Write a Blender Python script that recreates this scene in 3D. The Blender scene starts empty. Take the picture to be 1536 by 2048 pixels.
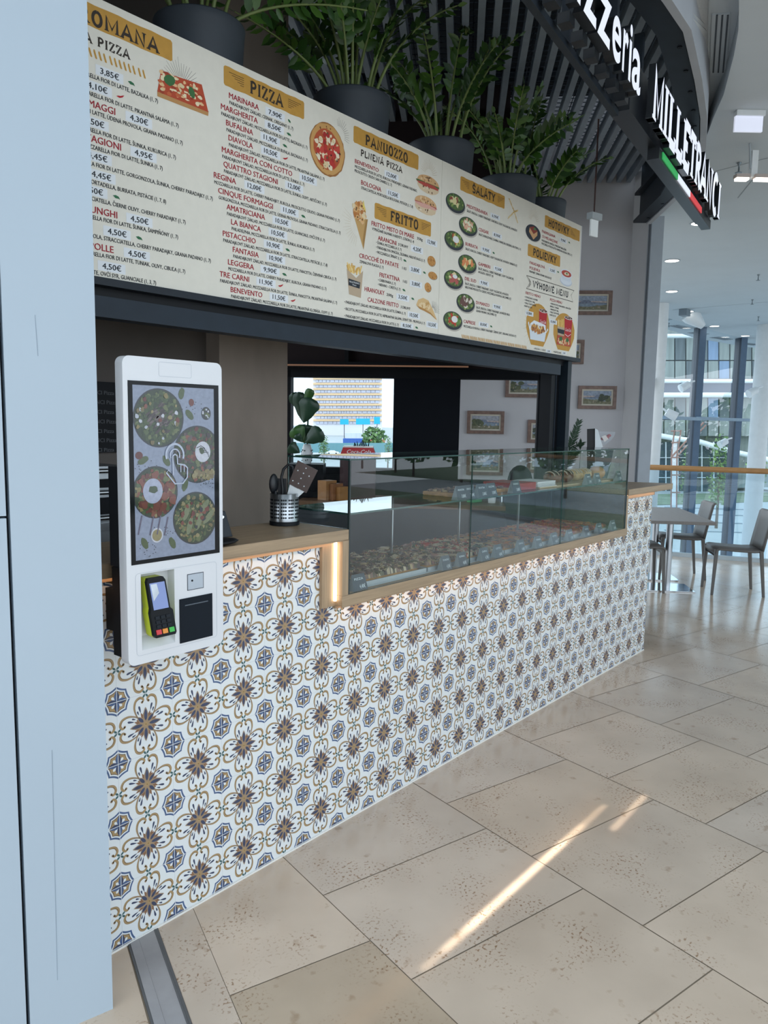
import bpy, math, random
from mathutils import Vector, Matrix
S = bpy.context.scene
COL = S.collection
random.seed(7)

# ------------------------------------------------------------------ camera
FPX = 1528.576
YAW, PITCH, ROLL = math.radians(39.58868), math.radians(6.68721), math.radians(1.01442)
EYE = Vector((0.0, -1.96613, 1.6))
_f = Vector((math.cos(YAW) * math.cos(PITCH), math.sin(YAW) * math.cos(PITCH), -math.sin(PITCH)))
_r = Vector((math.sin(YAW), -math.cos(YAW), 0.0))
_u = _r.cross(_f)
CR = _r * math.cos(ROLL) + _u * math.sin(ROLL)
CU = -_r * math.sin(ROLL) + _u * math.cos(ROLL)
cam = bpy.data.cameras.new('camera')
cam.sensor_fit = 'VERTICAL'
cam.sensor_height = 36.0
cam.lens = FPX * 36.0 / 2048.0
cam.clip_start = 0.05
cam.clip_end = 1500
camo = bpy.data.objects.new('camera', cam)
COL.objects.link(camo)
camo.matrix_world = Matrix(((CR.x, CU.x, -_f.x, EYE.x), (CR.y, CU.y, -_f.y, EYE.y), (CR.z, CU.z, -_f.z, EYE.z), (0, 0, 0, 1)))
S.camera = camo

# ------------------------------------------------------------------ light
W = bpy.data.worlds.new('sky')
S.world = W
W.use_nodes = True
bg = W.node_tree.nodes['Background']
bg.inputs[0].default_value = (0.80, 0.905, 1.0, 1)
bg.inputs[1].default_value = 2.0
S.view_settings.view_transform = 'Standard'
S.view_settings.look = 'None'
S.view_settings.gamma = 1
S.view_settings.use_curve_mapping = False
S.view_settings.exposure = 0.25
try:
    S.cycles.use_denoising = True
    S.cycles.max_bounces = 10
    S.cycles.transparent_max_bounces = 24
    S.cycles.sample_clamp_indirect = 6.0
    S.cycles.caustics_reflective = False
    S.cycles.caustics_refractive = False
except Exception:
    pass


def area(name, loc, size, size_y, rot, power, col, spread=180):
    l = bpy.data.lights.new(name, 'AREA')
    l.shape = 'RECTANGLE'
    l.size, l.size_y = size, size_y
    l.energy = power
    l.color = col
    l.spread = math.radians(spread)
    o = bpy.data.objects.new(name, l)
    COL.objects.link(o)
    o.location = loc
    o.rotation_euler = rot
    return o


# ------------------------------------------------------------------ measuring helpers
def ray(px, py):
    return _f * FPX + CR * (px - 768) + CU * (1024 - py)


def onY(px, py, y=0.0):
    d = ray(px, py)
    return EYE + d * ((y - EYE.y) / d.y)


def onZ(px, py, z=0.0):
    d = ray(px, py)
    return EYE + d * ((z - EYE.z) / d.z)


HF = Vector((math.cos(YAW), math.sin(YAW), 0))


def at(px, py, dep):
    d = ray(px, py)
    return EYE + d * (dep / d.dot(HF))


def onV(px, py, p0, deg):
    a = math.radians(deg)
    n = Vector((-math.sin(a), math.cos(a), 0))
    d = ray(px, py)
    return EYE + d * (n.dot(Vector(p0) - EYE) / n.dot(d))


# ------------------------------------------------------------------ materials
def lin(h):
    if isinstance(h, str):
        c = [int(h[i:i + 2], 16) / 255 for i in (0, 2, 4)]
        return tuple(x / 12.92 if x <= 0.04045 else ((x + 0.055) / 1.055) ** 2.4 for x in c) + (1,)
    return tuple(h) + (1,)


_M = {}


def mat(name, col, rough=0.5, metal=0.0, emis=0.0, var=0.0, scale=12.0, spec=0.5, stretch=None, bump=0.0, ecol=None):
    if name in _M:
        return _M[name]
    m = bpy.data.materials.new(name)
    m.use_nodes = True
    nt = m.node_tree
    b = nt.nodes['Principled BSDF']
    c = lin(col)
    b.inputs['Base Color'].default_value = c
    b.inputs['Roughness'].default_value = rough
    b.inputs['Metallic'].default_value = metal
    b.inputs['Specular IOR Level'].default_value = spec
    if emis:
        b.inputs['Emission Color'].default_value = lin(ecol) if ecol else c
        b.inputs['Emission Strength'].default_value = emis
    if var or bump:
        tc = nt.nodes.new('ShaderNodeTexCoord')
        mp = nt.nodes.new('ShaderNodeMapping')
        if stretch:
            mp.inputs['Scale'].default_value = stretch
        nz = nt.nodes.new('ShaderNodeTexNoise')
        nz.inputs['Scale'].default_value = scale
        nz.inputs['Detail'].default_value = 6
        nt.links.new(tc.outputs['Object'], mp.inputs['Vector'])
        nt.links.new(mp.outputs[0], nz.inputs['Vector'])
        if var:
            rp = nt.nodes.new('ShaderNodeValToRGB')
            rp.color_ramp.elements[0].position = 0.3
            rp.color_ramp.elements[1].position = 0.7
            rp.color_ramp.elements[0].color = tuple(max(0, x * (1 - var)) for x in c[:3]) + (1,)
            rp.color_ramp.elements[1].color = tuple(min(1, x * (1 + var)) for x in c[:3]) + (1,)
            nt.links.new(nz.outputs[0], rp.inputs[0])
            nt.links.new(rp.outputs[0], b.inputs['Base Color'])
        if bump:
            bp = nt.nodes.new('ShaderNodeBump')
            bp.inputs['Strength'].default_value = bump
            bp.inputs['Distance'].default_value = 0.004
            nt.links.new(nz.outputs[0], bp.inputs['Height'])
            nt.links.new(bp.outputs[0], b.inputs['Normal'])
    _M[name] = m
    return m


def glass(name, tint, rmin=0.04, ior=1.5):
    if name in _M:
        return _M[name]
    m = bpy.data.materials.new(name)
    m.use_nodes = True
    nt = m.node_tree
    nt.nodes.clear()
    out = nt.nodes.new('ShaderNodeOutputMaterial')
    tr = nt.nodes.new('ShaderNodeBsdfTransparent')
    tr.inputs[0].default_value = tuple(tint) + (1,)
    gl = nt.nodes.new('ShaderNodeBsdfGlossy')
    gl.inputs['Roughness'].default_value = 0.0
    lw = nt.nodes.new('ShaderNodeLayerWeight')
    lw.inputs['Blend'].default_value = 0.5
    pw = nt.nodes.new('ShaderNodeMath')
    pw.operation = 'POWER'
    pw.inputs[1].default_value = 5.0
    ma = nt.nodes.new('ShaderNodeMath')
    ma.operation = 'MULTIPLY_ADD'
    ma.inputs[1].default_value = 1.0 - rmin
    ma.inputs[2].default_value = rmin
    nt.links.new(lw.outputs['Facing'], pw.inputs[0])
    nt.links.new(pw.outputs[0], ma.inputs[0])
    mx = nt.nodes.new('ShaderNodeMixShader')
    nt.links.new(ma.outputs[0], mx.inputs[0])
    nt.links.new(tr.outputs[0], mx.inputs[1])
    nt.links.new(gl.outputs[0], mx.inputs[2])
    nt.links.new(mx.outputs[0], out.inputs[0])
    _M[name] = m
    return m


# ------------------------------------------------------------------ mesh builder
class MB:
    def __init__(s, mats=None):
        s.v, s.f, s.mi, s.sm, s.mats = [], [], [], [], []

    def _m(s, m):
        if m not in s.mats:
            s.mats.append(m)
        return s.mats.index(m)

    def add(s, pts, faces, m, smooth=False):
        o = len(s.v)
        s.v += [tuple(p) for p in pts]
        k = s._m(m)
        for f in faces:
            s.f.append([o + i for i in f])
            s.mi.append(k)
            s.sm.append(smooth)

    def face(s, pts, m, smooth=False):
        s.add(pts, [list(range(len(pts)))], m, smooth)

    def box(s, x0, x1, y0, y1, z0, z1, m):
        p = [(x, y, z) for z in (z0, z1) for y in (y0, y1) for x in (x0, x1)]
        s.add(p, [(0, 2, 3, 1), (4, 5, 7, 6), (0, 1, 5, 4), (2, 6, 7, 3), (0, 4, 6, 2), (1, 3, 7, 5)], m)

    def hexa(s, b, t, m):
        # b, t: bottom and top rings with equal counts, counter-clockwise seen from above
        n = len(b)
        s.add(list(b) + list(t), [list(range(n))[::-1], [n + i for i in range(n)]] +
              [(i, (i + 1) % n, n + (i + 1) % n, n + i) for i in range(n)], m)

    def prism(s, poly, z0, z1, m):
        s.hexa([(p[0], p[1], z0) for p in poly], [(p[0], p[1], z1) for p in poly], m)

    def bar(s, a, b, w, h, m, up=Vector((0, 0, 1))):
        a, b = Vector(a), Vector(b)
        d = (b - a).normalized()
        sd = d.cross(up)
        if sd.length < 1e-5:
            sd = Vector((1, 0, 0))
        sd.normalize()
        u = sd.cross(d)
        c = [sd * (i * w / 2) + u * (j * h / 2) for i, j in ((-1, -1), (1, -1), (1, 1), (-1, 1))]
        s.add([a + q for q in c] + [b + q for q in c], [(0, 1, 2, 3), (7, 6, 5, 4), (0, 4, 5, 1), (1, 5, 6, 2), (2, 6, 7, 3), (3, 7, 4, 0)], m)

    def tube(s, path, r, m, n=8, r1=None):
        P = [Vector(p) for p in path]
        R = r if isinstance(r, (list, tuple)) else [r + ((r1 if r1 is not None else r) - r) * i / (len(P) - 1) for i in range(len(P))]
        vs = []
        prev = None
        for i, p in enumerate(P):
            d = (P[min(i + 1, len(P) - 1)] - P[max(i - 1, 0)]).normalized()
            ref = prev if prev is not None else (Vector((0, 0, 1)) if abs(d.z) < .9 else Vector((1, 0, 0)))
            sd = d.cross(ref)
            if sd.length < 1e-6:
                sd = d.orthogonal()
            sd.normalize()
            u = sd.cross(d).normalized()
            prev = u
            vs += [p + (sd * math.cos(2 * math.pi * k / n) + u * math.sin(2 * math.pi * k / n)) * R[i] for k in range(n)]
        fs = []
        for i in range(len(P) - 1):
            for k in range(n):
                fs.append((i * n + k, (i + 1) * n + k, (i + 1) * n + (k + 1) % n, i * n + (k + 1) % n))
        s.add(vs, fs, m, True)
        s.face(vs[:n], m)
        s.face(vs[-n:][::-1], m)

    def lathe(s, c, prof, m, n=32, sx=1.0, sy=1.0, caps=True):
        c = Vector(c)
        vs = [c + Vector((r * sx * math.cos(2 * math.pi * k / n), r * sy * math.sin(2 * math.pi * k / n), z)) for r, z in prof for k in range(n)]
        fs = [(i * n + k, i * n + (k + 1) % n, (i + 1) * n + (k + 1) % n, (i + 1) * n + k) for i in range(len(prof) - 1) for k in range(n)]
        s.add(vs, fs, m, True)
        if caps and prof[0][0] > 1e-4:
            s.face(vs[:n][::-1], m)
        if caps and prof[-1][0] > 1e-4:
            s.face(vs[-n:], m)

    def blob(s, c, rx, ry, rz, m, n=8, k=5, jit=0.0):
        c = Vector(c)
        vs = []
        for i in range(1, k):
            t = math.pi * i / k
            for j in range(n):
                a = 2 * math.pi * j / n
                q = 1 + random.uniform(-jit, jit)
                vs.append(c + Vector((rx * q * math.sin(t) * math.cos(a), ry * q * math.sin(t) * math.sin(a), -rz * q * math.cos(t))))
        fs = [(i * n + j, i * n + (j + 1) % n, (i + 1) * n + (j + 1) % n, (i + 1) * n + j) for i in range(k - 2) for j in range(n)]
        b = len(vs)
        vs += [c + Vector((0, 0, -rz)), c + Vector((0, 0, rz))]
        fs += [(b, (j + 1) % n, j) for j in range(n)] + [(b + 1, (k - 2) * n + j, (k - 2) * n + (j + 1) % n) for j in range(n)]
        s.add(vs, fs, m, True)

    def build(s, name, parent=None, local=False, bevel=0.0, seg=2):
        me = bpy.data.meshes.new(name)
        off = Vector((0, 0, 0))
        if s.v and not local:
            if parent is not None:
                q = parent
                while q is not None:
                    off += q.location
                    q = q.parent
            else:
                xs = [p[0] for p in s.v]
                ys = [p[1] for p in s.v]
                zs = [p[2] for p in s.v]
                off = Vector(((min(xs) + max(xs)) / 2, (min(ys) + max(ys)) / 2, min(zs)))
        me.from_pydata([(p[0] - off.x, p[1] - off.y, p[2] - off.z) for p in s.v], [], s.f)
        for m in s.mats:
            me.materials.append(m)
        me.polygons.foreach_set('material_index', s.mi)
        me.polygons.foreach_set('use_smooth', s.sm)
        me.update()
        o = bpy.data.objects.new(name, me)
        COL.objects.link(o)
        if parent is not None:
            o.parent = parent
        elif not local:
            o.location = off
        if bevel:
            b = o.modifiers.new('bevel', 'BEVEL')
            b.width = bevel
            b.segments = seg
            b.limit_method = 'ANGLE'
        return o


def tag(o, label, cat, group=None, kind=None):
    o['label'] = label
    o['category'] = cat
    if group:
        o['group'] = group
    if kind:
        o['kind'] = kind
    return o


def struct(o):
    o['kind'] = 'structure'
    return o


def empty(name, loc, label, cat, group=None, rz=0.0):
    o = bpy.data.objects.new(name, None)
    o.empty_display_size = 0.1
    COL.objects.link(o)
    o.location = loc
    o.rotation_euler = (0, 0, rz)
    return tag(o, label, cat, group)


def copy_tree(o, parent=None):
    c = o.copy()
    COL.objects.link(c)
    c.parent = parent
    for ch in [q for q in bpy.data.objects if q.parent == o]:
        copy_tree(ch, c)
    return c


# ------------------------------------------------------------------ lettering
_font_cache = {}


def glyphs(s, bold=0.0, res=2):
    key = (s, bold, res)
    if key in _font_cache:
        return _font_cache[key]
    cu = bpy.data.curves.new('t', 'FONT')
    cu.body = s
    cu.resolution_u = res
    cu.offset = bold
    o = bpy.data.objects.new('t', cu)
    COL.objects.link(o)
    dg = bpy.context.evaluated_depsgraph_get()
    me = o.evaluated_get(dg).to_mesh()
    v = [(p.co.x, p.co.y) for p in me.vertices]
    f = [list(p.vertices) for p in me.polygons]
    o.evaluated_get(dg).to_mesh_clear()
    bpy.data.objects.remove(o)
    bpy.data.curves.remove(cu)
    _font_cache[key] = (v, f)
    return v, f


_h = glyphs('H')
CAPH = max(p[1] for p in _h[0]) - min(p[1] for p in _h[0])


class Plane:
    """flat print on a surface: (u, v) in metres, layer lifts the ink by fractions of a millimetre"""

    def __init__(s, fn, step=0.0004):
        s.fn, s.step = fn, step

    k = 0

    def P(s, u, v, layer):
        return s.fn(u, v, layer * s.step)

    def lift(s, layer):
        # neighbouring inks never share a plane exactly
        s.k = (s.k + 1) % 37
        return layer + s.k * .022

    def poly(s, mb, pts, m, layer=1):
        layer = s.lift(layer)
        mb.face([s.P(u, v, layer) for u, v in pts], m)

    def rect(s, mb, u0, v0, u1, v1, m, layer=1):
        s.poly(mb, [(u0, v0), (u1, v0), (u1, v1), (u0, v1)], m, layer)

    def text(s, mb, t, u, v, cap, m, width=None, right=None, bold=0.02, asp=0.86, layer=2, shear=0.0):
        gv, gf = glyphs(t)
        if not gv:
            return
        x0 = min(p[0] for p in gv)
        x1 = max(p[0] for p in gv)
        k = cap / CAPH
        sx = (width / (x1 - x0)) if width else k * asp
        if right is not None:
            u = right - (x1 - x0) * sx
        for b in ((-bold * .7, bold * .7) if bold else (0,)):
            mb.add([s.P(u + (p[0] - x0 + b) * sx + shear * p[1] * k, v + (p[1] + b * .5) * k, layer + (.3 if b > 0 else 0)) for p in gv], gf, m)

    def ell(s, mb, u, v, ru, rv, m, layer=1, n=24, jit=0.0, rot=0.0):
        pts = []
        for i in range(n):
            a = 2 * math.pi * i / n
            q = 1 + random.uniform(-jit, jit)
            x, y = ru * q * math.cos(a), rv * q * math.sin(a)
            pts.append((u + x * math.cos(rot) - y * math.sin(rot), v + x * math.sin(rot) + y * math.cos(rot)))
        s.poly(mb, pts, m, layer)

    def line(s, mb, pts, w, m, layer=2, w1=None):
        n = len(pts)
        L, R = [], []
        for i, p in enumerate(pts):
            a, b = pts[max(i - 1, 0)], pts[min(i + 1, n - 1)]
            dx, dy = b[0] - a[0], b[1] - a[1]
            l = math.hypot(dx, dy) or 1
            ww = (w + ((w1 if w1 is not None else w) - w) * i / (n - 1)) / 2
            L.append((p[0] - dy / l * ww, p[1] + dx / l * ww))
            R.append((p[0] + dy / l * ww, p[1] - dx / l * ww))
        for i in range(n - 1):
            s.poly(mb, [R[i], R[i + 1], L[i + 1], L[i]], m, layer)

    def scatter(s, mb, u, v, ru, rv, mats, k, size, layer=3, long=1.0):
        for i in range(k):
            a, r = random.uniform(0, 6.283), math.sqrt(random.random())
            q = size * random.uniform(.6, 1.3)
            s.ell(mb, u + ru * r * math.cos(a), v + rv * r * math.sin(a), q * long, q, random.choice(mats), layer + random.random() * 2, n=7, jit=.3, rot=random.uniform(0, 3.14))


def arc(cx, cy, rx, ry, a0, a1, n=10):
    return [(cx + rx * math.cos(math.radians(a0 + (a1 - a0) * i / n)), cy + ry * math.sin(math.radians(a0 + (a1 - a0) * i / n))) for i in range(n + 1)]


# slab-serif capitals: strokes in a unit-high cell; each glyph = (width, [strokes])
SLAB = {
    'A': (.72, [[(.06, 0), (.36, 1), (.66, 0)], [(.18, .33), (.54, .33)]]),
    'C': (.62, [arc(.34, .5, .26, .5, 50, 310, 14)]),
    'D': (.62, [[(.12, 0), (.12, 1)], [(.12, .97)] + arc(.2, .5, .36, .47, 90, -90, 12) + [(.12, .03)]]),
    'E': (.56, [[(.12, 0), (.12, 1)], [(.12, .96), (.5, .96), (.5, .78)], [(.12, .5), (.38, .5)], [(.12, .04), (.52, .04), (.52, .24)]]),
    'F': (.54, [[(.12, 0), (.12, 1)], [(.12, .96), (.5, .96), (.5, .76)], [(.12, .5), (.38, .5)]]),
    'H': (.70, [[(.12, 0), (.12, 1)], [(.58, 0), (.58, 1)], [(.12, .5), (.58, .5)]]),
    'I': (.30, [[(.15, 0), (.15, 1)]]),
    'K': (.66, [[(.12, 0), (.12, 1)], [(.14, .42), (.56, 1)], [(.28, .6), (.58, 0)]]),
    'L': (.54, [[(.12, 0), (.12, 1)], [(.12, .04), (.5, .04), (.5, .26)]]),
    'M': (.86, [[(.12, 0), (.12, 1), (.43, .2), (.74, 1), (.74, 0)]]),
    'N': (.72, [[(.12, 0), (.12, 1), (.6, 0), (.6, 1)]]),
    'O': (.66, [arc(.33, .5, .24, .47, 90, 450, 22)]),
    'P': (.60, [[(.12, 0), (.12, 1)], [(.12, .96)] + arc(.26, .72, .24, .24, 90, -90, 10) + [(.12, .48)]]),
    'R': (.66, [[(.12, 0), (.12, 1)], [(.12, .96)] + arc(.26, .72, .24, .24, 90, -90, 10) + [(.12, .48)], [(.3, .48), (.56, 0)]]),
    'S': (.56, [[(.48, .74)] + arc(.28, .73, .2, .24, 20, 270, 10) + arc(.28, .26, .21, .23, 90, -160, 10)]),
    'T': (.58, [[(.29, 0), (.29, 1)], [(.05, .76), (.05, .96), (.53, .96), (.53, .76)]]),
    'U': (.66, [[(.12, 1), (.12, .3)] + arc(.33, .28, .21, .25, 180, 360, 10) + [(.54, 1)]]),
    'V': (.66, [[(.06, 1), (.33, 0), (.6, 1)]]),
    'Y': (.62, [[(.06, 1), (.31, .46)], [(.56, 1), (.31, .46)], [(.31, .5), (.31, 0)]]),
    'Z': (.58, [[(.08, .74), (.08, .96), (.5, .96), (.08, .04), (.5, .04), (.5, .26)]]),
    ' ': (.34, []),
}
ACC = {'Á': ('A', 1), 'Š': ('S', 2), 'Ý': ('Y', 1), 'É': ('E', 1)}


def slab(pl, mb, t, u0, v0, u1, cap, m, th=.19, layer=3, serif=.26):
    tot = 0
    for ch in t:
        tot += SLAB[ACC.get(ch, (ch, 0))[0]][0] + .10
    tot -= .10
    k = (u1 - u0) / tot
    x = 0
    w = th * (k + cap) / 2
    for ch in t:
        base, ac = ACC.get(ch, (ch, 0))
        wd, st = SLAB[base]
        for ln in st:
            pl.line(mb, [(u0 + (x + a) * k, v0 + b * cap) for a, b in ln], w, m, layer)
            for (a, b), (c, d) in ((ln[0], ln[1]), (ln[-1], ln[-2])):
                if b in (0, 1) and abs(d - b) > .2:
                    sv = v0 + (.035 if b == 0 else .965) * cap
                    pl.rect(mb, u0 + (x + a - serif / 2) * k, sv - .035 * cap, u0 + (x + a + serif / 2) * k, sv + .035 * cap, m, layer + .3)
        if ac == 1:
            pl.line(mb, [(u0 + (x + wd * .45) * k, v0 + 1.06 * cap), (u0 + (x + wd * .66) * k, v0 + 1.24 * cap)], w * .7, m, layer)
        if ac == 2:
            pl.line(mb, [(u0 + (x + wd * .3) * k, v0 + 1.24 * cap), (u0 + (x + wd * .5) * k, v0 + 1.06 * cap), (u0 + (x + wd * .7) * k, v0 + 1.24 * cap)], w * .6, m, layer)
        x += wd + .10

# ------------------------------------------------------------------ shared materials
WD = Vector((math.cos(math.radians(-56)), math.sin(math.radians(-56)), 0))
ND = Vector((math.cos(math.radians(34)), math.sin(math.radians(34)), 0))
ZUP = Vector((0, 0, 1))
BLACK = mat('black_metal', '0a0e14', .5, .0, var=.2, spec=.25)
STEEL_D = mat('dark_steel', '1c242d', .5, .0, var=.15, spec=.3)
NAVY_ST = mat('painted_beam', '1b2733', .5, var=.1, spec=.3)
WHITE = mat('white_paint', 'd9dcdd', .6, var=.03)
WALLW = mat('plaster', 'c6c6ca', .8, var=.03, scale=4)
CEIL = mat('ceiling_paint', 'c3ccd2', .8, var=.02, scale=3)
OAK = mat('oak_laminate', 'a08a6f', .45, var=.16, scale=5, stretch=(1.2, 22, 30))
OAKV = mat('oak_laminate_upright', 'a08a6f', .45, var=.16, scale=5, stretch=(30, 22, 1.2))
INOX = mat('stainless', 'aeb2b6', .28, 1.0, var=.06, scale=40, stretch=(1, 1, .05))
CHROME = mat('chrome', 'd0d4d8', .08, 1.0)
CASEGLASS = glass('case_glass', (.955, .98, .975), .034)
WINGLASS = glass('window_glass', (.86, .94, .98))
GEDGE = mat('glass_edge', '1f4541', .2, spec=.6, var=.1)
LEDW = mat('warm_led', 'ffd9ae', .5, emis=3.4, ecol=(1, .56, .30))
LEDH = mat('warm_led_tube', 'fff0dc', .5, emis=4.5, ecol=(1, .78, .55))

# ------------------------------------------------------------------ floor
def floor_mat():
    m = bpy.data.materials.new('limestone')
    m.use_nodes = True
    nt = m.node_tree
    b = nt.nodes['Principled BSDF']
    tc = nt.nodes.new('ShaderNodeTexCoord')
    at_ = nt.nodes.new('ShaderNodeAttribute')
    at_.attribute_name = 'tint'

    def noise(sc, det, lo, hi, c0, c1, src=None):
        n = nt.nodes.new('ShaderNodeTexNoise')
        n.inputs['Scale'].default_value = sc
        n.inputs['Detail'].default_value = det
        nt.links.new(tc.outputs['Object'], n.inputs['Vector'])
        r = nt.nodes.new('ShaderNodeValToRGB')
        r.color_ramp.elements[0].position = lo
        r.color_ramp.elements[1].position = hi
        r.color_ramp.elements[0].color = c0 + (1,)
        r.color_ramp.elements[1].color = c1 + (1,)
        nt.links.new(n.outputs[0], r.inputs[0])
        return r.outputs[0]

    def mul(a, b_):
        x = nt.nodes.new('ShaderNodeMix')
        x.data_type = 'RGBA'
        x.blend_type = 'MULTIPLY'
        x.inputs[0].default_value = 1
        nt.links.new(a, x.inputs[6])
        nt.links.new(b_, x.inputs[7])
        return x.outputs[2]
    c = mul(at_.outputs['Color'], noise(3, 8, .3, .7, (.88, .87, .86), (1.06, 1.06, 1.06)))
    big = noise(4.5, 5, .48, .62, (0, 0, 0), (1, 1, 1))
    spots = noise(95, 7, .36, .44, (.52, .40, .30), (1, 1, 1))
    mx = nt.nodes.new('ShaderNodeMix')
    mx.data_type = 'RGBA'
    nt.links.new(big, mx.inputs[0])
    nt.links.new(c, mx.inputs[6])
    nt.links.new(mul(c, spots), mx.inputs[7])
    c = mul(mx.outputs[2], noise(14, 12, .29, .37, (.78, .72, .66), (1, 1, 1)))
    nt.links.new(c, b.inputs['Base Color'])
    b.inputs['Roughness'].default_value = .15
    b.inputs['Specular IOR Level'].default_value = .5
    return m


def clip_poly(poly, a, b, c):
    # keep a*x + b*y <= c
    out = []
    for i, p in enumerate(poly):
        q = poly[(i + 1) % len(poly)]
        dp, dq = a * p[0] + b * p[1] - c, a * q[0] + b * q[1] - c
        if dp <= 0:
            out.append(p)
        if dp * dq < 0:
            t = dp / (dp - dq)
            out.append((p[0] + (q[0] - p[0]) * t, p[1] + (q[1] - p[1]) * t))
    return out


EDGE_N = (.9511, .3090)
EDGE_C = EDGE_N[0] * 9.62 + EDGE_N[1] * 1.245 + .05
th = math.radians(-14)
UX, UY = math.cos(th), math.sin(th)
VX, VY = -math.sin(th), math.cos(th)
slabs = []


def slab_tile(poly, tint=None):
    poly = clip_poly(poly, EDGE_N[0], EDGE_N[1], EDGE_C)
    if len(poly) < 3:
        return
    if tint is None:
        g = random.uniform(-.025, .025)
        w = random.uniform(-.012, .012)
        tint = (.60 + g + w, .50 + g, .405 + g - w)
    slabs.append((poly, tint))


g = .0022
for k in range(0, 15):
    u0, u1 = 1.768 + .7635 * k, 1.768 + .7635 * (k + 1)
    off = .155 if k % 2 == 0 else -.086
    for n in range(-16, 16):
        v0, v1 = off + .4825 * n, off + .4825 * (n + 1)
        slab_tile([(U * UX + V * VX, U * UY + V * VY) for U, V in ((u0 + g, v0 + g), (u1 - g, v0 + g), (u1 - g, v1 - g), (u0 + g, v1 - g))])


def lp(p, ang, t):
    return (p[0] + t * math.cos(math.radians(ang)), p[1] + t * math.sin(math.radians(ang)))


bl = (1.8225, 0)
al, dr, dl = (1.424, 0), (1.291, 0), (1.183, 0)
def cross(pa, aa, pb, ab, t0, t1, gg=g):
    return [(lp(pa, aa, t0)[0] + gg, lp(pa, aa, t0)[1]), (lp(pb, ab, t0 * .97 - .02)[0] - gg, lp(pb, ab, t0 * .97 - .02)[1]), (lp(pb, ab, t1 * .97 - .02)[0] - gg, lp(pb, ab, t1 * .97 - .02)[1]), (lp(pa, aa, t1)[0] + gg, lp(pa, aa, t1)[1])]


def strip(pa, aa, pb, ab, cuts, tints):
    for i in range(len(cuts) - 1):
        t0, t1 = cuts[i], cuts[i + 1]
        q = [lp(pb, ab, t0 + .13), lp(pb, ab, t1 + .13), lp(pa, aa, t1), lp(pa, aa, t0)]
        cx = sum(p[0] for p in q) / 4
        cy = sum(p[1] for p in q) / 4
        q = [(cx + (p[0] - cx) * .994, cy + (p[1] - cy) * .994) for p in q][::-1]
        slab_tile(q, tints[i])


N_ = None
strip(al, -113, bl, -104, [-6, -.30, .435, .92, 1.4, 1.9, 2.6, 3.4, 6], [N_, N_, (.48, .385, .285), N_, N_, N_, N_, N_])
strip(dr, -112.3, al, -113, [-6, -.13, .47, 1.1, 1.8, 2.6, 6], [N_] * 6)
for n in range(-8, 14):
    for k in range(0, 6):
        a0, a1 = lp(dl, -112.3, .5 * n), lp(dl, -112.3, .5 * (n + 1))
        slab_tile([(a0[0] - .7 * k - g, a0[1] + .17 * k), (a0[0] - .7 * (k + 1) + g, a0[1] + .17 * (k + 1)), (a1[0] - .7 * (k + 1) + g, a1[1] + .17 * (k + 1) + 2 * g), (a1[0] - .7 * k - g, a1[1] + .17 * k + 2 * g)])

LIME = floor_mat()
GROUT = mat('floor_grout', '857867', .8, var=.15)
fb = MB()
base = clip_poly([(-8, -9), (14, -9), (14, 9), (-8, 9)], EDGE_N[0], EDGE_N[1], EDGE_C)
fb.prism(base, -.30, -.0015, GROUT)
tints = [(1, 1, 1)] * len(fb.f)
for poly, t in slabs:
    a = sum(poly[i][0] * poly[(i + 1) % len(poly)][1] - poly[(i + 1) % len(poly)][0] * poly[i][1] for i in range(len(poly)))
    if a < 0:
        poly = poly[::-1]
    fb.face([(p[0], p[1], 0) for p in poly], LIME)
    tints.append(t)
fo = fb.build('floor', local=True)
ca = fo.data.color_attributes.new('tint', 'FLOAT_COLOR', 'CORNER')
for p in fo.data.polygons:
    for li in p.loop_indices:
        ca.data[li].color = tints[p.index] + (1,)
struct(fo)

# grey threshold strip running out from under the counter
tb = MB()
GREYM = mat('threshold_metal', '9b9a9c', .45, var=.12, scale=9)
GREYD = mat('threshold_gasket', '5c5d5f', .6, var=.1)
a0, a1 = lp(dl, -112.3, -3), lp(dl, -112.3, 6)
b0, b1 = lp(dr, -112.3, -3), lp(dr, -112.3, 6)
def between(t):
    return [(a0[0] + (b0[0] - a0[0]) * t, a0[1] + (b0[1] - a0[1]) * t), (a1[0] + (b1[0] - a1[0]) * t, a1[1] + (b1[1] - a1[1]) * t)]
for t0, t1, m, h in ((.02, .09, GREYD, .002), (.09, .36, GREYM, .0035), (.365, .86, GREYM, .0025), (.86, .91, GREYD, .0035), (.915, .99, GREYD, .002)):
    p, q = between(t0), between(t1)
    tb.prism([p[1], q[1], q[0], p[0]], -.001, h, m)
struct(tb.build('trim_1'))

# ------------------------------------------------------------------ near left wall of pale panels
PANEL = mat('pale_panel', 'a8b6c2', .55, var=.02, scale=2)
wl = MB()
P0 = onZ(226, 2017.7)
LD = Vector((math.cos(math.radians(166)), math.sin(math.radians(166)), 0))
LN = Vector((math.sin(math.radians(166)), -math.cos(math.radians(166)), 0))   # away from the viewer
def lpan(s0, s1, z0, z1, t=.045):
    p = [P0 + LD * s0, P0 + LD * s1]
    q = [x + LN * t for x in p]
    ring = [p[1], p[0], q[0], q[1]]
    wl.hexa([(r.x, r.y, z0) for r in ring], [(r.x, r.y, z1) for r in ring], PANEL)
if LN.dot(P0 - EYE) < 0:
    LN = -LN
lpan(0, .207, .0, 4.2)
lpan(.2155, 1.6, .012, 1.360)
lpan(.2155, 1.6, 1.366, 4.2)
seam = mat('panel_gap', '0e1620', .8, var=.1)
p = [P0 + LD * .205 + LN * .03, P0 + LD * 1.6 + LN * .03]
ring = [p[1], p[0], p[0] + LN * .02, p[1] + LN * .02]
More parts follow.
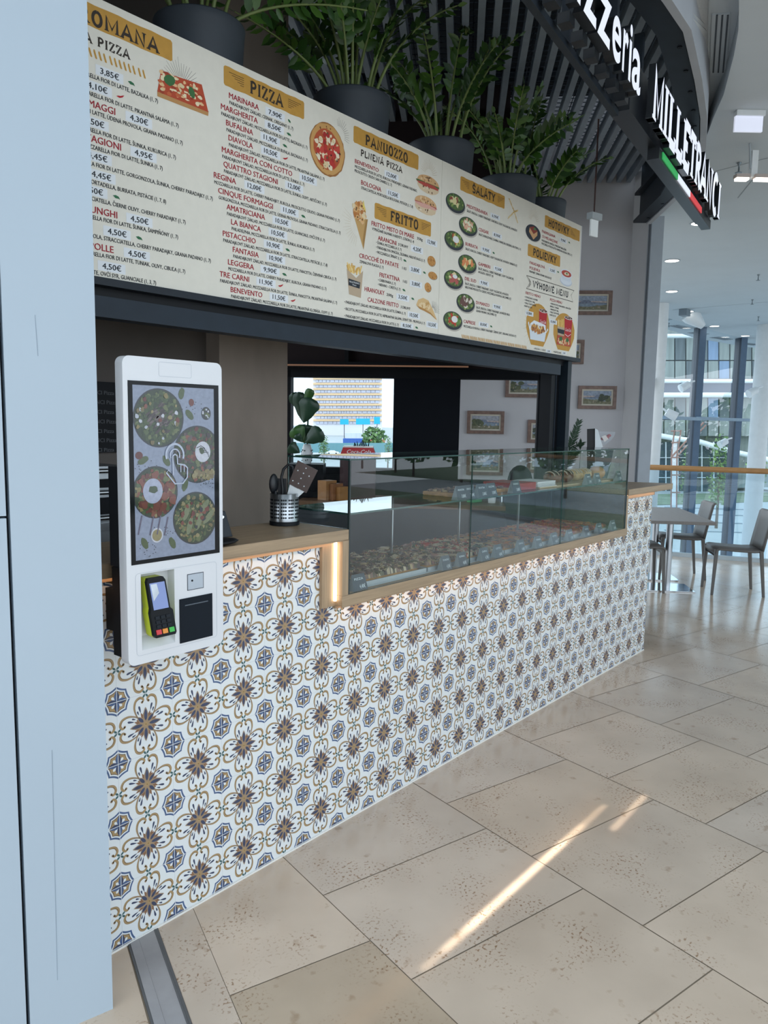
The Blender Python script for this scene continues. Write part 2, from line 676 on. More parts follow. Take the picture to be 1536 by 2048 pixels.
wl.hexa([(r.x, r.y, 0) for r in ring], [(r.x, r.y, 4.2) for r in ring], seam)
scr = mat('panel_scratch', '8796a4', .6, var=.1)
for (x0, y0), (x1, y1) in (((70, 630), (76, 712)), ((104, 1500), (115, 1960))):
    A, B = onV(x0, y0, P0, 166), onV(x1, y1, P0, 166)
    wl.bar(A - LN * .0003, B - LN * .0003, .0012, .0006, scr, up=LN)
struct(wl.build('wall_left'))

# ------------------------------------------------------------------ white back wall with the paintings, and its corner
Wp = at(1200, 800, 7.0)
def onW(px, py, off=0.0):
    return onV(px, py, Wp - ND * off, -56)
wa, wb = onW(790, 800), onW(1247, 800)
ww = MB()
TOPZ = 4.45
def vslab(a, b, z0, z1, t, m, mb, n=ND):
    ring = [Vector(a), Vector(b), Vector(b) + n * t, Vector(a) + n * t]
    mb.hexa([(r.x, r.y, z0) for r in ring], [(r.x, r.y, z1) for r in ring], m)
vslab(wa, wb, 0, TOPZ, .12, WALLW, ww)
struct(ww.build('wall_back'))
wc = MB()
cpos = at(1281, 800, 6.72)
cpos.z = 0
wb0 = Vector((wb.x, wb.y, 0))
dcn = (cpos - wb0).normalized()
nn = Vector((-dcn.y, dcn.x, 0))
vslab(wb0, cpos, 0, TOPZ, .10, mat('plaster_light', 'd2d2d4', .8, var=.03, scale=4), wc, nn)  # turned face in lighter plaster, the light on it put into the colour
struct(wc.build('wall_right'))
pc = MB()
q0, q1 = at(1284, 800, 6.66), at(1308, 800, 6.66)
q0.z = q1.z = 0
mid = (q0 + q1) / 2
PROF = mat('profile_grey', '9aa3ac', .5, var=.04)
ring = [q0, q1, q1 + HF * .14, q0 + HF * .14]
pc.hexa([(r.x, r.y, 0) for r in ring], [(r.x, r.y, 3.36) for r in ring], PROF)
ring = [at(1279, 800, 6.69), at(1285, 800, 6.69), at(1285, 800, 6.80), at(1279, 800, 6.80)]
pc.hexa([(r.x, r.y, 0) for r in ring], [(r.x, r.y, 3.36) for r in ring], mat('profile_shadow_gap', '6d747c', .6, var=.05))
struct(pc.build('trim_2'))

# ------------------------------------------------------------------ canopy: slats, void above them, ring beam
ring_px = [(1326, 0), (1366, 59), (1389, 157), (1401, 233), (1400, 290), (1396, 316), (1352.7, 389), (1293, 446)]
RINGZ = 3.3
rp = [onZ(x, y, RINGZ) for x, y in ring_px]
rp = [Vector((-2.2, .75, RINGZ)), Vector((-.8, .05, RINGZ)), Vector((.5, -.43, RINGZ)), Vector((1.8, -.68, RINGZ)), Vector((2.6, -.72, RINGZ))] + rp
def off_path(P, d):
    out = []
    for i, p in enumerate(P):
        t = (P[min(i + 1, len(P) - 1)] - P[max(i - 1, 0)])
        n = Vector((t.y, -t.x, 0)).normalized()
        out.append(p + n * d)
    return out
def sweep(mb, P, d0, d1, z0, z1, m):
    A, B = off_path(P, d0), off_path(P, d1)
    for i in range(len(P) - 1):
        r = [A[i], B[i], B[i + 1], A[i + 1]]
        mb.hexa([(q.x, q.y, z0) for q in r], [(q.x, q.y, z1) for q in r], m)
rb = MB()
sweep(rb, rp, -.11, -.005, RINGZ, RINGZ + .02, STEEL_D)
sweep(rb, rp, -.062, -.05, RINGZ + .02, 4.05, STEEL_D)
sweep(rb, rp, -.11, -.005, 3.52, 3.54, STEEL_D)
for i in range(6, len(rp) - 1):
    for t in (.3, .8):
        p = rp[i] * (1 - t) + rp[i + 1] * t
        rb.lathe(off_path([p, rp[i + 1]], -.03)[0] + Vector((0, 0, -.004)), [(.012, 0), (.012, .006)], BLACK, n=8)
struct(rb.build('trim_3'))
rw = MB()
sweep(rw, rp, .0, .035, RINGZ - .01, 3.62, mat('ring_trim', 'aeb3bb', .6, var=.03))
struct(rw.build('trim_4'))
# perforated band between the ring and the soffit
pb = MB()
PERF = mat('perforated_sheet', 'b5b8ba', .7, var=.10, scale=160)
A, B = off_path(rp, .035), off_path(rp, .06)
band_px = [(1416, -10), (1416, 60), (1413, 165), (1405, 240), (1401, 292), (1397, 318)]
for i, (x, y) in enumerate(band_px):
    B[5 + i] = onZ(x, y, 3.53)
for i in range(len(rp) - 1):
    pb.face([(A[i].x, A[i].y, 3.34), (A[i + 1].x, A[i + 1].y, 3.34), (B[i + 1].x, B[i + 1].y, 3.52), (B[i].x, B[i].y, 3.52)], PERF)
    pb.face([(A[i].x, A[i].y, 3.36), (B[i].x, B[i].y, 3.54), (B[i + 1].x, B[i + 1].y, 3.54), (A[i + 1].x, A[i + 1].y, 3.36)], PERF)
struct(pb.build('trim_5'))

SLAT = mat('slat_paint', '8794a1', .55, var=.08)
sl = MB()
def ring_hit(o):
    # first crossing of the line o + t*ND with the ring, from the far side
    best = None
    P = off_path(rp, -.06)
    for i in range(len(P) - 1):
        a, b = P[i], P[i + 1]
        e = b - a
        den = ND.x * e.y - ND.y * e.x
        if abs(den) < 1e-6:
            continue
        t = ((a.x - o.x) * e.y - (a.y - o.y) * e.x) / den
        s_ = ((a.x - o.x) * ND.y - (a.y - o.y) * ND.x) / den
        if 0 <= s_ <= 1 and (best is None or t > best):
            best = t
    return best
S0, S1 = 3.72, 3.80
end0 = onW(1276, 365, .0)
for i in range(-3, 62):
    o = Vector((end0.x, end0.y, 0)) - WD * (.0843 * i) - ND * .01
    t = ring_hit(o)
    if t is None or t > -.05:
        continue
    p, q = o + ND * t, o
    w = WD * .019
    r = [p - w, p + w, q + w, q - w]
    sl.hexa([(v.x, v.y, S0) for v in r], [(v.x, v.y, S1) for v in r], SLAT)
struct(sl.build('ceiling_slats'))
vd = MB()
VOID = mat('void_black', '0c1016', .9, var=.2)
o = Vector((end0.x, end0.y, 0))
c = [o + WD * .4 + ND * .3, o + WD * .4 - ND * 4.2, o - WD * 6.5 - ND * 7, o - WD * 6.5 + ND * .3]
vd.hexa([(v.x, v.y, 4.45) for v in c][::-1], [(v.x, v.y, 4.55) for v in c][::-1], VOID)
struct(vd.build('ceiling_void'))
wm = MB()
WIRE = mat('cable_mesh_wire', '3a434d', .6, var=.1)
for i in range(0, 30):
    a = o - WD * (.075 * i) + WD * .1
    wm.bar((a.x - ND.x * 2.6, a.y - ND.y * 2.6, 4.0), (a.x - ND.x * .1, a.y - ND.y * .1, 4.0), .005, .005, WIRE)
for i in range(0, 34):
    a = o - ND * (.1 + .075 * i)
    wm.bar((a.x + WD.x * .1, a.y + WD.y * .1, 4.006), (a.x - WD.x * 2.1, a.y - WD.y * 2.1, 4.006), .005, .005, WIRE)
tag(wm.build('cable_tray'), 'dark wire mesh cable tray above the ceiling slats', 'cable tray')
dk = MB()
for k, (t0, zz) in enumerate(((1.0, 4.2), (2.2, 4.25), (3.1, 4.15))):
    a = o - ND * t0
    dk.tube([(a.x + WD.x * .2, a.y + WD.y * .2, zz), (a.x - WD.x * 5, a.y - WD.y * 5, zz)], .05 + .02 * k, STEEL_D, n=10)
tag(dk.build('duct'), 'dark round pipes crossing above the ceiling slats', 'pipes')

# ------------------------------------------------------------------ unseen hall roof patch above and behind the viewer, added to cut sky light
hr = MB()
hr.box(-9, 3.0, -10, -2.6, 8.0, 8.2, CEIL)
struct(hr.build('ceiling_hall'))  # added unseen roof patch, only there to cut sky light

# ------------------------------------------------------------------ mall ceiling
CZ = 3.4
cb = [(1478, 0), (1477, 60), (1468, 110), (1447, 190), (1427, 235), (1407, 290), (1396, 320)]
cbw = [onZ(x, y, CZ) for x, y in cb]
ext = [onZ(1352, 389, CZ), onZ(1300, 440, CZ)]
cc = MB()
far = [onZ(1240, 622, CZ), onZ(1298, 645, CZ), onZ(1328.6, 656.6, CZ), onZ(1390, 676, CZ), onZ(1475, 691, CZ), onZ(1519, 697, CZ)]
fd = (far[-1] - far[-2]).normalized()
far += [far[-1] + fd * 4 + Vector((0, -1.2, 0)), far[-1] + fd * 9 + Vector((0, -4.5, 0))]
front = [Vector((3.3, -1.1, CZ)), Vector((3.0, -1.6, CZ)), Vector((2.9, -4.5, CZ))]
loop = front[::-1] + cbw + ext + [onW(1250, 400) * 1.0] + far
loop = [Vector((v.x, v.y, CZ)) for v in loop] + [Vector((22, -6, CZ)), Vector((12, -7, CZ))]
cc.face([(v.x, v.y, CZ) for v in loop], CEIL)
cc.face([(v.x, v.y, CZ + .3) for v in loop][::-1], CEIL)
edge = front[::-1] + cbw + ext
for i in range(len(edge) - 1):
    a, b = edge[i], edge[i + 1]
    cc.face([(b.x, b.y, CZ), (a.x, a.y, CZ), (a.x, a.y, CZ + .22), (b.x, b.y, CZ + .22)], CEIL)
for (a, b) in (((1416, 346.5), (1536, 316)), ((1476, 396), (1507, 357)), ((1345, 620), (1536, 604))):
    p, q = onZ(*a, CZ - .001), onZ(*b, CZ - .001)
    cc.bar(p, q, .007, .002, mat('ceiling_joint', '98a2a9', .8, var=.05))
struct(cc.build('ceiling'))
sf = MB()
o1 = [v.copy() for v in B][3:11]
o2 = [v + Vector((.25, -.75, 0)) for v in o1]
for i in range(len(o1) - 1):
    sf.face([(o1[i].x, o1[i].y, 3.53), (o1[i + 1].x, o1[i + 1].y, 3.53), (o2[i + 1].x, o2[i + 1].y, 3.53), (o2[i].x, o2[i].y, 3.53)], CEIL)
    sf.face([(o1[i].x, o1[i].y, 3.60), (o2[i].x, o2[i].y, 3.60), (o2[i + 1].x, o2[i + 1].y, 3.60), (o1[i + 1].x, o1[i + 1].y, 3.60)], CEIL)
struct(sf.build('ceiling_soffit'))
# slot grille in the soffit
gb = MB()
SLOT = mat('slot_shadow', '4f565e', .8, var=.1)
zz = 3.528
quad = [onZ(x, y, zz) for x, y in ((1424, 28), (1461, 25), (1452, 146), (1419, 148))]
gb.hexa([(v.x, v.y, zz - .006) for v in quad], [(v.x, v.y, zz + .003) for v in quad], CEIL)
gr = empty('air_grille', (quad[0] + quad[2]) / 2, 'white slotted air grille beside the curved canopy edge', 'air grille')
gb.build('frame', gr)
for (x0, x1) in ((1434, 1426.5), (1445, 1436.5), (1456, 1446)):
    s_ = MB()
    p, q = onZ(x0, 30, zz - .007), onZ(x1, 145, zz - .007)
    s_.bar(p, q, .008, .004, SLOT)
    s_.build('slot', gr)

# ------------------------------------------------------------------ windows: curved glass wall
fac = [(1262, 640, 11.6), (1298, 645, 12.4), (1330, 656.6, 12.9), (1392, 676, 13.9), (1482, 691, 15.6), (1536, 698, 16.4), (1600, 703, 17.0), (1720, 712, 17.4)]
fp = []
for x, y, d in fac:
    v = at(x, y, d)
    fp.append(Vector((v.x, v.y, 0)))
GB, GT = -6.0, 3.72
wg = MB()
for i in range(len(fp) - 1):
    a, b = fp[i], fp[i + 1]
    wg.face([(a.x, a.y, GB), (b.x, b.y, GB), (b.x, b.y, GT), (a.x, a.y, GT)], WINGLASS)
struct(wg.build('window_1'))
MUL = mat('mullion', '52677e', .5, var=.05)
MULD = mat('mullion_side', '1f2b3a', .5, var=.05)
mu = MB()
for (xt, d, w) in ((1398, 14.0, 13), (1481, 15.5, 12), (1533, 16.3, 3), (1640, 17.1, 13)):
    p, q = at(xt - w / 2, 800, d), at(xt + w / 2, 800, d)
    lean = Vector((0, 0, 0))
    r = [p, q, q + HF * .28, p + HF * .28]
    mu.hexa([(v.x, v.y, GB) for v in r], [(v.x, v.y, GT) for v in r], MUL)
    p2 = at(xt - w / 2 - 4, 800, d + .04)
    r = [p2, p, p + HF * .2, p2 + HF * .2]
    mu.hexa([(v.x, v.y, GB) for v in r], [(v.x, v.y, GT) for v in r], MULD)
struct(mu.build('window_2'))
trn = MB()
for (x0, d0, x1, d1, y0, y1) in ((1326, 12.5, 1398, 13.7, 835, 836.5), (1398, 13.7, 1481, 15.2, 836.5, 838), (1463, 14.9, 1536, 16.0, 839, 839)):
    a, b = at(x0, y0, d0), at(x1, y1, d1)
    b.z = a.z
    trn.bar(a, b, .10, .055, mat('transom', '7d93a6', .5, var=.05))
struct(trn.build('window_3'))
for n, (px, d, dia) in enumerate(((1311.5, 11.5, 29), (1522, 13.6, 34))):
    cpx = at(px, 800, d)
    m = MB()
    m.lathe((cpx.x, cpx.y, GB), [(dia / 2 * d / FPX, 0), (dia / 2 * d / FPX, GT - GB)], WHITE, n=36)
    tag(m.build('round_column'), ('white round column beside the grey wall end, in front of the glass wall' if n == 0 else 'white round column at the right edge, rising past the handrail'), 'column', 'round columns along the glass wall')
# spotlights mounted on columns and mullions
SPOT = mat('spot_housing', 'e4e8ea', .4, var=.03)
spots = [(1296, 759, 11.4, 'white spotlight half hidden at the left side of the left column', 1), (1343, 829, 11.8, 'white box spotlight hanging right of the left round column', 1), (1369, 773, 13.6, 'pale spotlight on the left side of the left window post', -1), (1446, 886, 15.2, 'pale spotlight low on the left side of the right window post', -1), (1505, 784, 13.3, 'white spotlight on the left side of the right round column', -1)]
for (px, py, d, lab, sg_) in spots:
    p = at(px, py, d)
    t = empty('spotlight', p, lab, 'spotlight', 'spotlights on columns and window posts')
    m = MB()
    ax = (_r * -.85 * (1 if sg_ < 0 else -1) + Vector((0, 0, -.45)) + HF * -.2).normalized()
    m.tube([p - ax * .085, p + ax * .085], [.062, .075], SPOT, n=14)
    m.build('lamp_head', t)
    m = MB()
    m.tube([p - ax * .05, p - ax * .14 + Vector((0, 0, .02)), p - ax * .22], .016, SPOT, n=8)
    m.build('bracket', t)

# ------------------------------------------------------------------ glass balustrade
ED = Vector((-EDGE_N[1], EDGE_N[0], 0))
pr0 = Vector((9.62, 1.245, 0))
ba, bb = pr0 + ED * 2.2, pr0 - ED * 7.5
bal = empty('balustrade', (pr0.x, pr0.y, 0), 'glass balustrade with a round wooden handrail along the floor edge', 'balustrade')
m = MB()
m.tube([ba + ZUP * 1.10, bb + ZUP * 1.10], .034, mat('handrail_oak', 'a67c4d', .45, var=.12, scale=4, stretch=(3, 3, 20)), n=14)
m.build('handrail', bal)
seg = 6
for i in range(seg):
    p = ba + (bb - ba) * (i / seg) - ED * .01
    q = ba + (bb - ba) * ((i + 1) / seg) + ED * .01
    m = MB()
    r = [p, q, q + Vector((EDGE_N[0], EDGE_N[1], 0)) * .014, p + Vector((EDGE_N[0], EDGE_N[1], 0)) * .014]
    m.hexa([(v.x, v.y, .02) for v in r], [(v.x, v.y, 1.08) for v in r], WINGLASS)
    m.build('glass_panel', bal)
m = MB()
m.bar(ba + ZUP * .02, bb + ZUP * .02, .05, .06, mat('balustrade_shoe', 'a9b4ba', .4, var=.05))
m.build('base_channel', bal)

# ------------------------------------------------------------------ outdoors
GZ = -6.0
og = MB()
PAVE = mat('outdoor_paving', 'a3a9ab', .9, var=.08, scale=.2)
og.face([(-300, -60, GZ), (900, -60, GZ), (900, 900, GZ), (-300, 900, GZ)], PAVE)
struct(og.build('ground'))
LAWN = mat('lawn_grass', '6a7a60', .9, var=.25, scale=.6)
lw = MB()
c = [onZ(1270, 1012, GZ), onZ(1560, 1003, GZ), onZ(1560, 985, GZ), onZ(1270, 990, GZ)]
lw.hexa([(v.x, v.y, GZ + .02) for v in c], [(v.x, v.y, GZ + .06) for v in c], LAWN)
tag(lw.build('lawn'), 'strip of green lawn outside below the glass wall', 'lawn', kind='stuff')
lw = MB()
for y in (1018, 1030, 1046, 1064):
    a, b = onZ(1330, y - 3, GZ), onZ(1560, y + 4, GZ)
    lw.bar(a + ZUP * .03, b + ZUP * .03, .35, .06, mat('kerb_dark', '7f8b93', .8, var=.1))
struct(lw.build('kerb_strip'))

# panelled building opposite the glass wall
BD = 92.0
bo = at(1400, 800, BD)
b_ = empty('panel_building', (bo.x, bo.y, GZ), 'weathered grey panelled building with white tubes seen through the glass wall', 'building')
FA = [mat('facade_panel', '8b9491', .8, var=.22, scale=1.6, stretch=(1.6, 1.6, .12)), mat('facade_panel_dark', '626c70', .8, var=.25, scale=1.6, stretch=(1.6, 1.6, .12)), mat('facade_panel_blue', '7c93b0', .7, var=.12, scale=1.6, stretch=(1.6, 1.6, .12))]
FJ = mat('facade_joint', 'dfe9ee', .7, var=.04)
def fpt(px, py, off=0.0):
    return at(px, py, BD - off)
m = MB()
def fquad(mb, x0, y0, x1, y1, mt, off=0.0, th=1.0):
    p = [fpt(x0, y1, off), fpt(x1, y1, off), fpt(x1, y0, off), fpt(x0, y0, off)]
    q = [v + HF * th for v in p]
    mb.add(p + q, [(0, 1, 2, 3), (7, 6, 5, 4), (0, 4, 5, 1), (1, 5, 6, 2), (2, 6, 7, 3), (3, 7, 4, 0)], mt)
fquad(m, 1240, 640, 1560, 975, FA[0], -1.5, 6)
m.build('wall', b_)
k = 0
for (y0, y1) in ((676, 720), (722, 757), (796, 838), (840, 872)):
    mm = MB()
    x = 1240
    while x < 1530:
        fquad(mm, x + 1, y0, x + 20.4, y1, random.choice(FA[:2] + ([FA[2]] if 1410 < x < 1450 else FA[:1])), .0, .8)
        x += 22
    mm.build('facade_panels', b_)
for i, (y0, y1) in enumerate(((668, 676), (758, 766), (785, 795))):
    mm = MB()
    mm.tube([fpt(1235, (y0 + y1) / 2, 1.0), fpt(1560, (y0 + y1) / 2, 1.0)], (y1 - y0) / 2 * BD / FPX, FJ, n=12)
    mm.build('tube', b_)
mm = MB()
mm.tube([fpt(1300, 868, 1.2), fpt(1345, 876, 1.2), fpt(1400, 884, 1.2), fpt(1460, 902, 1.2), fpt(1560, 925, 1.2)], .32, FJ, n=12)
mm.build('tube', b_)
mm = MB()
fquad(mm, 1240, 766, 1560, 786, mat('dark_band', '47566c', .5, var=.2, scale=.4), .3, .5)
fquad(mm, 1240, 884, 1475, 985, mat('dark_glazing', '2d3f4a', .4, var=.3, scale=.4), .1, .5)
mm.build('glazing', b_)
mm = MB()
for x in (1332, 1356, 1404, 1428):
    fquad(mm, x, 884, x + .9, 985, FJ, .4, .3)
for y in (915, 955):
    fquad(mm, 1300, y, 1475, y + .9, FJ, .4, .3)
mm.build('glazing_bars', b_)

LEAFO = [mat('tree_leaf_a', '5d7d4c', .8, var=.25, scale=2), mat('tree_leaf_b', '47663f', .8, var=.25, scale=2), mat('tree_leaf_c', '7b9a60', .8, var=.25, scale=2)]
BARK = mat('bark', '5a4c40', .9, var=.2)
def tree(px, ybase, dep, wpx, hpx, lab, grp=None, n=420):
    base = at(px, ybase, dep)
    base.z = GZ
    topz = at(px, ybase - hpx, dep).z
    H_ = topz - GZ
    rr = wpx / 2 * dep / FPX
    t = empty('tree', base, lab, 'tree', grp)
    m = MB()
    m.tube([base, base + ZUP * H_ * .7], [.12, .05], BARK, n=7)
    m.build('trunk', t)
    m = MB()
    for i in range(n):
        th_, ph = random.uniform(0, 6.283), math.acos(random.uniform(-1, 1))
        q = random.random() ** .35
        c = base + Vector((rr * q * math.sin(ph) * math.cos(th_), rr * q * math.sin(ph) * math.sin(th_), H_ * .60 + H_ * .40 * q * math.cos(ph)))
        d = Vector((random.gauss(0, 1), random.gauss(0, 1), random.gauss(0, 1))).normalized()
        e = d.orthogonal().normalized()
        f_ = d.cross(e)
        s_ = rr * random.uniform(.10, .2)
        m.face([c + e * s_, c + f_ * s_ * .7, c - e * s_, c - f_ * s_ * .7], random.choice(LEAFO))
    m.build('crown', t)
tree(1373, 985, 62, 30, 100, 'slim green tree outside left of the left window post')
tree(1437, 985, 58, 48, 120, 'bushy green tree outside between the two window posts')
tree(1510, 975, 70, 40, 90, 'small tree outside beside the right round column')

lw = MB()
for (p_, q_) in ((30, 36), (46, 62), (80, 120)):
    lw.prism([(p_, -2), (p_ + 6, -75), (q_ + 6, -75), (q_, -2)], GZ + .01, GZ + .04, LAWN)
tag(lw.build('meadow'), 'wide lawn outside to the right of the glass wall', 'lawn', kind='stuff')
rw_ = random.Random(3)
for k in range(9):
    v = Vector((64 + 4.5 * k + rw_.uniform(-2, 2), -16 - 9.5 * k + rw_.uniform(-2, 2), GZ))
    t = empty('tree', v, 'broad tree in the row beyond the right end of the glass wall', 'tree', 'tree row right of the glass wall')
    m = MB()
    m.tube([v, v + ZUP * 4], [.2, .1], BARK, n=7)
    m.build('trunk', t)
    m = MB()
    for i in range(900):
        th_, ph = rw_.uniform(0, 6.283), math.acos(rw_.uniform(-1, 1))
        q = rw_.random() ** .35
        c = v + Vector((3.6 * q * math.sin(ph) * math.cos(th_), 3.6 * q * math.sin(ph) * math.sin(th_), 6.2 + 4.2 * q * math.cos(ph)))
        d = Vector((rw_.gauss(0, 1), rw_.gauss(0, 1), rw_.gauss(0, 1))).normalized()
        e = d.orthogonal().normalized()
        f_ = d.cross(e)
        m.face([c + e * .42, c + f_ * .3, c - e * .42, c - f_ * .3], LEAFO[i % 3])
    m.build('crown', t)

# copper coloured scaffold stair outside
COP = mat('red_oxide_steel', '93726a', .6, var=.15)
sd = 50.0
so = at(1350, 980, sd)
so.z = GZ
st = empty('scaffold_stair', so, 'reddish steel stair tower outside, behind the white round column', 'stair tower')
m = MB()
for x0, x1 in ((1342, 1347), (1353, 1360)):
    m.tube([at(x0, 1020, sd), at(x0 + 1, 910, sd), at(x1 + 2, 860, sd)], .05, COP, n=6)
m.build('post_frame', st)
m = MB()
m.tube([at(1342, 915, sd), at(1407, 845, sd)], .06, COP, n=6)
m.tube([at(1352, 915, sd), at(1412, 850, sd)], .05, COP, n=6)
m.build('stair_rails', st)
for y in (862, 885, 915, 950, 985):
    m = MB()
    m.tube([at(1342 + (860 - y) * -.02, y, sd), at(1360, y, sd)], .05, COP, n=6)
    m.build('rung', st)
m = MB()
m.tube([at(1347, 1010, sd + 1), at(1349, 880, sd + 1)], .16, WHITE, n=10)
tag(m.build('flag_mast'), 'thick white mast outside beside the reddish stair tower', 'mast')

# view through the kitchen window: tower, cranes of containers, trees
TD = 420.0
def tq(mb, x0, y0, x1, y1, mt, d=TD, th=8.0):
    p = [at(x0, y1, d), at(x1, y1, d), at(x1, y0, d), at(x0, y0, d)]
    q = [v + HF * th for v in p]
    mb.add(p + q, [(0, 1, 2, 3), (7, 6, 5, 4), (0, 4, 5, 1), (1, 5, 6, 2), (2, 6, 7, 3), (3, 7, 4, 0)], mt)
to = at(690, 900, TD)
to.z = GZ
tw = empty('office_tower', to, 'tall office block with orange floor bands seen through the kitchen window', 'building')
TW = mat('tower_render', 'e6e2e6', .8, var=.05, scale=.05)
TO = mat('tower_orange', 'ecc79a', .8, var=.05, scale=.05)
TG = mat('tower_glazing', 'c2c2cf', .6, var=.18, scale=.12)
m = MB()
tq(m, 626, 742, 764, 905, TW, TD + 1)
m.build('wall', tw)
y = 745.0
while y < 840:
    mm = MB()
    tq(mm, 626, y, 764, y + 3.6, TO, TD, 1.5)
    mm.build('floor_band', tw)
    x = 632
    mm = MB()
    while x < 758:
        w_ = random.uniform(3, 9)
        tq(mm, x, y + 4.4, min(x + w_, 760), y + 9.4, TG, TD + .4, 1.0)
        x += w_ + random.uniform(.8, 2.0)
    mm.build('windows', tw)
    y += 10.4
m = MB()
for x0, x1, y0, y1 in ((680, 697, 838, 849), (712, 740, 837, 849), (748, 760, 834, 848)):
    tq(m, x0, y0, x1, y1, mat('cyan_board', '2fb4cf', .7, var=.05, scale=.1), 330, 1)
    tq(m, (x0 + x1) / 2 - .6, y1, (x0 + x1) / 2 + .6, 894, STEEL_D, 331, .5)
o_ = m.build('hoarding')
tag(o_, 'row of cyan boards in front of the office tower', 'hoarding')
for (x0, x1, y0, y1, col, lab) in ((686, 730, 877, 891, '3b62ae', 'blue site container seen through the kitchen window'), (735, 770, 879, 891, 'd7785a', 'orange site container right of the blue one'), (690, 745, 866, 876, 'cfd4d8', 'long white site container behind the blue one')):
    m = MB()
    cd_ = 205 if col == 'cfd4d8' else 190
    tq(m, x0, y0, x1, y1, mat('container_' + col, col, .6, var=.08, scale=.3, stretch=(6, 6, .2)), cd_, 2.4)
    o_ = empty('container', at((x0 + x1) / 2, y1, 190), lab, 'container')
    m.build('body', o_)
    m = MB()
    for xx in (x0, x1 - 1):
        tq(m, xx, y1, xx + 1, 903 if cd_ == 190 else 899, STEEL_D, cd_ + .5, 1)
    m.build('feet', o_)
tree(748, 905, 175, 50, 52, 'green tree beyond the containers, at the right of the kitchen window')
tree(648, 905, 120, 22, 36, 'young tree right of the large leaf plant, outside the kitchen window')
tree(776, 908, 120, 16, 36, 'narrow conifer at the right edge of the kitchen window')
m = MB()
tq(m, 560, 886, 800, 905, mat('site_fence', '6f9aa0', .8, var=.1, scale=.2), 150, .3)
tag(m.build('site_fence'), 'low grey green site fence across the kitchen window view', 'fence')
def car(px, py, dep, wpx, lab):
    p = at(px, py, dep)
    t = empty('car', p, lab, 'car')
    L = wpx * dep / FPX
    m = MB()
    prof = [(-.5, .1), (.5, .1), (.5, .28), (.42, .34), (.26, .36), (.12, .52), (-.22, .52), (-.36, .36), (-.5, .32)]
    f = [p + _r * (a * L) + ZUP * (b * L * .55) for a, b in prof]
    bk = [v + HF * L * .4 for v in f]
    n_ = len(prof)
    m.add(f + bk, [list(range(n_)), [n_ + i for i in range(n_)][::-1]] + [(i, i + n_, (i + 1) % n_ + n_, (i + 1) % n_) for i in range(n_)], mat('car_paint', 'e8ebee', .3))
    m.build('body', t)
    for a in (-.3, .3):
        m = MB()
        c_ = p + _r * (a * L) + ZUP * (.055 * L)
        m.tube([c_ - HF * .02, c_ + HF * .2], .06 * L, BLACK, n=12)
        m.build('wheel', t)
car(665, 908, 95, 24, 'white car passing outside the kitchen window')

# ------------------------------------------------------------------ tiled counter
TW_, TH_ = .19, .1915
TX0, TZ0 = 1.167, .009
C_WH = mat('tile_glaze', 'dfe4e6', .22, var=.015, scale=6)
C_OC = mat('tile_ochre', 'a68c64', .25, var=.10, scale=60)
C_TAN = mat('tile_tan', '9c866c', .25, var=.10, scale=60)
C_BR = mat('tile_brown', '86624a', .25, var=.12, scale=60)
C_DK = mat('tile_umber', '5b432f', .25, var=.10, scale=60)
C_NV = mat('tile_navy', '3c4560', .25, var=.18, scale=50)
C_BL = mat('tile_blue', '4a6087', .25, var=.15, scale=50)
C_GR = mat('tile_green', '3c6062', .25, var=.15, scale=60)
C_SEAM = mat('tile_grout', 'c6ccd0', .6, var=.05)


def ribbon(pts, ws):
    """tapered stroke -> quads"""
    n = len(pts)
    L, R = [], []
    for i, p in enumerate(pts):
        a, b = pts[max(i - 1, 0)], pts[min(i + 1, n - 1)]
        dx, dy = b[0] - a[0], b[1] - a[1]
        l = math.hypot(dx, dy) or 1
        t = i / (n - 1) * (len(ws) - 1)
        k = min(int(t), len(ws) - 2)
        w = (ws[k] + (ws[k + 1] - ws[k]) * (t - k)) / 2
        L.append((p[0] - dy / l * w, p[1] + dx / l * w))
        R.append((p[0] + dy / l * w, p[1] - dx / l * w))
    return [[R[i], R[i + 1], L[i + 1], L[i]] for i in range(n - 1)]


def smooth_pts(pts, k=4):
    out = []
    n = len(pts)
    for i in range(n - 1):
        p0, p1, p2, p3 = pts[max(i - 1, 0)], pts[i], pts[i + 1], pts[min(i + 2, n - 1)]
        for j in range(k):
            t = j / k
            out.append(tuple(.5 * (2 * p1[c] + (p2[c] - p0[c]) * t + (2 * p0[c] - 5 * p1[c] + 4 * p2[c] - p3[c]) * t * t + (3 * p1[c] - p0[c] - 3 * p2[c] + p3[c]) * t ** 3) for c in (0, 1)))
    out.append(pts[-1])
    return out


def drop(cx, cy, dx, dy, w, n=10):
    """teardrop from tip (cx,cy) growing along (dx,dy)"""
    l = math.hypot(dx, dy)
    ux, uy = dx / l, dy / l
    P = []
    for i in range(n + 1):
        t = i / n
        P.append((t, w * (t ** .8) * math.sqrt(max(0, 1 - t ** 4)) * 1.0))
    pts = [(cx + ux * t * l - uy * h, cy + uy * t * l + ux * h) for t, h in P] + [(cx + ux * t * l + uy * h, cy + uy * t * l - ux * h) for t, h in P[::-1][1:-1]]
    return [pts[::-1]]


def petal(r0, r1, w, ang, n=10):
    P = []
    for i in range(n + 1):
        t = i / n
        P.append((r0 + (r1 - r0) * t, w * math.sin(math.pi * t ** .85) ** .8 if 0 < t < 1 else 0))
    a = math.radians(ang)
    c, s = math.cos(a), math.sin(a)
    pts = [(x * c - h * s, x * s + h * c) for x, h in P] + [(x * c + h * s, x * s - h * c) for x, h in P[::-1][1:-1]]
    return [pts[::-1]]


def disc(r, n=16, cx=0, cy=0, a0=0):
    return [[(cx + r * math.cos(2 * math.pi * i / n + a0), cy + r * math.sin(2 * math.pi * i / n + a0)) for i in range(n)]]


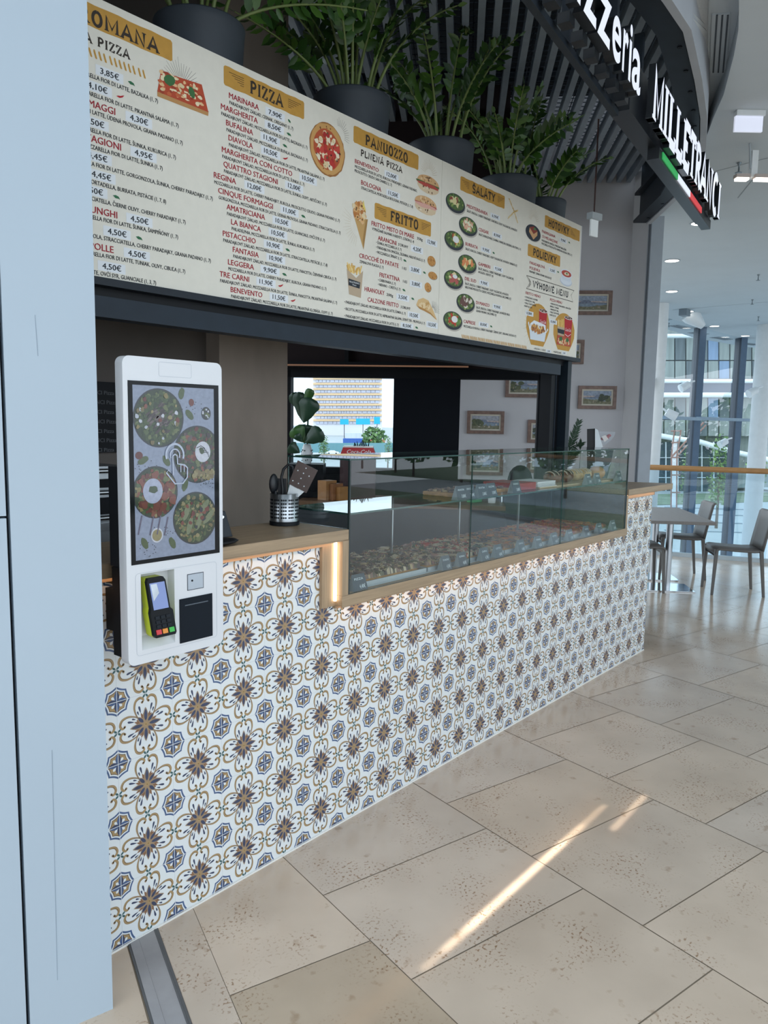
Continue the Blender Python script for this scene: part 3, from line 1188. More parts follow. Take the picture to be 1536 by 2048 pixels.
def rot(polys, q, mirror=False):
    out = []
    for p in polys:
        pp = [(-x, y) for x, y in p][::-1] if mirror else p
        for _ in range(q):
            pp = [(-y, x) for x, y in pp]
        out.append(pp)
    return out


MOT = []      # (material, layer, [polygons]) in unit tile coordinates, centre of the flower at the origin
half = smooth_pts([(-.135, .135), (-.175, .205), (-.20, .31), (-.175, .41), (-.105, .45), (-.05, .43), (-.037, .395), (-.062, .37)])
for q in range(4):
    for mir in (False, True):
        MOT.append((C_TAN, 1, rot(ribbon(half, [.018, .026, .037, .045, .043, .034, .028]), q, mir)))
        MOT.append((C_OC, 2, rot(ribbon(half[6:], [.012, .022, .028, .026, .018]), q, mir)))
        MOT.append((C_TAN, 2, rot(disc(.022, 12, -.058, .372), q, mir)))
        MOT.append((C_DK, 3, rot(ribbon([(x * .93, y * .985) for x, y in half[3:18]], [.004, .006, .004]), q, mir)))
        MOT.append((C_GR, 2, rot([[(x * .62 - y * .78 - .045, x * .78 + y * .62 + .442) for x, y in petal(0, .068, .018, 0)[0]]], q, not mir)))
        MOT.append((C_NV, 2, rot(drop(-.085, .20, -.034, .125, .026), q, mir)))
        MOT.append((C_NV, 2, rot(drop(-.122, .175, -.026, .072, .020), q, mir)))
for a in range(16):
    if a % 2:
        MOT.append((C_BR, 4, petal(.03, .222, .026, a * 22.5)))
for a in range(8):
    MOT.append((C_BR if a % 2 else C_TAN, 4.2, petal(.03, .20, .026, a * 45 + 12)))
for a in range(4):
    MOT.append((C_TAN, 5, petal(.02, .215, .042, a * 90 + 45)))
    MOT.append((C_NV, 6, petal(.06, .195, .027, a * 90 + 45)))
for a in range(4):
    MOT.append((C_TAN, 7, petal(.02, .282, .045, a * 90)))
    MOT.append((C_NV, 8, petal(.06, .258, .029, a * 90)))
MOT.append((C_TAN, 9, disc(.054)))
MOT.append((C_OC, 10, disc(.036)))
MOT.append((C_DK, 11, disc(.009, 8)))


def star8(r, dip, n=6):
    pts = []
    for k in range(8):
        a0, a1 = math.radians(45 * k), math.radians(45 * k + 45)
        p, q = (r * math.cos(a0), r * math.sin(a0)), (r * math.cos(a1), r * math.sin(a1))
        for i in range(n):
            t = i / n
            f = 1 - dip * 4 * t * (1 - t)
            pts.append(((p[0] + (q[0] - p[0]) * t) * f, (p[1] + (q[1] - p[1]) * t) * f))
    return pts


OCT = []
o1_, o2_ = star8(.238, .055), star8(.205, .055)
OCT.append((C_BL, 1, [[o1_[i], o1_[(i + 1) % 48], o2_[(i + 1) % 48], o2_[i]] for i in range(48)]))
o3_ = star8(.180, .055)
OCT.append((C_DK, 1, [[(0, 0), o3_[i], o3_[(i + 1) % 48]] for i in range(48)]))
o4_ = star8(.168, .055)
OCT.append((C_OC, 2, [[(0, 0), o4_[i], o4_[(i + 1) % 48]] for i in range(48)]))
for a in range(4):
    OCT.append((C_WH, 3, [[(x * .7071 - y * .7071, x * .7071 + y * .7071) for x, y in drop(.012, 0, .112, 0, .034)[0]]] if a == 0 else rot([[(x * .7071 - y * .7071, x * .7071 + y * .7071) for x, y in drop(.012, 0, .112, 0, .034)[0]]], a)))
    pt = petal(.0, .172, .044, 0)[0]
    OCT.append((C_BL, 4, rot([pt], a)))
    up_ = [(x, y) for x, y in pt if y <= .0001]
    OCT.append((C_NV, 5, rot([up_], a)))
for a in range(4):
    OCT.append((C_WH, 6, rot([[(0, -.0045), (.238, -.0045), (.238, .0045), (0, .0045)]], a)))


def clip_rect(poly, x0, x1, z0, z1):
    for a, b, c in ((1, 0, x1), (-1, 0, -x0), (0, 1, z1), (0, -1, -z0)):
        poly = clip_poly(poly, a, b, c)
        if len(poly) < 3:
            return None
    return poly


XR = TX0 + 22 * TW_
XL = TX0 - 2 * TW_
RECTS = [(XL, 2.006, .006, 1.15), (2.006, 4.80, .006, .91), (4.80, XR, .006, 1.15)]
counter = empty('counter', (3.2, 0, 0), 'long counter front clad in blue and ochre patterned tiles', 'counter')
tm = MB()
for (x0, x1, z0, z1) in RECTS:
    tm.box(x0, x1, 0, .012, z0, z1, C_WH)
def put(cx, cz, motif):
    for m, l, polys in motif:
        for p in polys:
            w = [(cx + x * TW_, cz + y * TH_) for x, y in p]
            xs = [q[0] for q in w]
            zs = [q[1] for q in w]
            for R_ in RECTS:
                if max(xs) < R_[0] or min(xs) > R_[1] or max(zs) < R_[2] or min(zs) > R_[3]:
                    continue
                c = w if (min(xs) >= R_[0] and max(xs) <= R_[1] and min(zs) >= R_[2] and max(zs) <= R_[3]) else clip_rect(w, *R_)
                if c:
                    tm.face([(q[0], -.00012 * l, q[1]) for q in c], m)
for i in range(-2, 23):
    for j in range(0, 6):
        if i < 22:
            put(TX0 + (i + .5) * TW_, TZ0 + (j + .5) * TH_, MOT)
    for j in range(0, 7):
        put(TX0 + i * TW_, TZ0 + j * TH_, OCT)
for i in range(-2, 23):
    put(TX0 + i * TW_, 0, [(C_SEAM, .5, [[(-.004, 0), (.004, 0), (.004, 6.2), (-.004, 6.2)]])])
for j in range(0, 7):
    put(XL, TZ0 + j * TH_, [(C_SEAM, .5, [[(0, -.004), (26, -.004), (26, .004), (0, .004)]])])
tm.build('tile_cladding', counter)
m = MB()
m.box(XL, XR, -.004, .012, 0, .0065, mat('white_sealant', 'e2e2de', .6, var=.03))
m.build('sealant_bead', counter)
m = MB()
m.box(XL, 2.07, .0125, .30, .02, 1.158, mat('counter_carcass', '5c5045', .7, var=.1))
m.box(2.07, 4.80, .0125, .42, .02, .918, _M['counter_carcass'])
m.box(4.80, XR, .0125, .50, .02, 1.158, _M['counter_carcass'])
m.build('carcass', counter)
m = MB()
m.box(XL, 2.079, -.015, 0.0, 1.1385, 1.159, OAK)
m.box(2.006, 2.079, -.015, 0.0, .905, 1.1385, OAKV)
m.box(2.079, 4.72, -.015, 0.0, .892, .904, OAK)
m.box(4.80, XR, -.015, 0.0, 1.128, 1.159, OAK)
m.build('backing_trim', counter)
m = MB()
m.tube([(2.069, -.022, .925), (2.069, -.022, 1.150)], .006, LEDH, n=10)
o_ = m.build('led_tube', counter)
o_['label'] = 'glowing upright warm light tube'
for (x0, x1, z) in ((XL, 2.05, 1.1595), (2.10, 4.62, .9045), (4.81, XR - .01, 1.1595)):
    m = MB()
    m.box(x0, x1, -.044, -.020, z - .0035, z - .0003, LEDW)
    m.build('led_strip', counter)

wt = empty('worktop', (1.4, .1, 1.16), 'oak worktop left of the glass case, carrying the metal utensil holder', 'worktop')
m = MB()
m.box(XL, 2.112, -.05, .30, 1.160, 1.1975, OAK)
m.box(XL, 2.112, -.05, -.044, 1.1555, 1.160, OAK)
m.build('board', wt, bevel=.0012)
wt2 = empty('worktop', (5.1, .1, 1.16), 'oak worktop right of the glass case, with a pointed overhanging end', 'worktop')
m = MB()
m.prism([(4.793, -.05), (5.602, -.05), (5.47, .23), (5.40, .66), (4.793, .66)], 1.160, 1.1975, OAK)
m.box(4.793, 5.602, -.05, -.044, 1.1555, 1.160, OAK)
m.build('board', wt2, bevel=.0012)
m = MB()
m.box(XR + .005, XR + .022, .02, .06, 1.03, 1.159, mat('bracket_grey', 'b8bcc0', .4, var=.05))
m.build('bracket', wt2)

# ------------------------------------------------------------------ glass display case
CX0, CX1, CZ0, CZT, CB = 2.114, 4.765, .947, 1.4625, .285
case = empty('display_case', (3.4, -.02, .90), 'long glass display case filled with pizza, framed in oak', 'display case')
m = MB()
m.box(2.079, 2.113, -.05, .30, .9466, 1.1595, OAKV)
m.box(2.079, 4.80, -.05, -.012, .905, .9465, OAK)
m.box(2.079, 4.80, -.05, -.045, .9005, .905, OAK)
m.box(4.766, 4.792, -.05, .46, .9465, 1.1595, OAKV)
m.build('oak_frame', case, bevel=.001)
m = MB()
m.box(2.079, 4.80, -.012, .46, .9185, .9445, mat('case_floor', 'c5ccd0', .3, var=.04))
m.build('case_floor', case)
m = MB()
m.box(4.755, 4.765, -.03, .455, .9465, 1.165, mat('dark_wood_side', '4a3a2c', .4, var=.2, stretch=(20, 2, 12)))
m.build('side_lining', case)
def pane(name, x0, x1, y0, y1, z0, z1):
    d = (x1 - x0, y1 - y0, z1 - z0)
    thin = d.index(min(d))
    mb = MB()
    p = [(x, y, z) for z in (z0, z1) for y in (y0, y1) for x in (x0, x1)]
    F = {2: [(0, 2, 3, 1), (4, 5, 7, 6)], 1: [(0, 1, 5, 4), (2, 6, 7, 3)], 0: [(0, 4, 6, 2), (1, 3, 7, 5)]}
    for ax in F:
        mb.add(p, F[ax], CASEGLASS if ax == thin else GEDGE)
    return mb.build(name, case)
pane('front_glass', CX0, 2.95, -.048, -.042, CZ0, CZT - .006)
pane('front_glass', 2.952, 3.86, -.048, -.042, CZ0, CZT - .006)
pane('front_glass', 3.862, CX1, -.048, -.042, CZ0, CZT - .006)
pane('side_glass', CX0 - .0005, CX0 + .0055, -.0415, CB, 1.198, CZT - .006)
pane('side_glass', CX1 - .0055, CX1 + .0005, -.0415, CB, 1.198, CZT - .006)
pane('top_glass', CX0 - .002, CX1 + .002, -.050, CB, CZT - .0058, CZT)
pane('glass_shelf', CX0 + .007, CX1 - .007, -.0405, CB, 1.250, 1.2575)
m = MB()
for x in (CX0 + .003, CX1 - .003):
    m.box(x - .0035, x + .0035, -.0495, -.041, CZ0, CZT, mat('corner_seal', '1c2b2c', .4, var=.1))
m.build('corner_seal', case)
m = MB()
for x in (2.77, 3.33, 3.95):
    m.box(x - .004, x + .004, .27, .28, .945, 1.25, INOX)
m.build('shelf_support', case)

# pizzas on metal trays
CR1 = mat('pizza_crust', 'b98a52', .7, var=.25, scale=30, bump=.5)
PZ = {
    'green': mat('topping_olive_green', '55523a', .6, var=.3, scale=50), 'brown': mat('topping_mushroom', '7a5f50', .6, var=.3, scale=50),
    'dark': mat('topping_dark', '4b3c38', .5, var=.3, scale=50), 'white': mat('topping_cheese', 'b9a88c', .5, var=.1, scale=50),
    'red': mat('topping_tomato', '9c3a2a', .5, var=.25, scale=50), 'orange': mat('topping_melted', 'b5703c', .5, var=.25, scale=50),
    'pink': mat('topping_ham', '96685a', .5, var=.2, scale=50), 'cream': mat('topping_cream', 'a8906a', .5, var=.2, scale=50), 'leaf': mat('topping_leaf', '48553a', .5, var=.3, scale=50)}
TRAY = mat('tray_metal', 'c8ced0', .35, .6, var=.05)
PLAN = [
    ('mushrooms and green leaves, first from the left', ['brown', 'brown', 'dark', 'green', 'green', 'cream', 'white']),
    ('pale ham and dark leaves, second from the left', ['brown', 'green', 'pink', 'white', 'dark', 'cream']),
    ('white cheese, tomato and leaves, third from the left', ['white', 'leaf', 'red', 'dark', 'white', 'cream', 'pink']),
    ('mushroom slices on melted cheese, fourth from the left', ['brown', 'dark', 'cream', 'orange', 'brown']),
    ('ham strips and mushrooms, fifth from the left', ['pink', 'brown', 'dark', 'orange']),
    ('tomato and melted cheese, second from the right end', ['red', 'orange', 'orange', 'cream', 'red']),
    ('red tomato sauce and herbs, at the right end', ['red', 'red', 'orange', 'leaf', 'orange']),
]
xs_ = [2.17, 2.70, 3.02, 3.36, 3.70, 4.02, 4.34, 4.68]
for i, (desc, pal) in enumerate(PLAN):
    x0, x1 = xs_[i] + .006, xs_[i + 1] - .006
    t = empty('pizza_tray', ((x0 + x1) / 2, .2, .9446), 'metal tray under the pizza with ' + desc, 'tray', 'trays in the glass case')
    m = MB()
    m.box(x0, x1, .012, .445, .9447, .9485, TRAY)
    for a in ((x0, x1, .012, .018, .9485, .962), (x0, x1, .439, .445, .9485, .962), (x0, x0 + .005, .018, .439, .9485, .962), (x1 - .005, x1, .018, .439, .9485, .962)):
        m.box(*a, TRAY)
    m.build('tray', t)
    pz = empty('pizza', ((x0 + x1) / 2, .2, .9487), 'slab of pizza with ' + desc + ' in the case', 'pizza', 'pizza slabs in the glass case')
    m = MB()
    nx, ny = 14, 16
    vs, fs = [], []
    for a in range(nx + 1):
        for b in range(ny + 1):
            e = min(a, nx - a, b, ny - b)
            vs.append((x0 + .008 + (x1 - x0 - .016) * a / nx, .022 + .412 * b / ny, .9487 + (.004 if e == 0 else .022 + random.uniform(0, .007) + (.004 if e == 1 else 0))))
    for a in range(nx):
        for b in range(ny):
            fs.append((a * (ny + 1) + b, (a + 1) * (ny + 1) + b, (a + 1) * (ny + 1) + b + 1, a * (ny + 1) + b + 1))
    m.add(vs, fs, CR1, True)
    m.build('crust', pz)
    m = MB()
    tall = (.020, .015, .018, .010, .009, .007, .007)[i]
    gx, gy = int((x1 - x0) / .0052), 76
    ph = [(random.uniform(20, 160), random.uniform(20, 160), random.uniform(0, 6.28)) for _ in range(7)]
    def hgt_(x, y):
        q = sum(math.sin(a_ * x + b_ * y * (1 if k % 2 else -1) + c_) for k, (a_, b_, c_) in enumerate(ph)) / 4
        return .972 + tall * (.45 + .45 * q) + random.uniform(0, .0045)
    cells = {}
    vs, fs = [], []
    for a in range(gx + 1):
        for b in range(gy + 1):
            e = min(a, gx - a, b, gy - b)
            x = x0 + .016 + (x1 - x0 - .032) * a / gx
            y = .030 + .396 * b / gy
            vs.append((x + random.uniform(-.0018, .0018), y + random.uniform(-.0018, .0018), .966 if e == 0 else hgt_(x, y)))
    by = {}
    for a in range(gx):
        for b in range(gy):
            key = ((a + random.randint(-1, 1)) // 3, (b + random.randint(-1, 1)) // 3)
            if key not in cells:
                cells[key] = random.choice(pal)
            by.setdefault(cells[key], []).append((a * (gy + 1) + b, (a + 1) * (gy + 1) + b, (a + 1) * (gy + 1) + b + 1, a * (gy + 1) + b + 1))
    for nm_, ff in by.items():
        used = sorted({q for f in ff for q in f})
        ix = {q: n_ for n_, q in enumerate(used)}
        m.add([vs[q] for q in used], [[ix[q] for q in f] for f in ff], PZ[nm_], False)
    for k in range(int(60 * (x1 - x0) / .32)):
        s_ = random.uniform(.008, .018)
        cx_, cy_ = random.uniform(x0 + .025, x1 - .025), random.uniform(.04, .415)
        m.blob((cx_, cy_, hgt_(cx_, cy_) + .001), s_ * random.uniform(.7, 1.8), s_ * random.uniform(.7, 1.8), s_ * .3, PZ[random.choice(pal)], n=9, k=5, jit=.4)
    o_ = m.build('topping', pz)
    o_['kind'] = 'stuff'

# price cards: folded A-shapes
CARD = mat('slate_card', '3d4850', .5, var=.08)
CARDS = mat('card_side', '8f989c', .5, var=.05)
INK = mat('chalk_ink', 'cfd6da', .6, var=.02)
def price_card(x, y, z, w, h, lab, grp, rz=0.0, dish='TOMATO', price='2,90'):
    t = empty('price_card', (x, y, z), lab, 'price card', grp, rz)
    d = h * .28
    m = MB()
    a = [(-w / 2, -d, 0), (w / 2, -d, 0), (w / 2 * .86, 0, h), (-w / 2 * .86, 0, h)]
    b = [(-w / 2, d, 0), (w / 2, d, 0), (w / 2 * .86, .002, h), (-w / 2 * .86, .002, h)]
    m.face(a, CARD)
    m.face(b[::-1], CARDS)
    m.face([a[0], a[3], b[3], b[0]], CARDS)
    m.face([a[2], a[1], b[1], b[2]], CARDS)
    m.face([a[0], b[0], b[1], a[1]], CARDS)
    crd_ = m.build('card', t, local=True)
    m = MB()
    pl = Plane(lambda u, v, o: (u, -d + v / h * d - .0006 - o, v), .0001)
    pl.text(m, dish, -w * .32, h * .66, h * .13, INK, width=w * .6)
    pl.text(m, price + '€', -w * .05, h * .16, h * .22, INK, width=w * .4)
    m.build('writing', crd_, local=True)
    return t
low = [(2.205, 'PIZZA'), (2.795, 'FUNGHI'), (2.925, 'ROMANA'), (3.118, 'CAPRA'), (3.245, 'COTTO'), (3.47, 'DIAVOLA'), (3.655, 'FUNGHI'), (3.84, 'COTTO'), (4.03, 'SALAME'), (4.248, 'ROSSA'), (4.43, 'MARGH'), (4.635, 'MARIN')]
words = ['first', 'second', 'third', 'fourth', 'fifth', 'sixth', 'seventh', 'eighth', 'ninth', 'tenth', 'eleventh', 'last']
for i, (x, dname) in enumerate(low):
    price_card(x, -.016, .9446, .072 if i else .085, .064, 'dark folded price card at the foot of the case glass, %s from the left' % words[i], 'price cards along the case floor', 0, dname, '4,%d0' % (4 + i % 5))
up = [(2.885, -.026), (2.965, -.02), (3.06, -.026), (3.155, -.02), (3.40, -.012)]
for i, (x, y) in enumerate(up):
    price_card(x, y, 1.2576, .085, .062, 'folded price card at the left of the glass shelf, %s from the left' % words[i], 'price cards on the glass shelf', 0, ['ARANCINI', 'CROCCHE', 'FRITATTINA', 'CALZONE', 'PANINO'][i], '3,80')
for i, x in enumerate((4.235, 4.36, 4.68)):
    price_card(x, -.018, 1.2576, .075, .062, 'folded price card on the glass shelf by the pastries, %s' % ('left one', 'middle one', 'right one at the roll')[i], 'price cards on the glass shelf', 0, ['CORNETTO', 'CORNETTO', 'PANE'][i], '2,90')

# breads and things on the shelf
BOARD = mat('beech_board', 'c9b08c', .5, var=.1, stretch=(1, 12, 12))
m = MB()
m.box(3.72, 4.74, .015, .25, 1.2577, 1.2645, BOARD)
tag(m.build('serving_board', bevel=.001), 'pale wooden board under the pastries on the glass shelf', 'board')
BUN = mat('bun_crust', '6e4028', .5, var=.3, scale=25)
CHO = mat('chocolate_stripe', '2c1b14', .35, var=.2)
ICE = mat('icing_stripe', 'cfc3ae', .4, var=.1)
def bun(x, y, lab, striped):
    t = empty('pastry', (x, y, 1.2646), lab, 'pastry', 'pastries on the wooden board')
    m = MB()
    m.blob((x, y, 1.2646 + .036), .058, .05, .036, BUN if striped else mat('pale_pastry', 'c9a878', .5, var=.2, scale=25), n=18, k=9)
    m.build('dough', t)
    for k in range(6):
        mm = MB()
        a = -.043 + .017 * k
        pts = []
        for j in range(9):
            v = -1 + 2 * j / 8
            xx = a + .012 * v
            yy = .046 * v * math.sqrt(max(0, 1 - (xx / .058) ** 2))
            zz_ = .0365 * math.sqrt(max(0, 1 - (xx / .0585) ** 2 - (yy / .0505) ** 2))
            pts.append((x + xx, y + yy, 1.2646 + .037 + zz_))
        mm.tube(pts, .0035, CHO if (striped and k % 2 == 0) else ICE, n=5)
        mm.build('glaze_stripe', t)
bun(4.02, .10, 'chocolate striped pastry at the left end of the bread row', True)
bun(4.18, .10, 'chocolate striped pastry right beside the first one', True)
bun(4.33, .11, 'pale iced pastry behind the two price cards', False)
bun(4.47, .12, 'pale iced pastry nearest the round roll', False)
m = MB()
m.blob((4.60, .09, 1.2646 + .042), .058, .052, .042, mat('roll_crust', 'b88a5c', .5, var=.15, scale=20), n=20, k=10)
tag(m.build('bread_roll'), 'round golden bread roll at the right of the glass shelf', 'bread roll')
m = MB()
for k in range(7):
    dx = random.uniform(-.012, .012)
    m.box(3.72 + dx, 3.93 + dx, .03 + dx, .20, 1.2646 + .004 * k, 1.2646 + .004 * k + .0036, mat('napkin_paper', 'dcdcdc', .8, var=.03))
tag(m.build('napkin_stack'), 'flat stack of white paper on the shelf left of the pastries', 'paper stack')
m = MB()
m.box(3.50, 3.70, .03, .24, 1.2577, 1.295, mat('red_box', '9a2128', .4, var=.1))
tag(m.build('tray_box', bevel=.002), 'red flat box on the glass shelf beside the white paper', 'box')
t = empty('topped_bread', (3.12, .12, 1.2577), 'slab of browned topped bread on the left part of the glass shelf', 'bread')
m = MB()
m.box(2.93, 3.44, .04, .22, 1.2577, 1.277, CR1)
m.build('crust', t, bevel=.005)
m = MB()
for k in range(120):
    s_ = random.uniform(.008, .016)
    m.blob((random.uniform(2.95, 3.42), random.uniform(.05, .21), 1.281), s_, s_, s_ * .5, PZ[random.choice(['brown', 'dark', 'brown', 'brown', 'brown', 'cream'])], n=7, k=4, jit=.25)
m.build('topping', t)['kind'] = 'stuff'

# ------------------------------------------------------------------ utensil holder on the left worktop
hx, hy = 2.030, .215
H0 = 1.1977
hold = empty('utensil_holder', (hx, hy, H0), 'brushed steel perforated utensil holder on the left worktop', 'utensil holder')
HR = .0555
m = MB()
m.lathe((hx, hy, H0), [(HR + .002, 0), (HR + .003, .014), (HR, .016)], BLACK, n=40)
m.build('base_ring', hold)
m = MB()
m.lathe((hx, hy, H0), [(HR, .015), (HR, .122), (HR - .002, .123), (HR - .002, .018), (.001, .018)], INOX, n=48)
cup_ = m.build('cup', hold)
m = MB()
for blk in range(12):
    for c in range(3):
        a = math.radians(blk * 30 + 6 + c * 8)
        for r_ in range(6):
            p = Vector((hx + HR * math.cos(a), hy + HR * math.sin(a), H0 + .032 + r_ * .0135))
            d = Vector((math.cos(a), math.sin(a), 0))
            m.tube([p - d * .0003, p + d * .0004], .0037, BLACK, n=8)
m.build('holes', cup_)
UT = mat('black_nylon', '11141a', .4, var=.2)
def utensil(name, lab):
    return empty(name, (hx, hy, H0 + .02), lab, 'utensil', 'utensils in the steel holder')
RT = Vector((_r.x, _r.y, 0))
cen = Vector((hx, hy, H0))
t = utensil('tongs', 'black tongs with a looped handle standing in the steel holder')
m = MB()
b0 = cen + RT * -.008 + ZUP * .021
loop = [b0 + ZUP * .12, b0 + ZUP * .165 + RT * -.004, b0 + ZUP * .195 + RT * .004, b0 + ZUP * .213 + RT * .022, b0 + ZUP * .205 + RT * .040, b0 + ZUP * .175 + RT * .043, b0 + ZUP * .14 + RT * .03]
m.tube([b0] + loop, .0055, UT, n=8)
m.build('loop_handle', t)
t = utensil('serving_spoon', 'black spoon standing at the left edge of the steel holder')
m = MB()
m.tube([cen + RT * -.02 + ZUP * .021, cen + RT * -.036 + ZUP * .13], .006, UT, n=8)
m.build('handle', t)
m = MB()
m.blob(cen + RT * -.042 + ZUP * .158, .022, .012, .040, UT, n=14, k=8)
m.build('bowl', t)
t = utensil('spatula', 'broad black spatula standing in the left half of the steel holder')
m = MB()
c0 = cen + RT * -.012 + HF * .02
m.bar(c0 + ZUP * .021, c0 + ZUP * .178, .034, .008, UT, up=HF)
m.build('blade', t)
t = utensil('turner', 'brown perforated turner with a white neck leaning right in the steel holder')
TURN = mat('turner_plate', '4a3c38', .35, .3, var=.15)
ax = (ZUP * .86 + RT * .42).normalized()
sdv = (RT * .86 - ZUP * .42).normalized()
b1 = cen + RT * -.002 + ZUP * .05 - HF * .012
m = MB()
m.hexa([b1 + ax * .05 - sdv * .014, b1 + ax * .05 + sdv * .014, b1 + ax * .05 + sdv * .014 + HF * .004, b1 + ax * .05 - sdv * .014 + HF * .004],
       [b1 + ax * .108 - sdv * .026, b1 + ax * .108 + sdv * .036, b1 + ax * .108 + sdv * .036 + HF * .004, b1 + ax * .108 - sdv * .026 + HF * .004], mat('turner_neck', 'd5dadc', .3, .2, var=.05))
m.bar(b1 - ax * .02, b1 + ax * .05, .012, .006, UT, up=HF)
m.build('neck', t)
m = MB()
p0_, p1_ = b1 + ax * .106, b1 + ax * .205
m.hexa([p0_ - sdv * .032, p0_ + sdv * .046, p0_ + sdv * .046 + HF * .003, p0_ - sdv * .032 + HF * .003],
       [p1_ - sdv * .040, p1_ + sdv * .046, p1_ + sdv * .046 + HF * .003, p1_ - sdv * .040 + HF * .003], TURN)
for i in range(3):
    for j in range(4):
        if (i + j) % 2 and i != 1:
            continue
        c_ = p0_ + ax * (.02 + .022 * j) + sdv * (-.022 + .024 * i) - HF * .0012
        m.tube([c_, c_ + HF * .0008], .0026, INK, n=8)
m.build('plate', t)

# card terminal / phone on the left worktop behind the kiosk
t = empty('desk_phone', (1.60, .10, 1.1977), 'black desk terminal on the worktop, half hidden by the kiosk', 'terminal')
m = MB()
p = onZ(452, 1068, 1.198)
p = onZ(466, 1073, 1.198)
qx = p.x
m.hexa([(qx - .16, p.y, 1.1977), (qx, p.y, 1.1977), (qx, p.y + .08, 1.1977), (qx - .16, p.y + .08, 1.1977)], [(qx - .16, p.y + .03, 1.285), (qx - .008, p.y + .03, 1.285), (qx - .008, p.y + .07, 1.285), (qx - .16, p.y + .07, 1.285)], mat('dark_plastic', '1b242d', .4, var=.1))
std_ = m.build('stand', t, bevel=.003)
m = MB()
m.blob((onZ(474, 1081, 1.205).x - .085, onZ(474, 1081, 1.205).y, 1.2095), .085, .045, .0115, BLACK, n=20, k=6)
m.build('keypad', t)
m = MB()
m.tube([(qx - .028, p.y + .027, 1.268), (qx - .028, p.y + .018, 1.266)], .005, mat('lamp_dot', 'dfe6ea', .4, emis=.6), n=10)
m.build('indicator', std_)

# ------------------------------------------------------------------ order kiosk
KY = -.20
kio = empty('order_kiosk', (1.243, -.18, .943), 'white self-order kiosk with a food picture on its upright screen', 'kiosk')
KW = mat('kiosk_white', 'd3d5d9', .28, var=.01)
KX0, KX1, KZ0, KZ1, KR, KB = 1.086, 1.400, .943, 1.758, .020, -.166
def rr(x0, x1, z0, z1, r, n=7, corners=(1, 1, 1, 1)):
    pts = []
    for (cx, cz, a0, on) in ((x1 - r, z0 + r, -90, corners[0]), (x1 - r, z1 - r, 0, corners[1]), (x0 + r, z1 - r, 90, corners[2]), (x0 + r, z0 + r, 180, corners[3])):
        if on:
            pts += arc(cx, cz, r, r, a0, a0 + 90, n)
        else:
            pts.append({-90: (x1, z0), 0: (x1, z1), 90: (x0, z1), 180: (x0, z0)}[a0])
    return pts
hx0, hx1, hz0, hz1 = 1.127, 1.232, .980, 1.188
m = MB()
for poly in (rr(KX0, KX1, hz1, KZ1, KR, corners=(0, 1, 1, 0)), rr(KX0, KX1, KZ0, hz0, KR, corners=(1, 0, 0, 1)), [(KX0, hz0), (hx0, hz0), (hx0, hz1), (KX0, hz1)], [(hx1, hz0), (KX1, hz0), (KX1, hz1), (hx1, hz1)]):
    m.face([(x, KY, z) for x, z in poly], KW)
outl = rr(KX0, KX1, KZ0, KZ1, KR)
n_ = len(outl)
m.add([(x, KY, z) for x, z in outl] + [(x, KB, z) for x, z in outl], [(i, i + n_, (i + 1) % n_ + n_, (i + 1) % n_) for i in range(n_)], KW, True)
m.face([(x, KB, z) for x, z in outl][::-1], KW)
m.build('housing', kio)
m = MB()
q = [(hx0, hz0), (hx1, hz0), (hx1, hz1), (hx0, hz1)]
qb = [(hx0, hz0 + .03), (hx1, hz0 + .03), (hx1, hz1), (hx0, hz1)]
m.add([(x, KY, z) for x, z in q] + [(x, -.169, z) for x, z in qb], [(4, 5, 6, 7), (0, 4, 7, 3), (1, 2, 6, 5), (2, 3, 7, 6), (0, 1, 5, 4)], KW)
m.build('terminal_niche', kio)
kp = Plane(lambda u, v, o: (u, KY - o, v), .0003)
LINE = mat('kiosk_seam', 'b4bac2', .4, var=.02)
m = MB()
def outline(mb, poly, w, mt, layer):
    P = poly + [poly[0], poly[1]]
    kp.line(mb, P, w, mt, layer)
outline(m, rr(1.193, 1.296, 1.711, 1.748, .004, 3), .0012, LINE, .6)
outline(m, rr(1.111, 1.376, .967, 1.191, .010, 4), .0012, LINE, .6)
m.build('panel_seams', kio)
BEZ = mat('screen_bezel', '05080d', .06, spec=.22, var=.05)
m = MB()
m.box(1.100, 1.3875, KY - .0012, KY, 1.2155, 1.6955, BEZ)
bez_ = m.build('screen_bezel', kio)
KE = {}
def km(h):
    if h not in KE:
        r_, g_, b_ = [int(h[i:i + 2], 16) for i in (0, 2, 4)]
        y_ = (r_ + g_ + b_) / 3
        r_, g_, b_ = [int((q * .75 + y_ * .25 + d_ * .0) * (.80 if h in ('8c9ab4', 'b7c4da', 'c9cfd8', 'b6bfcc', 'a9b4cc') else .62)) for q, d_ in ((r_, 0), (g_, 0), (b_, 0))]
        KE[h] = mat('screen_' + h, '%02x%02x%02x' % (r_, g_, b_ + 4), .06, emis=.10, spec=.6, var=.12, scale=90)
    return KE[h]
KY2 = KY - .0012
sp = Plane(lambda u, v, o: (u, KY2 - o, v), .00016)
m = MB()
bgc = km('8c9ab4')
sp.rect(m, 1.113, 1.2265, 1.3705, 1.685, bgc, 1)
def in_screen(u, v):
    return 1.115 < u < 1.368 and 1.229 < v < 1.683
class SC(Plane):
    def poly(s, mb, pts, mt, layer=1):
        layer = s.lift(layer)
        c = clip_rect(pts, 1.113, 1.3705, 1.2265, 1.685)
        if c:
            mb.face([s.P(u, v, layer) for u, v in c], mt)
sp2 = SC(sp.fn, .00016)
GRN = [km(h) for h in ('4d6b2f', '64803a', '3a5528', '8a9b4c', '55732f')]
MEAT = [km(h) for h in ('5f4a45', '7d675e', '4a3835', '8d7a74')]
RED = [km(h) for h in ('a5432c', '8f2f22', 'b85a38')]
YEL = [km(h) for h in ('b9a24a', 'c9b76a', 'a58d48')]
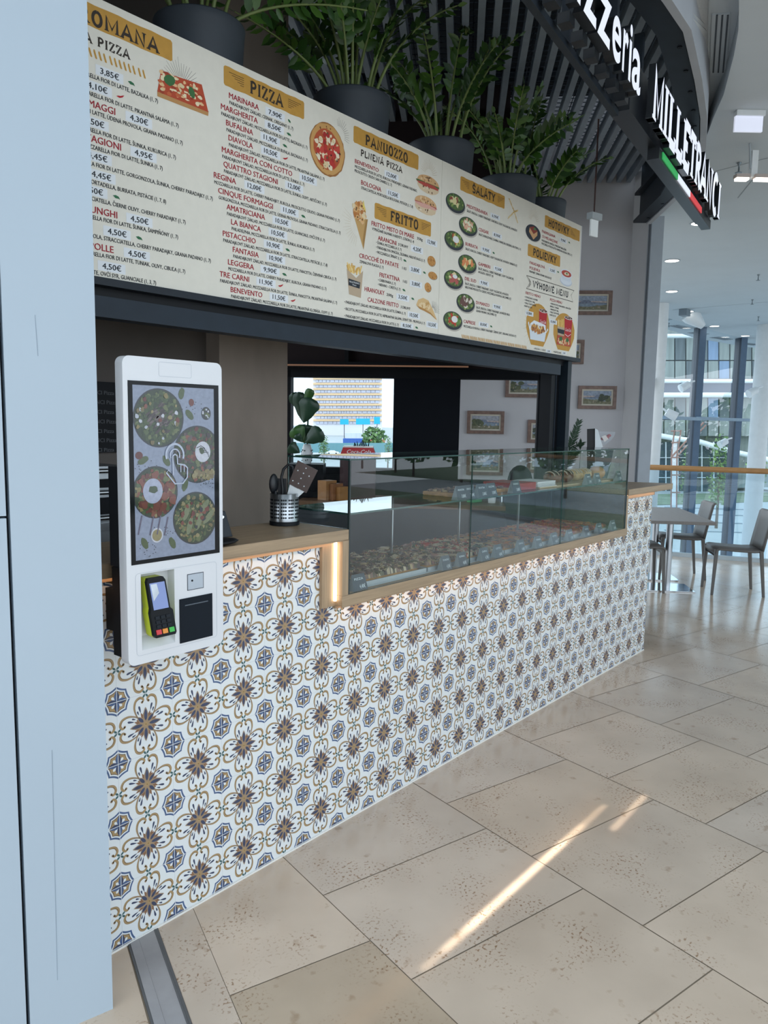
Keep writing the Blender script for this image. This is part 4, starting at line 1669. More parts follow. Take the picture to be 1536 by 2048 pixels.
WHT = [km(h) for h in ('c9cfd8', 'b6bfcc')]
PLT = km('3b4247')
def plate(u, v, r, pal, k, sz):
    sp2.ell(m, u, v, r, r, PLT, 2, 40)
    sp2.ell(m, u, v, r * .95, r * .95, GRN[2], 3, 40)
    sp2.scatter(m, u, v, r * .88, r * .88, pal, k, sz, 4)
plate(1.190, 1.601, .078, GRN, 330, .0055)
for i in range(60):
    a, q = random.uniform(0, 6.28), random.random() ** .7 * .05
    sp2.ell(m, 1.192 + q * math.cos(a) * .9, 1.598 + q * math.sin(a) * .8, .009, .0032, random.choice(MEAT), 7, 8, .2, random.choice((.6, .75, .5)))
sp2.scatter(m, 1.19, 1.60, .068, .068, RED + YEL + WHT, 26, .0055, 9)
plate(1.313, 1.502, .080, GRN + RED + MEAT, 260, .006)
sp2.ell(m, 1.330, 1.509, .026, .029, WHT[0], 9, 24)
for k in range(4):
    sp2.line(m, [(1.309 + .008 * k, 1.520 - .004 * k), (1.324 + .008 * k, 1.526 - .006 * k), (1.338 + .004 * k, 1.518 - .008 * k)], .0022, PLT, 10)
sp2.ell(m, 1.326, 1.512, .008, .010, GRN[0], 11, 12, .1, .5)
sp2.scatter(m, 1.335, 1.445, .045, .012, YEL, 40, .006, 9)
plate(1.176, 1.404, .070, RED + GRN + YEL, 230, .007)
sp2.scatter(m, 1.176, 1.404, .060, .060, RED, 26, .0095, 8)
sp2.ell(m, 1.167, 1.408, .030, .0335, km('a9b4cc'), 11, 30)
sp2.ell(m, 1.168, 1.412, .014, .010, GRN[0], 12, 14, .15)
plate(1.303, 1.324, .074, GRN + YEL, 300, .0055)
for (du, dv, ro) in ((-.03, .02, 1.2), (.03, .03, .9), (-.02, -.02, 1.3), (.012, -.01, 1.2), (.045, 0, .8)):
    sp2.ell(m, 1.303 + du, 1.324 + dv, .026, .009, km('9fb070'), 9, 14, .05, ro)
sp2.scatter(m, 1.303, 1.324, .05, .05, [PLT] + RED, 18, .006, 10)
for (u, v, ro) in ((1.262, 1.668, 1.3), (1.287, 1.612, 2.3), (1.211, 1.487, 2.2), (1.14, 1.49, .4), (1.27, 1.418, 1.2), (1.14, 1.27, 2.0), (1.226, 1.262, 2.0)):
    sp2.ell(m, u, v, .017, .009, GRN[1], 5, 14, .08, ro)
sp2.ell(m, 1.294, 1.645, .0085, .010, RED[0], 5)
sp2.ell(m, 1.128, 1.503, .011, .010, RED[1], 5)
sp2.ell(m, 1.343, 1.616, .016, .018, PLT, 5)
sp2.scatter(m, 1.343, 1.616, .012, .013, GRN + WHT, 20, .003, 6)
sp2.ell(m, 1.178, 1.288, .019, .020, WHT[0], 5)
sp2.ell(m, 1.178, 1.288, .015, .016, YEL[1], 6)
for k in range(90):
    u, v = random.choice(((1.30, 1.63), (1.14, 1.475), (1.15, 1.255), (1.20, 1.30), (1.36, 1.42)))
    sp2.ell(m, u + random.gauss(0, .02), v + random.gauss(0, .012), .0018, .0012, PLT, 4, 6)
for (u, v) in ((1.133, 1.345), (1.168, 1.34), (1.19, 1.34), (1.213, 1.335)):
    sp2.line(m, [(u, v), (u - .012, v - .05)], .004, km('7b7392'), 6)
m.build('screen_picture', bez_)
m = MB()
HND = km('b7c4da')
def hand_line(pts, w):
    sp2.line(m, pts, w, HND, 16)
hand_line(arc(1.237, 1.502, .028, .030, -20, 200, 14), .006)
hand_line(arc(1.237, 1.502, .015, .016, -30, 210, 12), .004)
hand_line([(1.230, 1.500), (1.231, 1.447), (1.216, 1.462), (1.209, 1.455), (1.236, 1.424), (1.262, 1.424), (1.276, 1.440), (1.277, 1.466), (1.268, 1.474), (1.256, 1.476), (1.245, 1.478), (1.244, 1.500), (1.237, 1.504), (1.230, 1.500)], .0042)
for x in (1.255, 1.266):
    hand_line([(x, 1.474), (x, 1.455)], .003)
m.build('touch_symbol', bez_)
m = MB()
m.box(1.274, 1.330, KY - .0008, KY, 1.120, 1.167, mat('scanner_rim', '3a424c', .3, var=.05))
sc = [(1.276, 1.122), (1.328, 1.122), (1.328, 1.165), (1.276, 1.165)]
sci = [(1.285, 1.138), (1.297, 1.138), (1.297, 1.153), (1.285, 1.153)]
SCN = mat('scanner_grey', 'aab3bd', .3, var=.04)
m.add([(x, KY - .001, z) for x, z in sc] + [(x, KY - .0012, z) for x, z in sci], [(0, 1, 5, 4), (1, 2, 6, 5), (2, 3, 7, 6), (3, 0, 4, 7), (4, 5, 6, 7)], SCN)
m.tube([(1.290, KY - .0012, 1.147), (1.290, KY - .0022, 1.147)], .003, BLACK, n=12)
m.build('barcode_scanner', kio)
m = MB()
DKP = mat('printer_door', '111922', .5, var=.06, spec=.15)
m.box(1.2465, 1.3590, KY - .003, KY, .9735, 1.1000, DKP)
prd_ = m.build('printer_door', kio, bevel=.001)
m = MB()
m.box(1.263, 1.342, KY - .0045, KY - .003, 1.0785, 1.0815, mat('paper_slot', '4a545e', .3, var=.05))
m.build('paper_slot', prd_)
m = MB()
m.box(1.10, 1.30, KB + .0005, -.105, .955, 1.20, BLACK)
m.box(1.14, 1.26, -.105, -.001, 1.0, 1.12, BLACK)
m.build('wall_mount', kio)
m = MB()
m.box(1.105, 1.20, KB + .0005, -.09, 1.2005, 1.47, mat('mount_column', '0f1720', .5, var=.1))
m.build('rear_column', kio)

pt = empty('payment_terminal', (1.18, -.20, 1.0115), 'black and lime card payment terminal in the kiosk niche', 'payment terminal')
LIMEG = mat('lime_plastic', 'b7c22a', .35, var=.05)
KBD = mat('terminal_black', '0c1015', .45, var=.1, spec=.2)
def tt(u, v, o):
    # local frame of the leaning terminal
    a = math.radians(7)
    return (1.180 + (u - .5) * .070 * (1 if v < .45 else .95) + (v - .5) * -.018 - .004, -.186 - o - (1 - v) * .016, 1.013 + v * .162)
m = MB()
def slabt(poly, o0, o1, mt, mb):
    n = len(poly)
    mb.add([tt(u, v, o1) for u, v in poly] + [tt(u, v, o0) for u, v in poly], [list(range(n)), [n + i for i in range(n)][::-1]] + [(i, i + n, (i + 1) % n + n, (i + 1) % n) for i in range(n)], mt)
bodyp = [(.06, 0), (.94, 0), (1, .04), (1, .42), (.92, .47), (.92, .94), (.84, 1), (.14, 1), (.06, .94), (.04, .5), (0, .42), (0, .04)]
slabt(bodyp, .012, .024, KBD, m)
fac_ = m.build('face', pt)
m = MB()
slabt(bodyp, -.014, .0115, LIMEG, m)
m.build('body', pt)
m = MB()
slabt([(.14, .47), (.84, .47), (.84, .92), (.14, .92)], .0245, .0255, mat('terminal_screen', '6f7fb0', .05, emis=.12), m)
slabt([(.2, .62), (.5, .74), (.46, .9), (.18, .9)], .0256, .0262, mat('screen_film', 'c3cbd4', .05, var=.2), m)
m.build('screen', fac_)
for i in range(4):
    for j in range(3):
        m = MB()
        u, v = .16 + .24 * j, .36 - .075 * i
        if i == 3 and j != 1:
            continue
        slabt([(u, v - .05), (u + .18, v - .05), (u + .18, v), (u, v)], .0242, .0262, mat('key_black', '1a2027', .5, var=.1, spec=.2), m)
        m.build('key', fac_)
for (u, h, lb) in ((.10, 'c8343c', 'red cancel key'), (.38, 'd98a36', 'orange key'), (.68, '3fae4a', 'green enter key')):
    m = MB()
    slabt([(u, .055), (u + .22, .055), (u + .22, .135), (u, .135)], .0242, .0268, mat('key_' + h, h, .4), m)
    m.build('key', fac_)['label'] = lb

# ------------------------------------------------------------------ menu board
BY = .36
mp = Plane(lambda u, v, o: (u, BY - o, v), .00025)
MBG = mat('menu_paper', 'e2ded2', .7, var=.02, scale=30)
MGO = mat('menu_gold', 'c0913f', .7, var=.05, scale=40)
MIN = mat('menu_ink', '1d2126', .7)
MRE = mat('menu_red', '9c2430', .7)
MHD = mat('menu_heading_ink', '332a22', .7)
MTG = mat('price_label', 'e2e6ea', .6)
MPR = mat('price_ink', '131a24', .6)
MGN = mat('menu_leaf', '2f6b47', .7)
MCH = mat('menu_chili', 'b3202a', .7)
MSE = mat('menu_seam', 'b9b5aa', .7)
menu = empty('menu_board', (3.0, .38, 2.048), 'wide cream menu board with red dish names above the counter', 'menu board')
m = MB()
for x0, x1 in ((.55, 3.217), (3.219, 4.7790)):
    m.box(x0, x1, BY, BY + .035, 2.0485, 2.893, MBG)
m.build('board_panel', menu)
m = MB()
m.box(4.7795, 4.786, BY - .002, BY + .037, 2.0485, 2.893, mat('board_edge', 'e6e7e8', .4, var=.02))
m.build('edge_trim', menu)
DF = .319 / (lambda g: max(p[0] for p in g) - min(p[0] for p in g))([p for p in glyphs('PARADAJKOVÝ ZÁKLAD, CESNAK, OREGANO (1, 7)', .02)[0]])   # metres per font unit
stickers = []
def sticker(x0, x1, z0, z1, s):
    mm = MB()
    mp.rect(mm, x0, z0, x1, z1, MTG, 2)
    h = z1 - z0
    mp.text(mm, s + '€', x0 + .016, z0 + h * .24, h * .56, MPR, width=x1 - x0 - .032, bold=.028, layer=4)
    stickers.append((mm, s))
def desc(s, u, v, width=None, right=None, cap=.0115, asp=None):
    descs = MB()
    _desc(descs, s, u, v, width, right, cap, asp)
    descs.build('dish_description', menu)
def _desc(descs, s, u, v, width, right, cap, asp):
    if width:
        mp.text(descs, s, u, v, cap, MIN, width=width, bold=.042)
    else:
        k = cap / CAPH
        mp.text(descs, s, u or 0, v, cap, MIN, right=right, bold=.042, asp=(asp or DF / (.0115 / CAPH)))
def name(s, u, v, u1, cap=.019):
    names = MB()
    mp.text(names, s, u, v, cap, MRE, width=u1 - u, bold=.034)
    names.build('dish_name', menu)
def leaf(u, v, w=.026, mt=None):
    mm = MB()
    mp.poly(mm, [(u, v + .001), (u + w * .35, v - .006), (u + w * .75, v - .0055), (u + w, v - .007), (u + w * .8, v + .001), (u + w * .4, v + .004)], mt or MGN, 3)
    mm.build('leaf_icon', menu)
def chili(u, v):
    mm = MB()
    mp.poly(mm, [(u, v - .004), (u + .012, v - .0065), (u + .022, v - .002), (u + .029, v + .006), (u + .024, v + .005), (u + .016, v + .001), (u + .006, v - .001)], MCH, 3)
    mm.build('chili_icon', menu)

PZL = 'PARADAJKOVÝ ZÁKLAD, '
MFL = 'MOZZARELLA FIOR DI LATTE'
rows = [
    ('MARINARA', 1.886, 2.028, PZL + 'CESNAK, OREGANO (1, 7)', 2.206, 2.061, '7,90', 'l2'), ('MARGHERITA', 1.849, 2.022, PZL + MFL + ', BAZALKA (1, 7)', 2.285, 2.057, '8,50', 'l'),
    ('BUFALINA', 1.872, 1.999, PZL + 'MOZZARELLA DI BUFALA, BAZALKA (1, 7)', 2.287, 2.036, '11,90', 'l'), ('DIAVOLA', 1.883, 1.998, PZL + MFL + ', PIKANTNÁ SALÁMA (1, 7)', 2.385, 2.038, '10,50', 'c'),
    ('MARGHERITA CON COTTO', 1.852, 2.201, PZL + MFL + ', ŠUNKA (1, 7)', 2.269, 2.241, '10,50', ''), ('QUATTRO STAGIONI', 1.859, 2.124, PZL + MFL + ', ŠUNKA, OLIVY, ARTIČOKY (1, 7)', 2.400, 2.163, '12,00', ''),
    ('REGINA', 1.815, 1.916, MFL + ', CHERRY PARADAJKY, RUKOLA, PROSCIUTTO CRUDO, GRANA PADANO (1, 7)', 2.480, 1.956, '12,00', ''), ('CINQUE FORMAGGI', 1.834, 2.099, 'GORGONZOLA, ' + MFL + ', ÚDENÁ PROVOLA, GRANA PADANO, STRACCIATELLA (1, 7)', 2.486, 2.138, '11,00', 'l'),
    ('AMATRICIANA', 1.872, 2.058, PZL + MFL + ', GUANCIALE, OVČÍ SYR (1, 7)', 2.390, 2.097, '10,50', ''), ('LA BIANCA', 1.893, 2.037, 'PHILADELPHIA, ' + MFL + ', ŠUNKA, KUKURICA (1, 7)', 2.329, 2.076, '10,50', ''),
    ('PISTACCHIO', 1.854, 2.011, PZL + MFL + ', STRACCIATELLA, PISTÁCIE (1, 7, 8)', 2.407, 2.052, '10,90', 'l'), ('FANTASIA', 1.900, 2.026, PZL + MFL + ', PANCETTA, ČERVENÁ CIBUĽA (1, 7)', 2.463, 2.065, '10,90', ''),
    ('LEGGERA', 1.877, 2.002, MFL + ', CHERRY PARADAJKY, RUKOLA, GRANA PADANO (1, 7)', 2.402, 2.035, '9,90', 'l'), ('TRE CARNI', 1.838, 1.978, PZL + MFL + ', ŠUNKA, PANCETTA, PIKANTNÁ SALÁMA (1, 7)', 2.469, 2.014, '11,90', 'c'),
    ('BENEVENTO', 1.889, 2.044, PZL + MFL + ', PIKANTNÁ KLOBÁSA, OLIVY (1, 7)', 2.442, 2.082, '11,50', 'c')]
for i, (nm, u0, u1, d, r, pu, pr, ic) in enumerate(rows):
    z = 2.7625 - .0491 * i
    name(nm, u0, z, u1)
    desc(d, u0 + .002, z - .0205, width=r - u0 - .002)
    sticker(pu, pu + .0995, z - .0045, z + .0255, pr)
    if ic == 'l':
        leaf(pu + .113, z + .009)
    elif ic == 'c':
        chili(pu + .112, z + .011)
    elif ic == 'l2':
        for k in (0, 1):
            leaf(pu + .116 + .004 * k, z + .011 - .002 * k, .012)
PZM = 'ZÁKLAD, ' + MFL
left = [(2.6495, 1.585, 'PARADAJKOVÝ ' + PZM + ', BAZALKA (1, 7)', None, (1.360, 1.457, '3,85'), ('l', 1.473)), (2.595, 1.666, 'PARADAJKOVÝ ' + PZM + ', PIKANTNÁ SALÁMA (1, 7)', None, (1.316, 1.415, '4,10'), ('c', 1.430)),
        (2.5425, 1.682, MFL + ', ÚDENÁ PROVOLA, GRANA PADANO (1, 7)', ('QUATTRO FORMAGGI', 1.425, 2.563), (1.462, 1.561, '4,30'), None), (2.4875, 1.653, 'PARADAJKOVÝ ' + PZM + ', ŠUNKA, KUKURICA (1, 7)', None, (1.302, 1.401, '4,50'), None),
        (2.4375, 1.599, MFL + ', ŠUNKA (1, 7)', ('QUATTRO STAGIONI', 1.443, 2.459), (1.477, 1.576, '4,95'), None), (2.386, 1.809, MFL + ', GORGONZOLA, ŠUNKA, CHERRY PARADAJKY (1, 7)', None, (1.310, 1.409, '4,45'), None),
        (2.3315, 1.611, 'RICOTTA, MORTADELLA, BURRATA, PISTÁCIE (1, 7, 8)', None, (1.322, 1.421, '4,45'), None), (2.280, 1.690, 'STRACCIATELLA, ČIERNE OLIVY, CHERRY PARADAJKY (1, 7)', None, (1.292, 1.391, '4,50'), ('l', 1.410)),
        (2.2235, 1.658, MFL + ', ŠUNKA, ŠAMPIŇÓNY (1, 7)', ('PROSCIUTTO FUNGHI', 1.424, 2.2435), (1.457, 1.556, '4,50'), None), (2.1665, 1.798, 'MOZZARELLA, RUKOLA, STRACCIATELLA, CHERRY PARADAJKY, GRANA PADANO (1, 7)', None, (1.373, 1.472, '4,50'), ('l', 1.491)),
        (2.111, 1.686, MFL + ', TUNIAK, OLIVY, CIBUĽA (1, 7)', ('TONNO E CIPOLLE', 1.408, 2.1315), (1.445, 1.544, '4,50'), None), (2.054, 1.566, MFL + ', OVČÍ SYR, GUANCIALE (1, 3, 7)', None, (1.351, 1.450, '4,50'), None)]
for z, r, d, nm, st_, ic in left:
    desc(d, None, z, right=r, cap=.0125)
    if nm:
        names = MB()
        mp.text(names, nm[0], 0, nm[2], .0205, MRE, right=nm[1], bold=.034, asp=1.0)
        names.build('dish_name', menu)
    sticker(st_[0], st_[1], z + .0155, z + .0465, st_[2])
    if ic:
        (leaf if ic[0] == 'l' else chili)(ic[1], z + .032)
# panuozzo
name('BENEVENTO', 2.573, 2.7145, 2.731, .0165)
desc(MFL + ', RUKOLA, PARADAJKY, GRANA PADANO,', 2.573, 2.695, 3.018 - 2.573)
desc('PROSCIUTTO CRUDO SAN DANIELE (1, 7)', 2.572, 2.677, 2.827 - 2.572)
sticker(2.773, 2.875, 2.708, 2.737, '12,00')
name('BOLOGNA', 2.615, 2.635, 2.752)
desc('STRACCIATELLA, MORTADELLA BOLOGNA, PISTÁCIE (1, 7, 8)', 2.616, 2.616, 2.988 - 2.616)
sticker(2.788, 2.889, 2.630, 2.659, '11,50')
# fritto
name('FRITTO MISTO DI MARE', 2.689, 2.477, 3.001)
desc('350g', 3.026, 2.479, .044, cap=.012)
sticker(3.096, 3.192, 2.471, 2.501, '12,90')
desc('VYPRÁŽANÉ KALMÁRE A KREVETY, CITRÓN (1, 4)', 2.693, 2.4575, .309)
name('ARANCINI', 2.735, 2.422, 2.868)
desc('3 DRUHY', 2.883, 2.424, .075, cap=.012)
sticker(2.979, 3.076, 2.416, 2.447, '4,20')
desc('• ŠUNKA, MOZZARELLA (1, 7)', 2.723, 2.404, .184)
desc('• PARADAJKOVÁ OMÁČKA, ZELENINA, MÄSOVÉ RAGÚ (1, 7)', 2.723, 2.3835, .37)
desc('• MOZZARELLA, ŠPENÁT (1, 7)', 2.724, 2.362, .186)
leaf(2.922, 2.366)
name('CROCCHÉ DI PATATE', 2.609, 2.323, 2.888)
desc('1 KS', 2.916, 2.322, .031, cap=.012)
sticker(2.968, 3.065, 2.318, 2.349, '3,80')
desc('ZEMIAKOVÁ PLACKA (1, 7)', 2.612, 2.3015, .166)
leaf(3.078, 2.335)
name('FRITATTINA', 2.751, 2.262, 2.898)
desc('1 KS', 2.924, 2.262, .031, cap=.012)
sticker(2.976, 3.074, 2.253, 2.283, '3,80')
desc('• CARBONARA (1, 7)', 2.740, 2.2415, .128)
desc('• NERANO - CUKETA (1, 7)', 2.740, 2.2215, .165)
leaf(2.919, 2.229)
name('HRANOLKY', 2.649, 2.1845, 2.788)
desc('200g', 2.803, 2.1845, .048, cap=.012)
sticker(2.875, 2.974, 2.177, 2.207, '3,50')
leaf(2.989, 2.198)
name('CALZONE FRITTO', 2.670, 2.141, 2.893)
desc('3 DRUHY', 2.910, 2.141, .075, cap=.012)
desc('• ' + PZL + MFL + ', ŠUNKA (1, 7)', 2.516, 2.1145, .432)
sticker(2.965, 3.063, 2.104, 2.134, '10,50')
desc('• RICOTTA, ' + MFL + ', NEPIKANTNÁ SALÁMA, ÚDENÝ SYR - PROVOLA (1, 7)', 2.516, 2.0855, .588)
sticker(3.116, 3.214, 2.075, 2.105, '10,50')
desc('• ' + PZL + MFL + ' (1, 7)', 2.517, 2.0555, .379)
sticker(2.912, 3.011, 2.0505, 2.0765, '8,50')
leaf(3.025, 2.065)
# salads
sal = [('MEDITERRANEA', 3.444, 3.646, 2.720, 'ŠALÁT, RUKOLA, CHERRY PARADAJKY, KUKURICA, OLIVY TAGGIASCHE, AVOKÁDO', 3.963, None, 3.675, '6,90', 0), ('CEASAR', 3.563, 3.663, 2.625, 'ŠALÁT, KURACIE MÄSO, SLANINA, PARMEZÁN, DRESSING, KRUTÓNY (1, 7)', 4.013, None, 3.701, '8,90', 0),
       ('BURRATA', 3.442, 3.559, 2.528, 'ŠALÁT, RUKOLA, CHERRY PARADAJKY, OLIVY TAGGIASCHE, AVOKÁDO, BURRATA (7)', 3.977, None, 3.592, '9,90', 1), ('GAMBERI', 3.569, 3.690, 2.448, 'ŠALÁT, RUKOLA, CHERRY PARADAJKY, OLIVY TAGGIASCHE,', 3.946, 'AVOKÁDO, KREVETY (4)', 3.725, '9,50', 0),
       ('DEL SUD', 3.446, 3.554, 2.352, 'ŠALÁT, RUKOLA, CHERRY PARADAJKY, OLIVY TAGGIASCHE, AVOKÁDO,', 3.896, 'GRILOVANÉ PROSCIUTTO CRUDO, MOZZARELLA DI BUFALA, BALZAMIKO (7)', 3.584, '9,90', 0), ('DI MANZO', 3.560, 3.695, 2.243, 'ŠALÁT, RUKOLA, CHERRY PARADAJKY, HOVÄDZIE MÄSO,', 3.919, 'GRANA PADANO, BALZAMIKO (7)', 3.727, '9,90', 0),
       ('CAPRESE', 3.445, 3.559, 2.1315, 'MOZZARELLA DI BUFALA, CHERRY PARADAJKY, ČIERNE OLIVY, OREGANO, BAZALKA (7)', 3.996, None, 3.592, '8,00', 1)]
e2 = [0, 0, 0, 3.724, 3.924, 3.770, 0]
for i, (nm, u0, u1, z, d, r, d2, pu, pr, lf) in enumerate(sal):
    name(nm, u0, z, u1, .0165)
    desc(d, u0 + .002, z - .0225, r - u0 - .002)
    if d2:
        desc(d2, u0 + .003, z - .0405, e2[i] - u0 - .003)
    sticker(pu, pu + .099, z - .003, z + .0235, pr)
    if lf:
        leaf(pu + .115, z + .011)
# hot dishes, soup
name('PARMIGIANA', 4.256, 2.751, 4.426, .0155)
name('DI MELANZANE', 4.264, 2.722, 4.460, .0155)
desc('PARADAJKOVÁ OMÁČKA, VYPRÁŽANÝ BAKLAŽÁN,', 4.257, 2.7005, .324)
desc(MFL + ', PARMEZÁN, BAZALKA, PEPR (1, 7)', 4.258, 2.6825, .405)
sticker(4.486, 4.582, 2.742, 2.768, '9,90')
leaf(4.603, 2.760)
name('PARADAJKOVÁ', 4.122, 2.5465, 4.309, .0155)
name('POLIEVKA', 4.124, 2.5175, 4.251, .0155)
desc('PARADAJKY, GRANA PADANO, BAZALKA (7)', 4.122, 2.498, .276)
sticker(4.359, 4.456, 2.538, 2.565, '3,50')
leaf(4.470, 2.557)
name('FRITTO MENU', 4.088, 2.3675, 4.269, .0150)
for k, s in enumerate(('• VYPRÁŽANÉ KALMÁRE', '• HRANOLKY 200g', '• MALÉ ČAPOVANÉ', '   NÁPOJ 0,3l')):
    desc(s, 4.078, 2.3455 - .0173 * k, (.158, .126, .14, .092)[k], cap=.0095)
sticker(4.092, 4.190, 2.247, 2.274, '10,80')
name('PIZZA MENU', 4.393, 2.368, 4.555, .0150)
for k, s in enumerate(('• KÚSKOVÁ PIZZA MARGHERITA / BAKLAŽÁN', '   RÍMSKA / TUNIAK', '• HRANOLKY 200g', '• MALÉ ČAPOVANÉ', '   NÁPOJ 0,3l')):
    desc(s, 4.397, 2.348 - .0172 * k, (.283, .117, .114, .122, .08)[k], cap=.0095)
sticker(4.397, 4.497, 2.232, 2.258, '8,00')
desc('+PIZZA / 1 KUS', 4.214, 2.0575, .146, cap=.010)
sticker(4.368, 4.437, 2.0515, 2.0705, '1,50')
desc('+NÁPOJ 0,5l', 4.466, 2.0585, .104, cap=.010)
sticker(4.582, 4.647, 2.057, 2.0745, '1,20')

# headings on gold
def banner2(x0, x1, z0, z1, word, a, b, zb, cap, extra=True):
    mm = MB()
    r = .006
    n = 16
    top = [(x0 + (x1 - x0) * i / n, z1 + .0016 * math.sin(i * 1.9) * (1 if 0 < i < n else 0)) for i in range(n + 1)]
    bot = [(x0 + (x1 - x0) * i / n, z0 + .0016 * math.sin(i * 1.7 + 1) * (1 if 0 < i < n else 0)) for i in range(n + 1)]
    top[0], top[-1] = (x0 + r, z1), (x1 - r, z1)
    bot[0], bot[-1] = (x0 + r, z0), (x1 - r, z0)
    mp.poly(mm, bot + [(x1, z0 + r), (x1, z1 - r)] + top[::-1] + [(x0, z1 - r), (x0, z0 + r)], MGO, 1)
    hb_ = mm.build('heading_banner', menu)
    mm = MB()
    slab(mp, mm, word, a, zb, b, cap, MHD, layer=3)
    if extra:
        for k in range(5):
            w = .07 - .013 * k
            if extra in (True, 'L'):
                xr = a - .030
                mp.rect(mm, xr - w, z1 - .0175 - .0072 * k, xr, z1 - .0158 - .0072 * k, MHD, 3)
            if extra in (True, 'R'):
                xl = b + .027
                w2 = w if extra is True else .012 + .013 * k
                mp.rect(mm, xl, z1 - .0175 - .0072 * k, xl + w2, z1 - .0158 - .0072 * k, MHD, 3)
    return mm.build('heading_lettering', hb_)
banner2(1.00, 1.645, 2.801, 2.868, 'PIZZA ROMANA', 1.085, 1.591, 2.808, .043, False)
banner2(1.8625, 2.266, 2.800, 2.868, 'PIZZA', 1.986, 2.151, 2.811, .044)
banner2(2.5615, 3.024, 2.797, 2.866, 'PANUOZZO', 2.640, 2.941, 2.808, .042, False)
banner2(2.7085, 3.137, 2.511, 2.580, 'FRITTO', 2.822, 3.033, 2.525, .042)
banner2(3.3795, 3.818, 2.791, 2.860, 'ŠALÁTY', 3.492, 3.715, 2.8055, .040)
banner2(4.2855, 4.760, 2.790, 2.859, 'HOTOVKY', 4.333, 4.606, 2.8035, .040, 'R')
banner2(4.0945, 4.505, 2.588, 2.6565, 'POLIEVKY', 4.158, 4.452, 2.601, .040, False)
m = MB()
slab(mp, m, 'PLNENÁ PIZZA', 2.610, 2.7535, 2.901, .027, MHD)
m.build('subheading', menu)
m = MB()
slab(mp, m, 'RIMSKA PIZZA', 1.20, 2.7505, 1.482, .0275, MHD)
m.build('subheading', menu)
m = MB()
rib = [(4.091, 2.474), (4.716, 2.474), (4.674, 2.440), (4.706, 2.401), (4.094, 2.400), (4.131, 2.437), (4.091, 2.474)]
mp.line(m, rib + [rib[1]], .0035, MHD, 2)
for k in range(4):
    mp.line(m, [(4.105 + .008 * k, 2.470 - .004 * k), (4.136 + .004 * k, 2.440)], .0012, MHD, 2)
    mp.line(m, [(4.108 + .008 * k, 2.404 + .004 * k), (4.136 + .004 * k, 2.436)], .0012, MHD, 2)
slab(mp, m, 'VÝHODNÉ MENU', 4.170, 2.4195, 4.634, .036, MIN, th=.17)
m.build('ribbon', menu)
def rope(x0, x1, z0, z1, per=.0135, skip=6):
    mm = MB()
    x, k = x0, 0
    while x < x1:
        if k % skip != skip - 1 or True:
            mp.poly(mm, [(x, z1), (x + .004, z1 - .001), (x + .0115, z0 + .002), (x + .010, z0), (x + .005, z0 + .001), (x - .001, z1 - .006)], MGO, 2)
        x += per
        k += 1
        if k % skip == 0:
            x += .004
    mm.build('rope_ornament', menu)
rope(1.10, 1.530, 2.711, 2.737, .0165)
rope(3.432, 4.118, 2.0505, 2.0705, .0125)
def rays(cx, cz, r0, r1, a0, a1, n, mt=None, w=.0012):
    mm = MB()
    for i in range(n):
        a = math.radians(a0 + (a1 - a0) * i / (n - 1))
        q = r1 * random.uniform(.8, 1.0)
        mp.line(mm, [(cx + r0 * math.cos(a), cz + r0 * math.sin(a)), (cx + q * math.cos(a), cz + q * math.sin(a))], w, mt or MHD, 2, w1=w * .6)
    mm.build('ray_ornament', menu)
MTA = mat('menu_tan_ink', 'b39c72', .7)
rays(1.680, 2.735, .03, .092, 20, 160, 17)
rays(2.470, 2.80, .035, .075, -15, 100, 13)
rays(3.110, 2.795, .03, .078, 15, 165, 15, MTA)
rays(3.165, 2.155, .02, .065, 0, 95, 12)
rays(4.150, 2.79, .03, .08, 15, 165, 13, MTA)
rays(4.24, 2.20, .11, .18, 130, 235, 13, MTA)
rays(2.60, 2.46, .05, .11, 150, 260, 13, MTA, .0007)
FB = {}
def fmx(h):
    if h not in FB:
        FB[h] = mat('print_' + h, h, .7)
    return FB[h]
def pic(label):
    return MB()
def done(mm, lb):
    o = mm.build('food_picture', menu)
    o['label'] = lb
    return o
# pizza square slice
m = MB()
mp.poly(m, [(1.583, 2.690), (1.583, 2.671), (1.792, 2.671), (1.794, 2.688)], fmx('b98a55'), 2)
mp.poly(m, [(1.583, 2.686), (1.793, 2.684), (1.765, 2.768), (1.598, 2.755)], fmx('b5482a'), 3)
for k in range(70):
    a, b = random.random(), random.random()
    u = 1.598 + .165 * a + (.012 - .0) * (1 - b) * (a * 2 - 1)
    v = 2.694 + .064 * b
    mp.ell(m, u, v, random.uniform(.004, .012), random.uniform(.003, .008), fmx(random.choice(['e2b98a', 'd9c9a0', 'c4623a', '9c3a22', 'e8d8b4'])), 4, 8, .3)
mp.ell(m, 1.632, 2.737, .022, .017, fmx('3c6a3c'), 6, 14, .1, .3)
mp.ell(m, 1.722, 2.728, .013, .019, fmx('3c6a3c'), 6, 14, .1, .4)
done(m, 'printed square pizza slice with basil')
